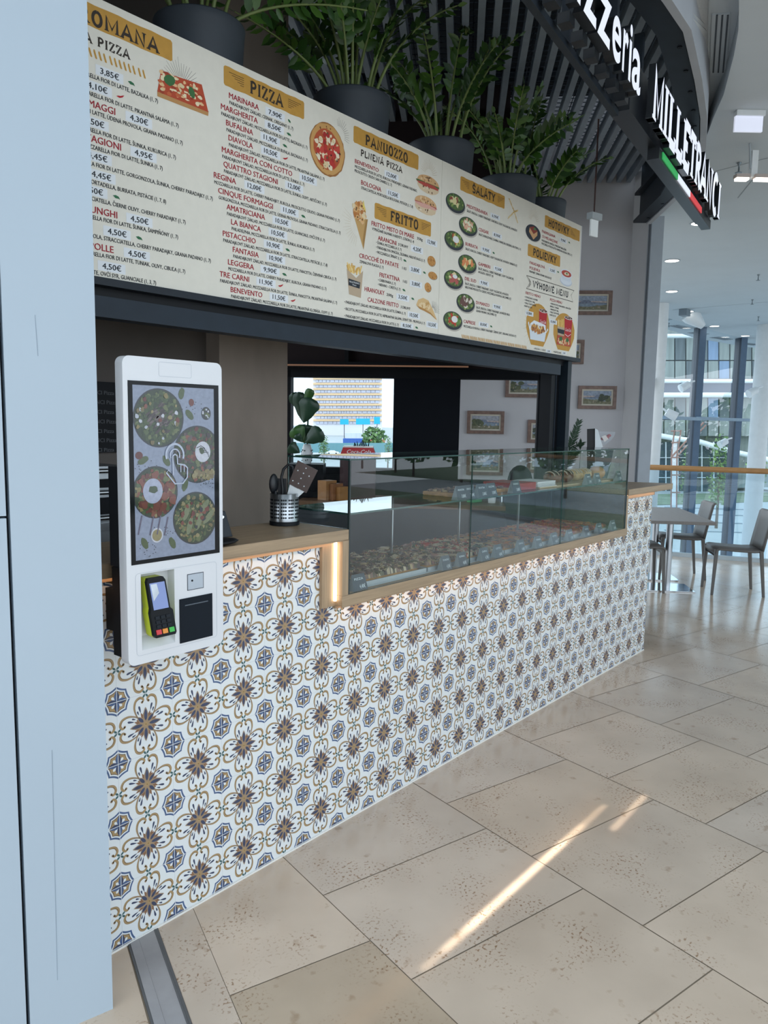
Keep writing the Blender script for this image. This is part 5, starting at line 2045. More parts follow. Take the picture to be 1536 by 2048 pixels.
# round pizza
m = MB()
mp.ell(m, 2.402, 2.722, .106, .105, fmx('9c6a38'), 2, 40, .02)
mp.ell(m, 2.402, 2.724, .101, .100, fmx('c99a5c'), 3, 40, .02)
mp.ell(m, 2.400, 2.722, .080, .079, fmx('b5532f'), 4, 30, .03)
mp.scatter(m, 2.40, 2.722, .072, .072, [fmx('e9dcc0'), fmx('dfc79c')], 46, .011, 5)
for k in range(26):
    a, q = random.uniform(0, 6.28), math.sqrt(random.random()) * .068
    mp.ell(m, 2.40 + q * math.cos(a), 2.722 + q * math.sin(a), .0105, .012, fmx(random.choice(['b8322c', 'a82a28', 'c8473a'])), 8, 14)
mp.scatter(m, 2.40, 2.722, .075, .075, [fmx('2a2320'), fmx('3c6a3c')], 18, .0035, 10)
mp.scatter(m, 2.40, 2.722, .098, .098, [fmx('7a4a26')], 14, .004, 4)
done(m, 'printed round pizza with cherry tomatoes')
def sandwich(u, v, fill):
    mm = MB()
    mp.ell(mm, u, v - .012, .086, .030, fmx('d9c3a2'), 2, 26, .03)
    mp.ell(mm, u, v + .005, .090, .014, fmx(fill[0]), 3, 26, .12)
    mp.ell(mm, u, v - .003, .086, .010, fmx(fill[1]), 4, 26, .15)
    mp.poly(mm, arc(u, v + .008, .088, .034, 0, 180, 18), fmx('d2a878'), 5)
    mp.scatter(mm, u, v + .02, .065, .016, [fmx('b98a58'), fmx('e0c39a'), fmx('6a4a30')], 22, .005, 6)
    mp.scatter(mm, u, v - .022, .06, .012, [fmx('6a4a30'), fmx('e8dcc6')], 10, .004, 6)
    done(mm, 'printed stuffed round sandwich, ' + fill[2])
sandwich(3.106, 2.750, ('4d6b3f', 'b0493f', 'upper one with green filling'))
sandwich(3.089, 2.650, ('b8635a', 'd9a79a', 'lower one with pink filling'))
# fried seafood cone
m = MB()
mp.poly(m, [(2.572, 2.490), (2.637, 2.362), (2.663, 2.497)], fmx('c39c62'), 2)
mp.poly(m, [(2.63, 2.40), (2.637, 2.362), (2.663, 2.497), (2.648, 2.49)], fmx('a47e48'), 3)
mp.scatter(m, 2.612, 2.520, .045, .040, [fmx('c98d50'), fmx('dcb483'), fmx('b5743c'), fmx('e3cfa8')], 70, .010, 4)
for k in range(7):
    a, q = random.uniform(0, 6.28), .03
    cx, cz = 2.612 + q * math.cos(a), 2.515 + q * math.sin(a)
    mp.ell(m, cx, cz, .011, .010, fmx('dcae72'), 8, 14)
    mp.ell(m, cx, cz, .005, .005, fmx('7a5636'), 9, 10)
mp.poly(m, [(2.625, 2.545), (2.648, 2.522), (2.630, 2.572)], fmx('e6cf6a'), 9)
done(m, 'printed paper cone of fried seafood')
# chips in a printed cup
m = MB()
mp.poly(m, [(2.545, 2.156), (2.623, 2.150), (2.636, 2.270), (2.590, 2.232), (2.528, 2.262)], fmx('b9a58c'), 2)
for k in range(26):
    u = random.uniform(2.535, 2.625)
    a = random.uniform(-.5, .5)
    mp.line(m, [(u, 2.245 + random.uniform(0, .012)), (u + .035 * math.sin(a), 2.285 + random.uniform(-.012, .008))], .0075, fmx(random.choice(['e0bb6c', 'cfa253', 'ecd08c'])), 1.2 + k * .02)
mp.poly(m, [(2.541, 2.194), (2.614, 2.189), (2.618, 2.217), (2.539, 2.223)], fmx('222a33'), 3)
mp.text(m, 'MILLETRANCI', 2.546, 2.207, .007, fmx('d5d8da'), width=.066, layer=5)
mp.text(m, 'Pizza', 2.567, 2.197, .006, fmx('d5d8da'), width=.024, layer=5)
done(m, 'printed cup of chips with a dark label')
# fried balls, calzone
for u, v, ru, rv, lb in ((3.146, 2.398, .034, .024, 'topmost'), (3.160, 2.330, .038, .018, 'middle, oval'), (3.122, 2.268, .028, .022, 'lowest')):
    m = MB()
    mp.ell(m, u + .003, v - .003, ru, rv, fmx('9a8f80'), 1, 20)
    mp.ell(m, u, v, ru, rv, fmx('c08a4a'), 2, 20, .03)
    mp.scatter(m, u, v, ru * .85, rv * .85, [fmx('a8713a'), fmx('d09a5a')], 22, .004, 3)
    done(m, 'printed golden fried ball, ' + lb)
m = MB()
mp.poly(m, [(3.031, 2.172), (3.045, 2.198), (3.085, 2.212), (3.130, 2.205), (3.165, 2.170), (3.206, 2.118), (3.190, 2.122), (3.150, 2.140), (3.10, 2.150), (3.06, 2.156)], fmx('d8b682'), 2)
mp.scatter(m, 3.10, 2.178, .05, .018, [fmx('c79c62'), fmx('e6cda2')], 26, .007, 3)
mp.poly(m, [(3.031, 2.170), (3.06, 2.156), (3.10, 2.150), (3.15, 2.140), (3.206, 2.118), (3.15, 2.148), (3.10, 2.160), (3.05, 2.166)], fmx('b5854a'), 4)
done(m, 'printed folded calzone')
# salad bowls
bowls = [(3.341, 2.716, [('d8cf9a', 6), ('8c4a3c', 2)], 'yellow peppers, topmost'), (3.463, 2.626, [('d9a78c', 7), ('dfe0c2', 5)], 'chicken strips'), (3.338, 2.531, [('c9b96a', 4), ('a8503c', 3)], 'white burrata'), (3.466, 2.436, [('d98a58', 8), ('dfd69c', 4)], 'orange prawns'),
         (3.343, 2.338, [('b55c58', 9), ('dfd0a2', 4)], 'pink ham'), (3.460, 2.235, [('6a4a44', 9), ('d8cfc2', 3)], 'brown beef'), (3.346, 2.131, [('b8402f', 9), ('5d8a48', 5)], 'tomatoes and mozzarella, lowest')]
for i, (u, v, extra, lb) in enumerate(bowls):
    m = MB()
    mp.ell(m, u + .004, v - .006, .088, .048, fmx('b5b0a6'), 1, 30)
    mp.ell(m, u, v, .0865, .0465, fmx('2f343c'), 2, 34)
    mp.ell(m, u, v + .005, .078, .038, fmx('4d6238'), 3, 30)
    mp.scatter(m, u, v + .005, .070, .033, [fmx('6f8a4a'), fmx('3f5a30'), fmx('8fa25c'), fmx('55703c')], 60, .0065, 4)
    for h, k in extra:
        mp.scatter(m, u, v + .006, .05, .022, [fmx(h)], k * 2, .0095, 6, 1.5)
    if i in (2, 6):
        mp.ell(m, u + .012, v + .008, .028, .017, fmx('e4e6e4'), 12, 22)
    if i == 4:
        mp.ell(m, u + .008, v + .016, .022, .010, fmx('dfe2e2'), 12, 18)
    done(m, 'printed dark bowl of salad with ' + lb)
# wheat ears
m = MB()
for (x0, z0, x1, z1) in ((3.865, 2.855, 3.925, 2.80), (3.925, 2.80, 3.855, 2.748), (3.925, 2.80, 3.968, 2.745), (3.925, 2.80, 3.965, 2.815)):
    mp.line(m, [(x0, z0), (x1, z1)], .002, fmx('b9975c'), 2)
    for k in range(8):
        t = k / 8
        mp.ell(m, x0 + (x1 - x0) * t, z0 + (z1 - z0) * t, .009, .004, fmx(random.choice(['c9a668', 'dcc48e'])), 3, 8, .1, math.atan2(z1 - z0, x1 - x0) + random.choice((-.5, .5)))
done(m, 'printed crossed ears of wheat')
# lasagne plate, soup cup
m = MB()
mp.ell(m, 4.153, 2.724, .090, .047, fmx('b5b0a6'), 1, 30)
mp.ell(m, 4.150, 2.727, .090, .046, fmx('2c333d'), 2, 34)
mp.poly(m, [(4.100, 2.725), (4.155, 2.690), (4.20, 2.722), (4.20, 2.745), (4.155, 2.722), (4.105, 2.75)], fmx('cfa172'), 3)
mp.poly(m, [(4.105, 2.752), (4.155, 2.724), (4.20, 2.746), (4.155, 2.765)], fmx('8c3a2c'), 4)
mp.ell(m, 4.165, 2.752, .015, .007, fmx('4f7a48'), 5)
done(m, 'printed plate of layered aubergine')
m = MB()
mp.ell(m, 4.596, 2.515, .084, .030, fmx('c3ccd8'), 1, 30)
mp.ell(m, 4.596, 2.520, .078, .026, fmx('dce3ec'), 2, 30)
mp.poly(m, [(4.517, 2.565), (4.545, 2.520), (4.65, 2.518), (4.675, 2.560)], fmx('d3dce8'), 3)
mp.ell(m, 4.596, 2.562, .080, .026, fmx('dfe5ec'), 4, 30)
mp.ell(m, 4.596, 2.562, .068, .020, fmx('b5483a'), 5, 30)
mp.ell(m, 4.600, 2.562, .034, .010, fmx('e0cdb2'), 6, 18, .15)
mp.ell(m, 4.600, 2.563, .012, .006, fmx('4f7a48'), 7, 10, .15)
done(m, 'printed white cup of tomato soup')
# meal deals
def egg(mm, x0, x1, z0, z1):
    cx = (x0 + x1) / 2
    pts = [(x0 + .07, z0), (x1 - .07, z0)]
    for i in range(21):
        a = math.radians(-40 + 260 * i / 20)
        pts.append((cx + (x1 - x0) / 2 * math.cos(a) * (1 + .012 * (-1) ** i), z0 + (z1 - z0) * .50 + (z1 - z0) * .50 * math.sin(a)))
    mp.poly(mm, pts, MGO, 1)
def cola(mm, x0, x1, z0, z1):
    cx = (x0 + x1) / 2
    w = (x1 - x0) / 2
    mp.poly(mm, [(cx - w * .72, z0), (cx + w * .72, z0), (cx + w * .95, z1), (cx - w * .95, z1)], fmx('b3202c'), 3)
    mp.ell(mm, cx, z1, w, .011, fmx('e2e0de'), 4, 22)
    mp.ell(mm, cx, z1 + .001, w * .9, .0085, fmx('4a2c26'), 5, 22)
    mp.scatter(mm, cx, z1 + .001, w * .7, .006, [fmx('c9b3a6'), fmx('8a5a48')], 9, .005, 6)
    mp.text(mm, 'Coca-Cola', cx - w * .72, z0 + (z1 - z0) * .52, .020, fmx('ecdcdc'), width=w * 1.4, layer=6, shear=.25)
    mp.line(mm, [(cx - w * .7, z0 + (z1 - z0) * .40), (cx, z0 + (z1 - z0) * .34), (cx + w * .7, z0 + (z1 - z0) * .44)], .004, fmx('ecdcdc'), 6)
m = MB()
egg(m, 4.107, 4.399, 2.082, 2.332)
cola(m, 4.256, 4.366, 2.14, 2.296)
mp.poly(m, [(4.160, 2.112), (4.340, 2.112), (4.356, 2.168), (4.146, 2.168)], fmx('d8e0e8'), 9)
mp.poly(m, [(4.146, 2.168), (4.356, 2.168), (4.345, 2.215), (4.20, 2.228), (4.155, 2.205)], fmx('e6ebf0'), 8)
mp.poly(m, [(4.146, 2.168), (4.156, 2.170), (4.136, 2.215), (4.126, 2.205)], fmx('e6ebf0'), 9)
mp.poly(m, [(4.350, 2.168), (4.358, 2.168), (4.382, 2.190), (4.372, 2.198)], fmx('e6ebf0'), 9)
mp.scatter(m, 4.25, 2.182, .088, .020, [fmx('cf9a54'), fmx('8a5634'), fmx('e0c07a'), fmx('b07040')], 80, .008, 11, 1.4)
done(m, 'printed meal box and red drink on gold')
m = MB()
egg(m, 4.453, 4.749, 2.082, 2.316)
cola(m, 4.596, 4.712, 2.115, 2.292)
mp.poly(m, [(4.520, 2.135), (4.590, 2.135), (4.606, 2.225), (4.503, 2.225)], fmx('b9a58c'), 4)
mp.poly(m, [(4.512, 2.186), (4.600, 2.182), (4.603, 2.210), (4.507, 2.212)], fmx('222a33'), 5)
for k in range(22):
    u = random.uniform(4.508, 4.60)
    mp.line(m, [(u, 2.218), (u + random.uniform(-.012, .012), 2.276 + random.uniform(-.02, .006))], .007, fmx(random.choice(['e0bb6c', 'cfa253', 'ecd08c'])), 3)
mp.poly(m, [(4.500, 2.112), (4.700, 2.112), (4.690, 2.170), (4.508, 2.172)], fmx('b5523a'), 9)
mp.scatter(m, 4.60, 2.140, .085, .022, [fmx('e2b98a'), fmx('c4623a'), fmx('d9c9a0')], 40, .008, 10)
mp.ell(m, 4.555, 2.152, .020, .014, fmx('3c6a3c'), 13, 14, .1)
mp.ell(m, 4.645, 2.152, .020, .014, fmx('3c6a3c'), 13, 14, .1)
done(m, 'printed pizza slice, chips and red drink on gold')
for mm, s in stickers:
    mm.build('price_sticker', menu)

# ------------------------------------------------------------------ beam, post, pot shelf
bm = MB()
bm.box(.55, 4.842, .352, .40, 2.0235, 2.0480, STEEL_D)
bm.box(.55, 4.70, .402, .44, 1.99, 2.0235, BLACK)
bm.box(.55, 4.60, .372, .44, 1.925, 1.992, NAVY_ST)
bm.box(.55, 4.60, .44, .86, 2.06, 2.68, BLACK)
bm.box(.55, 4.84, .400, .86, 2.64, 2.68, BLACK)
struct(bm.build('trim_6'))
pm = MB()
p4 = onY(1107, 800, .40).x
p5 = onY(1131, 800, .38).x
p6 = onY(1140.5, 800, .372).x
pm.box(p4, p4 + .05, .42, .50, 0, 1.99, BLACK)
pm.box(p4 + .052, p5 - .003, .43, .50, 0, 1.99, mat('post_black', '070a10', .6, var=.1, spec=.2))
pm.box(p4 + .075, p4 + .082, .425, .43, 0, 1.99, mat('post_line', '26303b', .5, var=.1))
pm.box(p5, p6, .372, .50, 0, 2.0235, mat('post_navy', '16212a', .5, var=.1, spec=.3))
struct(pm.build('trim_7'))

# ------------------------------------------------------------------ pots with glossy-leaved plants
POT = mat('pot_anthracite', '3a4149', .55, var=.06)
LEAF = [mat('zz_leaf_a', '35581f', .35, var=.2, scale=8), mat('zz_leaf_b', '27471c', .35, var=.2, scale=8), mat('zz_leaf_c', '476b28', .35, var=.2, scale=8)]
STEM = mat('zz_stem', '71824a', .5, var=.15)
SOIL = mat('soil', '2a221c', .9, var=.3)
def zz_plant(x, y, zr, r, lab, seed, nst=15, hgt=.62, lean=None):
    random.seed(seed)
    zb = 2.6805
    t = empty('potted_plant', (x, y, zb), lab, 'potted plant', 'potted plants above the menu board')
    m = MB()
    m.lathe((x, y, zb), [(r * .80, 0), (r * .86, .08), (r * .98, zr - zb - .03), (r, zr - zb - .006), (r * .985, zr - zb), (r * .95, zr - zb - .003), (r * .93, zr - zb - .05)], POT, n=44)
    m.build('pot', t)
    m = MB()
    m.lathe((x, y, zr - .06), [(r * .94, 0), (r * .94, .008)], SOIL, n=30)
    m.build('soil', t)
    sm, lm = MB(), MB()
    for k in range(nst):
        a = 2 * math.pi * (k + random.uniform(-.4, .4)) / nst
        out = random.uniform(.10, .42)
        H_ = hgt * random.uniform(.7, 1.15) * (1.05 - out * .35)
        if lean and k == 0:
            a, out, H_ = lean
        dv = Vector((math.cos(a), math.sin(a), 0))
        p0 = Vector((x, y, zr - .055)) + dv * r * random.uniform(.1, .6)
        path = []
        for j in range(13):
            tq_ = j / 12
            path.append(p0 + dv * (out * tq_ ** 1.7) + ZUP * (H_ * (tq_ - .22 * tq_ ** 3 * (out / .4))))
        sm.tube(path, .0095, STEM, n=6, r1=.003)
        side = Vector((-dv.y, dv.x, 0))
        twist = random.uniform(0, 3.14)
        nl = 15
        for j in range(nl):
            tq_ = .40 + .60 * j / (nl - 1)
            f = tq_ * 12
            i0 = min(int(f), 11)
            p = path[i0].lerp(path[i0 + 1], f - i0)
            ax = (path[i0 + 1] - path[i0]).normalized()
            s1 = (side * math.cos(twist) + ax.cross(side) * math.sin(twist)).normalized()
            for sg_ in ((1, -1) if j < nl - 1 else (0,)):
                d = (s1 * sg_ * .85 + ax * (.55 if sg_ else 1) + Vector((random.gauss(0, .25), random.gauss(0, .25), random.gauss(0, .25)))).normalized()
                L = random.uniform(.050, .078) * (.8 + .4 * math.sin(math.pi * tq_))
                nrm = ax.cross(d)
                if nrm.length < 1e-3:
                    nrm = d.orthogonal()
                nrm.normalize()
                w = d.cross(nrm).normalized()
                w, nrm = nrm * .25 + w * .97, w * -.25 + nrm * .97
                wd = L * .215
                c = [p, p + d * L * .28 + w * wd * .85, p + d * L * .6 + w * wd, p + d * L - nrm * L * .06, p + d * L * .6 - w * wd, p + d * L * .28 - w * wd * .85]
                mid = [p + d * L * .28 - nrm * L * .03, p + d * L * .6 - nrm * L * .04]
                lm.add(c + mid, [(0, 1, 6), (1, 2, 7, 6), (2, 3, 7), (0, 6, 5), (6, 7, 4, 5), (7, 3, 4)], random.choice(LEAF), True)
    for q_ in (sm, lm):
        q_.v = [(px_, min(py_, .985 - .02 * random.random()), min(pz_, 3.70 - .05 * random.random())) for px_, py_, pz_ in q_.v]
    sm.build('stems', t)
    lm.build('foliage', t)
    random.seed(seed + 100)
rts = [('dark round pot with an arching plant, above the gold pizza heading', 1.955, .62, 3.105, .175, 11, 9, .6, (-.55, .62, .36)),
       ('dark pot with a tall dense plant, second from the left on the board', 2.835, .62, 3.115, .185, 22, 14, .74, (3.05, .55, .30)),
       ('dark pot with upright shoots, in the middle of the plant row', 3.56, .62, 3.10, .185, 33, 12, .72, None),
       ('dark pot with a broad leafy plant, second from the right', 4.27, .62, 3.09, .185, 44, 15, .60, None),
       ('dark pot at the right end of the board, with thin arching shoots', 4.70, .60, 3.06, .15, 55, 9, .52, (-.45, .30, .52))]
for lab, x, y, zr, r, sd_, ns, hg, ln in rts:
    zz_plant(x, y, zr, r, lab, sd_, ns, hg, ln)
random.seed(99)

# ------------------------------------------------------------------ illuminated sign
SA = math.radians(8.1351)
SP0 = Vector((2.283, -.805, 0))
SD = Vector((math.cos(SA), math.sin(SA), 0))
SN = Vector((math.sin(SA), -math.cos(SA), 0))          # towards the viewer
GLOW = mat('sign_glow', '4a4e58', .4, emis=.80, ecol=(.80, .86, 1.0))
SGB = mat('sign_black', '0e1319', .35, var=.1)
def sgp(s, z, o=0.0):
    p = SP0 + SD * s + SN * o
    return Vector((p.x, p.y, z))
class Sig(Plane):
    def P(self, u, v, layer):
        return sgp(u, v, .03 + (layer % 1) * .0004)
def extrude(mb, front, depth, m, side):
    """front: MB holding flat faces; gives them dark sides towards the wall"""
    for f in front.f:
        p = [Vector(front.v[i]) for i in f]
        q = [v - SN * depth for v in p]
        n = len(p)
        mb.face(p, m)
        mb.add(p + q, [(i, i + n, (i + 1) % n + n, (i + 1) % n) for i in range(n)], side)
def sbox(mb, s0, s1, z0, z1, o0, o1, m):
    r = [sgp(s0, 0, o1), sgp(s1, 0, o1), sgp(s1, 0, o0), sgp(s0, 0, o0)]
    mb.hexa([(v.x, v.y, z0) for v in r], [(v.x, v.y, z1) for v in r], m)
sp_ = Sig(None, 1)
s1_ = empty('illuminated_sign', sgp(.3, 2.80), 'glowing white lower-case letters hung under the black canopy edge', 'sign')
for ch, a, b in (('P', -.235, -.115), ('i', -.085, -.050), ('z', -.022, .112), ('z', .124, .268), ('e', .290, .398), ('r', .424, .492), ('i', .508, .541), ('a', .556, .686)):
    tmp, mm = MB(), MB()
    gv, gf = glyphs(ch, .018, 8)
    x0 = min(p[0] for p in gv)
    x1 = max(p[0] for p in gv)
    y0 = min(p[1] for p in gv)
    xh = glyphs('x', .018, 8)[0]
    k = .132 / max(p[1] for p in xh)
    tmp.add([sgp(a + (p[0] - x0) / (x1 - x0) * (b - a), 2.848 + p[1] * k, .03) for p in gv], gf, GLOW)
    extrude(mm, tmp, .035, GLOW, SGB)
    mm.build('letter', s1_)
m = MB()
sbox(m, -.6, .73, 2.808, 2.83, -.085, -.06, STEEL_D)
s_ = -.3
while s_ < .7:
    sbox(m, s_, s_ + .05, 2.815, 2.846, -.045, -.006, SGB)
    s_ += .13
for s_ in (-.4, .15, .68):
    sbox(m, s_, s_ + .03, 2.83, 3.32, -.10, -.07, STEEL_D)
m.build('mounting_rail', s1_)
s2_ = empty('illuminated_sign', sgp(1.7, 2.74), 'glowing white serif capitals on a black box with a green, white and red stripe', 'sign')
m = MB()
sbox(m, .735, 2.655, 2.826, 3.030, -.10, -.02, SGB)
sbox(m, 1.20, 2.60, 2.776, 2.826, -.055, -.005, SGB)
m.build('sign_box', s2_)
for ch, a, b in (('M', .903, 1.076), ('I', 1.095, 1.172), ('L', 1.195, 1.345), ('L', 1.350, 1.506), ('E', 1.518, 1.678), ('T', 1.690, 1.832), ('R', 1.846, 2.008), ('A', 1.998, 2.180), ('N', 2.190, 2.368), ('C', 2.388, 2.562), ('I', 2.592, 2.668)):
    tmp, mm = MB(), MB()
    wd = SLAB[ch][0]
    slab(sp_, tmp, ch, a, 2.842, b, .196, GLOW, th=.21, serif=.32)
    extrude(mm, tmp, .028, GLOW, SGB)
    mm.build('letter', s2_)
for (a, b, h, e, lb) in ((1.255, 1.590, '2f9a4e', (.03, .36, .10), 'green stripe'), (1.590, 1.912, 'e6eaf4', (.80, .86, 1.0), 'white stripe'), (1.912, 2.26, 'd2373c', (.62, .05, .06), 'red stripe')):
    m = MB()
    sbox(m, a, b, 2.788, 2.818, -.004, .001, mat('flag_' + h, h, .4, emis=.45, ecol=e))
    m.build('flag_stripe', s2_)['label'] = lb
m = MB()
for s_ in (1.2, 2.4):
    m = MB()
    sbox(m, s_, s_ + .03, 2.95, 3.32, -.14, -.10, STEEL_D)
    m.build('hanger', s2_)

# ------------------------------------------------------------------ kitchen behind the counter
CONC = mat('raw_concrete', '877b71', .85, var=.24, scale=3, stretch=(1, 1, .35))
c0, c1 = onY(440, 900, 1.0), onY(574.5, 900, 1.0)
m = MB()
m.box(c0.x, c1.x, 1.0, 1.35, 0, 3.72, CONC)
struct(m.build('wall_pillar'))
m = MB()
m.box(-1.6, c0.x, 1.10, 1.30, 0, 3.72, mat('kitchen_wall', '5a5450', .85, var=.12, scale=3))
struct(m.build('wall_kitchen'))
KDK = mat('kitchen_black', '0a0d13', .6, var=.15, spec=.2)
m = MB()
q0, q1 = onY(150, 760, 1.07), onY(232, 905, 1.07)
m.box(q0.x, q1.x + .05, 1.085, 1.10, q1.z, q0.z, KDK)
t = empty('wall_panel', (q1.x, 1.09, q1.z), 'black panel with rows of grey lettering, left of the kiosk', 'panel')
pn_ = m.build('panel', t)
wp = Plane(lambda u, v, o: (u, 1.085 - o, v), .0003)
m = MB()
for k, py in enumerate((790, 809, 828, 847, 866, 884, 903)):
    L_ = onY(233 if k % 2 else 228, py, 1.085)
    wp.text(m, 'MILLETRANCI Pizza', 0, L_.z, .016, mat('panel_lettering', '45484d', .6), right=L_.x, asp=1.05)
m.build('lettering', pn_)
q0, q1 = onY(160, 935, .80), onY(238, 1085, .80)
t = empty('oven', ((q0.x + q1.x) / 2, .9, .0), 'stainless steel oven with dark glass doors behind the kiosk', 'oven')
m = MB()
m.box(q0.x - .3, q1.x + .05, .81, 1.09, 0, q0.z, mat('oven_steel', '9a9ea2', .35, .8, var=.06))
m.build('body', t)
for y0, y1, mt in ((958, 975, KDK), (995, 1028, KDK), (1046, 1060, INOX)):
    z0, z1 = onY(215, y1, .80).z, onY(215, y0, .80).z
    m = MB()
    m.box(q0.x - .28, q1.x + .04, .80, .81, z0, z1, mt)
    m.build('door', t)
for y0 in (942, 985, 1036):
    z0 = onY(215, y0, .78).z
    m = MB()
    m.tube([(q0.x - .25, .785, z0), (q1.x + .03, .785, z0)], .009, INOX, n=10)
    m.build('handle', t)

# black framed partition with the window, all parallel to the white back wall
Kp = at(800, 800, 5.7)
def onK(px, py, off=0.0):
    return onV(px, py, Kp - ND * off, -56)
def kbox(mb, x0, x1, y0, y1, off, t, m):
    a, b = onK(x0, 800, off), onK(x1, 800, off)
    z1, z0 = (y0 if isinstance(y0, float) else onK((x0 + x1) / 2, y0, off).z), (y1 if isinstance(y1, float) else onK((x0 + x1) / 2, y1, off).z)
    r = [Vector((a.x, a.y, 0)), Vector((b.x, b.y, 0)), Vector((b.x, b.y, 0)) + ND * t, Vector((a.x, a.y, 0)) + ND * t]
    mb.hexa([(v.x, v.y, z0) for v in r], [(v.x, v.y, z1) for v in r], m)
m = MB()
kbox(m, 560, 1108, 736, 757, .0, .10, KDK)
kbox(m, 560, 581.5, 740, 0.0, .0, .10, KDK)
kbox(m, 1076, 1108, 740, 0.0, .0, .10, KDK)
kbox(m, 581.5, 787, 935, 0.0, .0, .10, KDK)
kbox(m, 920, 1076, 962, 0.0, .0, .10, KDK)
struct(m.build('door_1'))
m = MB()
kbox(m, 787, 920, 757, 0.0, .02, .14, mat('blind_panel', '090d15', .7, var=.08, spec=.15))
struct(m.build('door_2'))
m = MB()
a, b = onK(581, 800, -.05), onK(788, 800, -.05)
z0, z1 = onK(680, 936, -.05).z, onK(680, 756, -.05).z
m.face([(a.x, a.y, z0), (b.x, b.y, z0), (b.x, b.y, z1), (a.x, a.y, z1)], WINGLASS)
struct(m.build('window_4'))
m = MB()
kbox(m, 500, 1000, 3.95, 736, .0, .06, mat('soffit_brown', '241b1d', .7, var=.1, spec=.2))
struct(m.build('wall_soffit'))
m = MB()
kbox(m, 560, 935, 724, 735, .10, .09, KDK)
kbox(m, 688, 696, 690, 724, .06, .05, KDK)
struct(m.build('trim_8'))
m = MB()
kbox(m, 560, 935, 730, 733, .112, .010, mat('header_led', '8a6248', .5, emis=.10, ecol=(.8, .42, .26)))  # wood strip, its LED lighting put in as an emissive colour
tag(m.build('light_strip'), 'thin warm light strip above the kitchen window', 'light strip')  # wood strip lit by LEDs, its glow put into the material

# work surface in the kitchen
KZ = 1.08
bx = [onV(595, 900, at(800, 900, 4.95), -56), onV(1015, 900, at(800, 900, 4.95), -56)]
kd = ND * .5
r = [Vector((bx[0].x, bx[0].y, 0)), Vector((bx[1].x, bx[1].y, 0))]
r += [r[1] + kd, r[0] + kd]
bc = empty('back_counter', ((r[0] + r[2]) / 2), 'dark kitchen counter behind the glass case', 'counter')
m = MB()
m.hexa([(v.x, v.y, 0) for v in r], [(v.x, v.y, KZ - .03) for v in r], mat('cabinet_dark', '2b3138', .5, var=.1))
m.build('cabinet', bc)
m = MB()
r2 = [r[0] - ND * .02, r[1] - ND * .02, r[2], r[3]]
m.hexa([(v.x, v.y, KZ - .0295) for v in r2], [(v.x, v.y, KZ) for v in r2], mat('counter_top_brown', '6b4f3a', .4, var=.15))
m.build('counter_top', bc)
def onKZ(px, py, dep=None):
    return onZ(px, py, KZ)
def kpoint(px, depth):
    v = at(px, 900, depth)
    return Vector((v.x, v.y, KZ + .0005))
# red drinks cooler
t0 = kpoint(716, 5.2)
ck = empty('drinks_cooler', t0, 'red counter-top drinks cooler with white script on its header', 'cooler')
RED_ = mat('cooler_red', 'b3161f', .35, var=.05)
WDh = Vector((_r.x, _r.y, 0))
m = MB()
hw = .128
topz = at(716, 893, 5.2).z
ring = [t0 - WDh * hw * .95, t0 + WDh * hw * .95, t0 + WDh * hw * .95 + HF * .22, t0 - WDh * hw * .95 + HF * .22]
m.hexa([(v.x, v.y, KZ + .001) for v in ring], [(v.x, v.y, topz - .085) for v in ring], mat('cooler_body', '3a2024', .3, var=.1))
m.build('body', ck)
m = MB()
a = [t0 - WDh * hw * 1.02 - HF * .01, t0 + WDh * hw * 1.02 - HF * .01, t0 + WDh * hw * 1.02 + HF * .2, t0 - WDh * hw * 1.02 + HF * .2]
b = [t0 - WDh * hw * .80, t0 + WDh * hw * .80, t0 + WDh * hw * .80 + HF * .2, t0 - WDh * hw * .80 + HF * .2]
m.hexa([(v.x, v.y, topz - .084) for v in a], [(v.x, v.y, topz - .008) for v in b], RED_)
hd_ = m.build('header', ck)
m = MB()
m.hexa([(v.x, v.y, topz - .0079) for v in b], [(v.x, v.y, topz) for v in b], mat('cooler_cap', 'dcd9d4', .4, var=.05))
m.build('cap', hd_)
m = MB()
def ckp(u, v, o):
    z = topz - .084 + v
    f = (1.0 - v / .076)
    p = t0 + WDh * u - HF * (.01 * f + .0012 + o)
    return (p.x, p.y, z)
Plane(ckp, .0004).text(m, 'Coca-Cola', -.078, .036, .026, mat('script_white', 'f0ecec', .5), width=.165, shear=.3, bold=.012)
m.build('script', hd_)
m = MB()
for k in range(9):
    p = t0 + WDh * (-.03 + .012 * k) + HF * .1
    m.tube([(p.x, p.y, topz + .001), (p.x + random.uniform(-.02, .02), p.y + random.uniform(-.01, .01), topz + random.uniform(.02, .045))], .005, KDK, n=5, r1=.0015)
tag(m.build('decor_spikes'), 'small black spiky tuft on top of the red cooler', 'decoration')
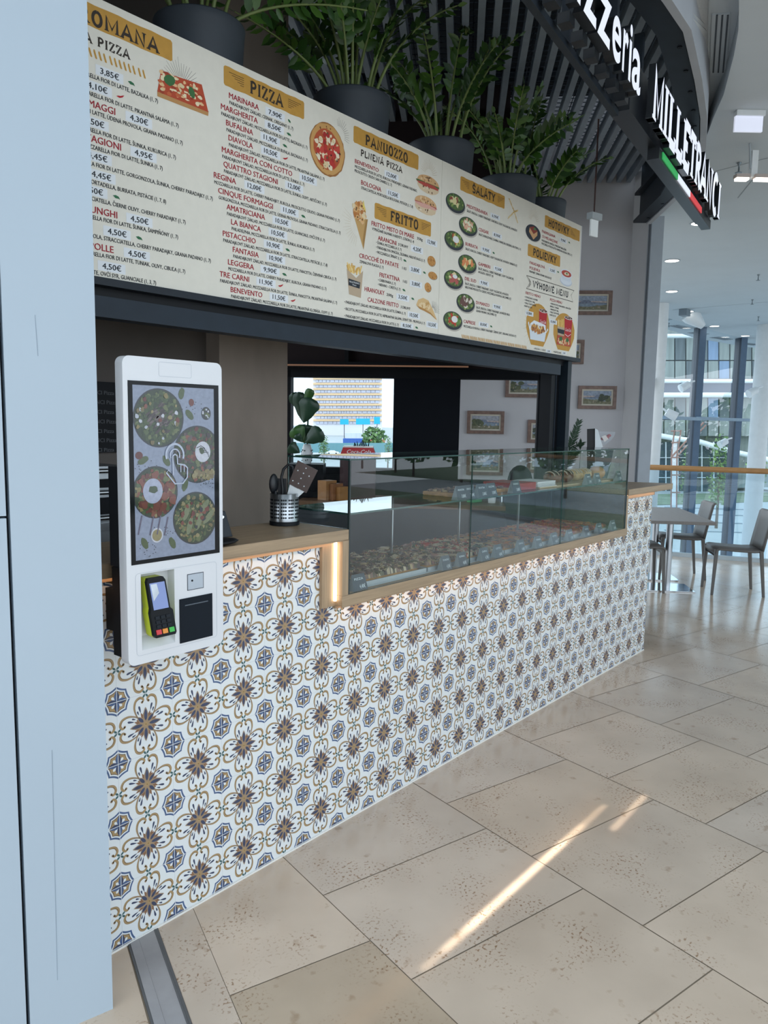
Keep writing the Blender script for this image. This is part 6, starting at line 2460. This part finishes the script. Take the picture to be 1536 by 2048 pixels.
# fiddle-leaf plant in a spotted vase on a tall cabinet by the window
v0 = at(611, 920, 5.2)
m = MB()
r = [v0 - WDh * .13, v0 + WDh * .12, v0 + WDh * .12 + HF * .25, v0 - WDh * .13 + HF * .25]
m.hexa([(v.x, v.y, KZ + .0005) for v in r], [(v.x, v.y, v0.z - .03) for v in r], KDK)
tag(m.build('tall_box', bevel=.004), 'black box on the kitchen counter carrying the spotted vase', 'box')
vb = Vector((v0.x, v0.y, v0.z - .0298)) + HF * .1
fl = empty('leafy_plant', vb, 'plant with large dark wavy leaves in a spotted white vase by the kitchen window', 'plant')
m = MB()
vh = .135
m.lathe(vb, [(.026, 0), (.036, .03), (.038, .06), (.034, .10), (.024, vh), (.021, vh), (.030, .09)], mat('vase_white', 'd5dade', .3, var=.03), n=28)
vs_ = m.build('vase', fl)
m = MB()
for k in range(26):
    a = random.uniform(0, 6.28)
    z = random.uniform(.02, .11)
    p = vb + Vector((.0375 * math.cos(a), .0375 * math.sin(a), z))
    m.blob(p, .003, .003, .006, KDK, n=6, k=4)
m.build('vase_dots', vs_)
FL = [mat('fiddle_leaf_a', '2c4a38', .35, var=.2, scale=6), mat('fiddle_leaf_b', '3f6a34', .35, var=.2, scale=6)]
m = MB()
stem_top = at(608, 800, 5.25)
m.tube([vb + ZUP * .10, vb + ZUP * .30 + WDh * .005, Vector((stem_top.x, stem_top.y, stem_top.z))], .006, mat('fiddle_stem', '2f3a28', .6, var=.1), n=8)
m.tube([vb + ZUP * .34, vb + ZUP * .42 - WDh * .09], .004, _M['fiddle_stem'], n=6)
m.build('stem', fl)
m = MB()
def big_leaf(px0, py0, px1, py1, wpx, mt, dep=5.22, tilt=.3):
    a, b = at(px0, py0, dep), at(px1, py1, dep - .03)
    ax = b - a
    L = ax.length
    ax.normalize()
    sd_ = ax.cross(HF).normalized()
    nrm = sd_.cross(ax)
    W_ = wpx * dep / FPX / 2
    prof = [(0, .05), (.12, .32), (.3, .62), (.5, .80), (.68, 1.0), (.84, .92), (.95, .62), (1.0, .06)]
    vs, fs = [], []
    for i, (t_, w_) in enumerate(prof):
        q = W_ * w_ * random.uniform(.94, 1.06)
        for s_ in (-1, -.5, 0, .5, 1):
            vs.append(a + ax * (t_ * L) + sd_ * (q * s_) + nrm * (abs(s_) ** 1.3 * W_ * tilt + random.uniform(-.004, .004)))
    for i in range(len(prof) - 1):
        for j in range(4):
            fs.append((i * 5 + j, i * 5 + j + 1, (i + 1) * 5 + j + 1, (i + 1) * 5 + j))
    m.add(vs, fs, mt, True)
big_leaf(607, 846, 622, 797, 42, FL[0])
big_leaf(607, 846, 596, 784, 30, FL[0], 5.28)
big_leaf(608, 812, 622, 778, 20, FL[1], 5.26)
big_leaf(606, 826, 584, 786, 26, FL[0], 5.3)
big_leaf(609, 886, 588, 856, 34, FL[1])
big_leaf(609, 886, 644, 862, 36, FL[0], 5.18)
big_leaf(609, 888, 612, 850, 44, FL[0], 5.26)
big_leaf(606, 884, 592, 870, 16, FL[0], 5.2)
big_leaf(600, 906, 578, 892, 26, FL[0], 5.24)
m.build('leaves', fl)
# cap, cup, sponge, tap on the kitchen counter
p = kpoint(1001, 5.05)
m = MB()
pz = at(1040, 968, 5.3)
eb = empty('mixer_box', kpoint(1040, 5.3), 'dark appliance box on the kitchen counter under the black cap', 'appliance')
q = Vector((pz.x, pz.y, 0))
r = [q - WDh * .12, q + WDh * .12, q + WDh * .12 + HF * .2, q - WDh * .12 + HF * .2]
m.hexa([(v.x, v.y, 0.0005) for v in r], [(v.x, v.y, pz.z - .0) for v in r], mat('appliance_dark', '3a434b', .4, var=.1))
m.build('body', eb)
ct = empty('cap', Vector((pz.x, pz.y, pz.z + .0005)) + HF * .09, 'black peaked cap lying behind the glass shelf', 'cap')
cb_ = Vector((pz.x, pz.y, pz.z + .001)) + HF * .09
m = MB()
CAPM = mat('cap_cloth', '12151b', .8, var=.1)
m.lathe(cb_ + WDh * .015, [(.088, 0), (.086, .035), (.074, .075), (.052, .105), (.025, .121), (.002, .125)], CAPM, n=26)
m.build('crown', ct)
m = MB()
pts = [cb_ + WDh * (-.03 + .10 * math.cos(math.radians(a))) - HF * (.085 * math.sin(math.radians(a)) + .02) + ZUP * .004 for a in range(20, 175, 12)]
m.add([v for v in pts] + [v + ZUP * .008 for v in pts], [list(range(len(pts)))[::-1], [len(pts) + i for i in range(len(pts))]], CAPM)
m.build('peak', ct)
for name_, lab, px, d, rr_, h, col in (('paper_cup', 'white cup on the kitchen counter, seen through the case glass', 987, 5.06, .030, .085, 'd8d8d6'),):
    p = kpoint(px, d)
    m = MB()
    m.lathe(p, [(rr_ * .8, 0), (rr_, h), (rr_ * .95, h), (rr_ * .76, .006)], mat('cup_white', col, .5, var=.03), n=24)
    tag(m.build(name_), lab, 'cup')
p = kpoint(952, 5.1)
m = MB()
m.box(p.x - .05, p.x + .05, p.y - .03, p.y + .03, p.z, p.z + .022, mat('sponge_green', '5fae78', .9, var=.1))
tag(m.build('sponge', bevel=.003), 'flat green sponge on the dark kitchen counter', 'sponge')
p = kpoint(1006, 5.12)
m = MB()
m.tube([p, p + ZUP * .10, p + ZUP * .135 - WDh * .02, p + ZUP * .14 - WDh * .05, p + ZUP * .115 - WDh * .065], .010, CHROME, n=10)
tag(m.build('tap'), 'curved chrome tap at the end of the kitchen counter', 'tap')
for i, (px, col) in enumerate(((655, '9a6a3c'), (668, '8f5c36'), (682, 'a8743f'))):
    p = kpoint(px, 5.08)
    m = MB()
    m.box(p.x - .05, p.x + .05, p.y - .04, p.y + .04, p.z, p.z + .13 - .02 * i, mat('crate_' + col, col, .7, var=.15))
    tag(m.build('carton', bevel=.002), 'brown carton on the kitchen counter below the red cooler, %s of three' % ('left one', 'middle one', 'right one')[i], 'carton', 'cartons on the kitchen counter')

# palm fronds behind the post
pf = at(1128, 905, 5.9)
pp = empty('palm_plant', (pf.x, pf.y, 0), 'feathery palm fronds showing right of the black post', 'palm')
m = MB()
m.lathe((pf.x, pf.y, 0), [(.13, 0), (.17, .5), (.16, .5), (.15, .45)], POT, n=24)
m.build('pot', pp)
m = MB()
PALM = mat('palm_leaf', '34503a', .5, var=.25, scale=8)
for (x0, y0, x1, y1) in ((1128, 930, 1158, 843), (1128, 935, 1163, 886), (1125, 930, 1118, 830), (1126, 935, 1098, 850)):
    a, b = at(x0, y0, 5.9), at(x1, y1, 5.85)
    st_ = [Vector((pf.x, pf.y, .46)), a, a.lerp(b, .5) + ZUP * .01, b]
    m.tube(st_, .005, PALM, n=5, r1=.002)
    ax = (b - a).normalized()
    sdp = ax.cross(HF).normalized()
    for k in range(26):
        t_ = k / 25
        p = a.lerp(b, t_)
        for s_ in (-1, 1):
            L = .085 * (1 - .55 * t_)
            tip = p + (ax * .75 + sdp * s_ * .65 + Vector((random.gauss(0, .1), random.gauss(0, .1), random.gauss(0, .1)))) * L
            w = ax.cross(tip - p).cross(tip - p).normalized() * .004
            m.face([p - w, p.lerp(tip, .5) - w * 1.4, tip, p.lerp(tip, .5) + w * 1.4, p + w], PALM)
m.build('fronds', pp)

# ------------------------------------------------------------------ dispenser on the right worktop
dp = empty('dispenser', (5.22, .40, 1.1977), 'black and white dispenser with a clear scoop bin of red packets', 'dispenser')
dd = 1.0
def dpt(px, py, o=0.0):
    return onV(px, py, (5.22 + o * HF.x, .40 + o * HF.y, 0), -50.4)
def dprism(mb, px, m, t0=0.0, t1=.16):
    a = [dpt(x, y, t0) for x, y in px]
    b = [dpt(x, y, t1) for x, y in px]
    n = len(px)
    mb.add(a + b, [list(range(n)), [n + i for i in range(n)][::-1]] + [(i, i + n, (i + 1) % n + n, (i + 1) % n) for i in range(n)], m)
bz = dpt(1200, 960).z
m = MB()
dprism(m, [(1174, 958), (1190, 958), (1190, 857), (1174, 858)], mat('dispenser_black', '0a0d12', .6, var=.05))
m.build('body', dp)
m = MB()
dprism(m, [(1190.2, 900), (1190.2, 857), (1196, 860), (1207, 899)], mat('dispenser_white', 'cfd8dd', .35, var=.03), -.01, .17)
m.build('side_panel', dp)
m = MB()
dprism(m, [(1190.2, 957), (1190.2, 900.5), (1227, 900.5), (1221, 930), (1214, 957)], mat('dispenser_grey', '4a545c', .4, var=.05), .0, .15)
m.build('base', dp)
m = MB()
arcp = [(1195, 863), (1231, 864), (1229, 871), (1223, 880), (1215, 887), (1206, 892)]
dprism(m, arcp, glass('scoop_plastic', (.86, .88, .9)), .01, .14)
m.build('scoop_bin', dp)
m = MB()
PK = mat('packet_red', 'a8434a', .5, var=.2)
for k in range(9):
    c_ = dpt(1205 + 1.7 * k, 880 - 1.0 * k + random.uniform(-3, 2), .03 + .01 * k)
    m.blob(c_, .018, .012, .010, PK, n=8, k=5, jit=.2)
tag(m.build('sauce_packets'), 'heap of red packets inside the clear scoop bin', 'packets', kind='stuff')
m = MB()
dprism(m, [(1203, 873), (1211, 870), (1217, 878), (1209, 884)], mat('bin_label', 'd5d2d0', .6, var=.05), .004, .009)
m.build('bin_label', dp)
m = MB()
c_ = dpt(1222, 898, .05)
for k in range(8):
    q_ = c_ + WDh * (.012 * k - .06) + ZUP * .004
    m.blob(q_, .03, .02, .006, mat('film_wrap', 'd9dbd6', .3, var=.1), n=9, k=5, jit=.3)
m.build('wrapped_film', dp)

# ------------------------------------------------------------------ paintings on the white wall
FRM = mat('picture_frame', '7a6258', .5, var=.25, scale=30)
LIN = mat('picture_liner', 'cfcabc', .7, var=.03)
def painting(x0, x1, y0, y1, seed, lab):
    random.seed(seed)
    a, b = onW(x0, (y0 + y1) / 2, .0), onW(x1, (y0 + y1) / 2, .0)
    z1, z0 = onW((x0 + x1) / 2, y0).z, onW((x0 + x1) / 2, y1).z
    w, h = (b - a).length, z1 - z0
    t = empty('painting', (a.x, a.y, z0), lab, 'painting', 'framed landscapes on the white wall', math.radians(-56))
    f = .030
    m = MB()
    for bx_ in ((0, w, 0, f), (0, w, h - f, h), (0, f, f, h - f), (w - f, w, f, h - f)):
        m.box(bx_[0], bx_[1], -.028, -.001, bx_[2], bx_[3], FRM)
    fr_ = m.build('frame', t, local=True)
    m = MB()
    g_ = .014
    for bx_ in ((f, w - f, f, f + g_), (f, w - f, h - f - g_, h - f), (f, f + g_, f + g_, h - f - g_), (w - f - g_, w - f, f + g_, h - f - g_)):
        m.box(bx_[0], bx_[1], -.018, -.001, bx_[2], bx_[3], LIN)
    m.build('liner', fr_, local=True)
    i0 = f + g_
    pl = Plane(lambda u, v, o: (u, -.010 - o, v), .0002)
    m = MB()
    u0, u1, v0, v1 = i0, w - i0, i0, h - i0
    H_ = v1 - v0
    sky = random.choice(('8fa3bf', 'b3b6be', 'a3aab8'))
    def c(h_):
        k_ = [int(h_[i:i + 2], 16) for i in (0, 2, 4)]
        m_ = sum(k_) / 3
        return mat('paint_' + h_, '%02x%02x%02x' % tuple(int(q * .65 + m_ * .2 + 24) for q in k_), .7, var=.25, scale=60)
    pl.rect(m, u0, v0, u1, v1, c(sky), 0)
    pl.rect(m, u0, v0 + H_ * .45, u1, v0 + H_ * .62, c('c9b3a8'), 1)
    mx = u0 + (u1 - u0) * random.uniform(.35, .7)
    pl.poly(m, [(u0, v0 + H_ * .42), (u1, v0 + H_ * .42), (u1, v0 + H_ * .50), (mx + w * .10, v0 + H_ * .56), (mx + .02, v0 + H_ * .70), (mx - .02, v0 + H_ * .71), (mx - w * .12, v0 + H_ * .55), (u0, v0 + H_ * .49)], c('6f7f9c'), 2)
    pl.rect(m, u0, v0 + H_ * .25, u1, v0 + H_ * .44, c('7f9ab3'), 3)
    pl.poly(m, [(u0, v0), (u1, v0), (u1, v0 + H_ * random.uniform(.2, .4)), (u0 + w * .5, v0 + H_ * .22), (u0, v0 + H_ * random.uniform(.25, .45))], c('7c7a58'), 4)
    side = random.choice((u0 + w * .14, u1 - w * .16))
    for k in range(12):
        q_ = random.uniform(.012, .03)
        cu, cv = side + random.uniform(-.05, .05), v0 + H_ * random.uniform(.2, .72)
        pl.ell(m, min(max(cu, u0 + q_), u1 - q_), min(max(cv, v0 + q_), v1 - q_), q_, q_ * .7, c(random.choice(('4d5a3c', '5d6640', '3d4a38'))), 5 + k * .1, 10, .2)
    for k in range(8):
        cu = random.uniform(u0 + .02, u1 - .03)
        cv = v0 + H_ * random.uniform(.06, .28)
        pl.rect(m, cu, cv, cu + random.uniform(.008, .022), cv + random.uniform(.006, .016), c(random.choice(('c9bba0', 'a8917a', '8a8f6c'))), 7)
    m.build('canvas', t, local=True)
painting(1112, 1223.5, 582, 630, 1, 'framed bay landscape beside the menu board edge, uppermost of the paintings')
painting(1106, 1167.5, 680, 728, 2, 'framed landscape mostly hidden behind the lower menu board corner')
painting(1156, 1232, 772, 818, 3, 'framed landscape with pale houses, alone right of the black post')
painting(1011, 1090, 747, 795, 4, 'framed landscape with a blue hill, cut by the top of the black kitchen opening')
painting(934, 1008, 822, 867.5, 5, 'framed landscape with dark trees, left one in the black kitchen opening')
painting(1055, 1128, 840, 886, 6, 'framed landscape cut by the black post, beside the tree landscape')
painting(933, 1006, 900, 950, 7, 'framed landscape low on the wall, seen through the case glass')
painting(1054, 1128, 898, 946, 8, 'framed landscape just peeping over the case top beside the black post')
random.seed(5)

# ------------------------------------------------------------------ hanging emergency light
hp = at(1188, 430, 5.6)
el = empty('emergency_light', (hp.x, hp.y, at(1188, 475, 5.6).z), 'small white sign panel hanging on a thin dark rod', 'hanging sign')
m = MB()
m.tube([hp, Vector((hp.x, hp.y, 3.98))], .006, mat('rod_brown', '4a3230', .5, var=.1), n=8)
m.build('rod', el)
def esl(x0, x1, y0, y1, t, m_, mb):
    dr_ = (WDh * .80 + HF * .60).normalized()
    nrm_ = Vector((dr_.y, -dr_.x, 0))
    c_ = at((x0 + x1) / 2, 450, 5.6)
    w_ = (x1 - x0) / 2 * 5.6 / FPX / .8
    z1, z0 = at(1188, y0, 5.6).z, at(1188, y1, 5.6).z
    c_ = Vector((c_.x, c_.y, 0))
    r_ = [c_ - dr_ * w_ + nrm_ * t, c_ + dr_ * w_ + nrm_ * t, c_ + dr_ * w_ - nrm_ * t, c_ - dr_ * w_ - nrm_ * t]
    mb.hexa([(v.x, v.y, z0) for v in r_], [(v.x, v.y, z1) for v in r_], m_)
m = MB()
esl(1176.5, 1200, 427, 440, .025, mat('emergency_housing', 'aeb6ba', .5, var=.03), m)
m.build('housing', el)
m = MB()
esl(1179.5, 1196.5, 440.2, 473, .006, mat('emergency_plate', 'dfe6e8', .3, emis=.12), m)
m.build('plate', el)

# ------------------------------------------------------------------ ceiling fittings
DLE = mat('downlight_glow', 'fff6ea', .4, emis=4, ecol=(1, .95, .88))
DLR = mat('downlight_ring', 'a9b2b8', .4, var=.03)
wd_ = ['nearest the serif sign', 'second down, left column', 'third down, left column', 'above the round column', 'smaller one further right', 'furthest one at right']
for i, (x, y, r_) in enumerate(((1400, 446, .085), (1344, 521, .085), (1343.5, 582.5, .085), (1376.5, 622.5, .09), (1429, 652, .09), (1490.5, 671.5, .09))):
    p = onZ(x, y, CZ)
    t = empty('downlight', (p.x, p.y, CZ - .006), 'round recessed ceiling light, ' + wd_[i], 'ceiling light', 'round downlights in the mall ceiling')
    m = MB()
    m.lathe((p.x, p.y, CZ - .006), [(r_ * .86, 0), (r_, .001), (r_, .0055), (r_ * .86, .0055), (r_ * .86, 0)], DLR, n=28, caps=False)
    rg_ = m.build('ring', t)
    m = MB()
    m.lathe((p.x, p.y, CZ - .005), [(r_ * .84, 0), (r_ * .84, .0035)], DLE, n=28)
    m.build('lens', rg_)
for i, (x, y, lb) in enumerate(((1517, 549, 'right of the second downlight'), (1505, 599, 'lower right of the ceiling seam'), (1517, 633, 'near the far right downlights'), (1338, 646, 'between the two left grilles'), (1478.5, 325, 'hanging left of the lamp pole'))):
    p = onZ(x, y, CZ)
    t = empty('sprinkler', (p.x, p.y, CZ - .07), 'small sprinkler head in the mall ceiling, ' + lb, 'sprinkler', 'sprinklers in the mall ceiling')
    m = MB()
    k_ = 1.0 if i < 4 else .9
    m.lathe((p.x, p.y, CZ - .07), [(.022, 0), (.024, .004), (.006, .008), (.006, .05), (.016, .066), (.016, .0695)], mat('sprinkler_metal', '7c868c', .4, .5, var=.05), n=14)
    m.build('head', t)
gl_ = ['at the grey wall end', 'second from the left', 'behind the white horn speaker', 'fourth from the left', 'at the far right']
for i, (x0, y0, x1, y1) in enumerate(((1307, 634, 1333, 640.5), (1347, 651, 1371, 656.5), (1384, 665, 1409, 669), (1429, 674.5, 1456, 679.5), (1482, 686, 1512, 690))):
    z = CZ - .004
    a, b = onZ(x0, y0, z), onZ(x1, y1, z)
    d_ = (b - a).normalized()
    n_ = Vector((-d_.y, d_.x, 0))
    t = empty('ceiling_grille', ((a + b) / 2), 'grey ceiling air grille ' + gl_[i], 'air grille', 'air grilles along the window edge of the ceiling')
    m = MB()
    m.bar(a, b, .20, .006, mat('grille_grey', '8a959e', .5, var=.05))
    m.build('frame', t)
    for k in (-1, 0, 1):
        m = MB()
        m.bar(a + n_ * .05 * k - ZUP * .004, b + n_ * .05 * k - ZUP * .004, .018, .004, SLOT)
        m.build('slot', t)
# white horn speaker
p = onZ(1384, 660, CZ)
p = at(1392, 665, 12.4)
p.z = CZ - .02
t = empty('horn_speaker', p, 'white cone shaped speaker under the ceiling at the left window post', 'speaker')
m = MB()
ax = (WDh * .75 - ZUP * .62).normalized()
m.tube([p - ax * .16 - ZUP * .08, p - ax * .1 - ZUP * .09, p + ax * .14 - ZUP * .09], [.15, .14, .05], SPOT, n=20)
m.build('horn', t)
m = MB()
m.tube([p + ZUP * .018, p - ZUP * .06], .03, SPOT, n=10)
m.build('mount', t)
p = at(1367, 663, 12.0)
p.z = CZ - .10
m = MB()
m.box(p.x - .09, p.x + .09, p.y - .06, p.y + .06, CZ - .10, CZ - .001, mat('sensor_grey', '76828b', .5, var=.05))
tag(m.build('junction_box', bevel=.005), 'small dark grey box under the ceiling left of the horn speaker', 'box')
# illuminated sign box hanging from the ceiling
ex_c = onZ(1497, 222, CZ)
ed = (ex_c - EYE).dot(HF)
ex = empty('exit_sign', (ex_c.x, ex_c.y, at(1497, 264, ed).z), 'blank glowing white sign box under the ceiling at right', 'sign')
def exb(mb, x0, x1, y0, y1, t_, m_):
    a, b = at(x0, 240, ed), at(x1, 240, ed)
    a.z = b.z = 0
    z1, z0 = (CZ - .001 if y0 is None else at(1497, y0, ed).z), at(1497, y1, ed).z
    r_ = [a - HF * t_, b - HF * t_, b + HF * t_, a + HF * t_]
    mb.hexa([(v.x, v.y, z0) for v in r_], [(v.x, v.y, z1) for v in r_], m_)
m = MB()
exb(m, 1470, 1527, None, 233, .022, SPOT)
m.build('housing', ex)
m = MB()
exb(m, 1469, 1525, 233.3, 264, .008, mat('exit_plate', 'd7dbee', .3, emis=.45, ecol=(.78, .82, .95)))
m.build('light_panel', ex)
# lamp on a ceiling arm
lc = onZ(1509, 287, CZ)
ld = (lc - EYE).dot(HF)
lm_ = empty('arm_light', lc, 'white ceiling pole with a lit horizontal lamp bar at right', 'ceiling lamp')
zb_ = at(1509, 354, ld).z
m = MB()
a, b = at(1504, 330, ld), at(1516, 330, ld)
r_ = [Vector((a.x, a.y, 0)), Vector((b.x, b.y, 0)), Vector((b.x, b.y, 0)) + HF * .05, Vector((a.x, a.y, 0)) + HF * .05]
m.hexa([(v.x, v.y, zb_) for v in r_], [(v.x, v.y, CZ - .04) for v in r_], SPOT)
m.build('pole', lm_)
m = MB()
m.tube([Vector((lc.x, lc.y, CZ - .001)) - WDh * .03, Vector((a.x, a.y, zb_ + .05)) - WDh * .008], .006, DLR, n=6)
m.build('cable', lm_)
for x0, x1 in ((1470, 1497.5), (1508, 1560)):
    m = MB()
    A_, B_ = at(x0, 352, ld), at(x1, 352, ld)
    A_.z = B_.z = zb_ + .002
    m.bar(A_, B_, .05, .022, mat('lamp_bar', 'b7aaa4', .5, var=.03))
    lb_ = m.build('lamp_bar', lm_)
    m = MB()
    m.bar(A_ + WDh * .006 - ZUP * .018, B_ - WDh * .006 - ZUP * .018, .042, .014, mat('lamp_glow', 'fff2e2', .4, emis=3.5, ecol=(1, .93, .84)))
    m.build('lamp_lens', lb_)

# ------------------------------------------------------------------ table and chairs
TBL = empty('cafe_table', (8.02, .50, 0), 'grey rectangular cafe table on two steel columns, beyond the counter end', 'table', None, math.radians(34))
TTOP = mat('table_top', '77726e', .5, var=.08, scale=6, stretch=(1, 14, 14))
# local x runs along the table, local y across
A_ = Vector((7.494, .166, 0))
ux = Vector((math.cos(math.radians(34)), math.sin(math.radians(34)), 0))
uy = Vector((-ux.y, ux.x, 0))
cenT = A_ + ux * .64 + uy * .325
TBL.location = cenT
m = MB()
m.box(-.64, .64, -.325, .325, .690, .720, TTOP)
m.build('table_top', TBL, local=True, bevel=.003)
for x in (-.275, .275):
    m = MB()
    m.lathe((x, 0, .0), [(.034, .012), (.034, .690)], INOX, n=24)
    m.build('column', TBL, local=True)
    m = MB()
    m.box(x - .19, x + .19, -.225, .225, 0.0005, .012, CHROME)
    m.build('base_plate', TBL, local=True, bevel=.002)
CHP = mat('chair_plastic', '5e5b58', .5, var=.05)
def chair(loc, deg, lab):
    t = empty('cafe_chair', loc, lab, 'chair', 'grey plastic chairs at the cafe table', math.radians(deg))
    # local +x is forward
    m = MB()
    prof = [(.225, .395), (.232, .425), (.222, .452), (.19, .462), (.05, .452), (-.12, .446), (-.20, .452)]
    w = [.19, .20, .20, .20, .20, .195, .185]
    vs, fs = [], []
    for (x, z), ww_ in zip(prof, w):
        vs += [(x, -ww_, z), (x, ww_, z)]
    off = len(vs)
    for (x, z), ww_ in zip(prof, w):
        vs += [(x - .004, -ww_, z - .022), (x - .004, ww_, z - .022)]
    n = len(prof)
    for i in range(n - 1):
        fs += [(2 * i, 2 * i + 1, 2 * i + 3, 2 * i + 2), (off + 2 * i, off + 2 * i + 2, off + 2 * i + 3, off + 2 * i + 1), (2 * i, 2 * i + 2, off + 2 * i + 2, off + 2 * i), (2 * i + 1, off + 2 * i + 1, off + 2 * i + 3, 2 * i + 3)]
    fs += [(0, off, off + 1, 1), (2 * n - 2, 2 * n - 1, off + 2 * n - 1, off + 2 * n - 2)]
    m.add(vs, fs, CHP, True)
    m.build('seat', t, local=True)
    m = MB()
    bp = [(-.19, .44), (-.205, .52), (-.225, .62), (-.245, .72), (-.262, .80), (-.285, .822)]
    vs, fs = [], []
    for x, z in bp:
        for k in range(7):
            y = -.19 + .38 * k / 6
            vs.append((x - .012 * (1 - (y / .19) ** 2), y, z))
    off = len(vs)
    vs += [(x - .02, y, z - (.004)) for x, y, z in vs]
    for i in range(len(bp) - 1):
        for k in range(6):
            q_ = i * 7 + k
            fs += [(q_, q_ + 7, q_ + 8, q_ + 1), (off + q_, off + q_ + 1, off + q_ + 8, off + q_ + 7)]
        fs += [(i * 7, off + i * 7, off + i * 7 + 7, i * 7 + 7), (i * 7 + 6, i * 7 + 13, off + i * 7 + 13, off + i * 7 + 6)]
    l_ = (len(bp) - 1) * 7
    for k in range(6):
        fs += [(k, k + 1, off + k + 1, off + k), (l_ + k, off + l_ + k, off + l_ + k + 1, l_ + k + 1)]
    m.add(vs, fs, CHP, True)
    m.build('backrest', t, local=True)
    for x, s_, xx in ((.215, 1, .235), (.215, -1, .235), (-.19, 1, -.235), (-.19, -1, -.235)):
        m = MB()
        y0, y1 = .178 * s_, .188 * s_
        a_, b_ = .0165, .0115
        m.hexa([(xx - b_, y1 - b_, 0.0005), (xx + b_, y1 - b_, 0.0005), (xx + b_, y1 + b_, 0.0005), (xx - b_, y1 + b_, 0.0005)], [(x - a_, y0 - a_, .445), (x + a_, y0 - a_, .445), (x + a_, y0 + a_, .445), (x - a_, y0 + a_, .445)], CHP)
        m.build('leg', t, local=True, bevel=.003)
    return t
chair((7.895, .098, 0), 121, 'grey plastic chair pulled out from the table, at the right of the photo')
chair(tuple(A_ + ux * 1.02 + uy * .045), 124, 'grey plastic chair tucked in beyond the table corner, before the left window post')
chair(tuple(A_ + ux * .30 + uy * .655), -56, 'grey plastic chair half hidden behind the end of the tiled counter')

# ------------------------------------------------------------------ narrow lamps without fittings, added to draw the streak on the floor
def streak(a, b, h, power, col, name_):
    A, B = onZ(*a), onZ(*b)
    d = B - A
    o = area(name_, ((A.x + B.x) / 2, (A.y + B.y) / 2, h), d.length, .018, (0, 0, math.atan2(d.y, d.x)), power, col, 1.0)
    return o
for k, (q0, q1) in enumerate(((0, 1), (.12, .88), (.25, .78))):
    pa, pb = (845, 1940), (1210, 1610)
    streak((pa[0] + (pb[0] - pa[0]) * q0, pa[1] + (pb[1] - pa[1]) * q0), (pa[0] + (pb[0] - pa[0]) * q1, pa[1] + (pb[1] - pa[1]) * q1), 2.6 + .02 * k, .055, (1, .86, .70), 'slot_light')  # added lamps without fittings, for the floor streak
streak((1225, 1660), (1290, 1590), 2.6, .022, (1, .88, .74), 'slot_light_short')  # added lamp without a fitting, for the floor streak
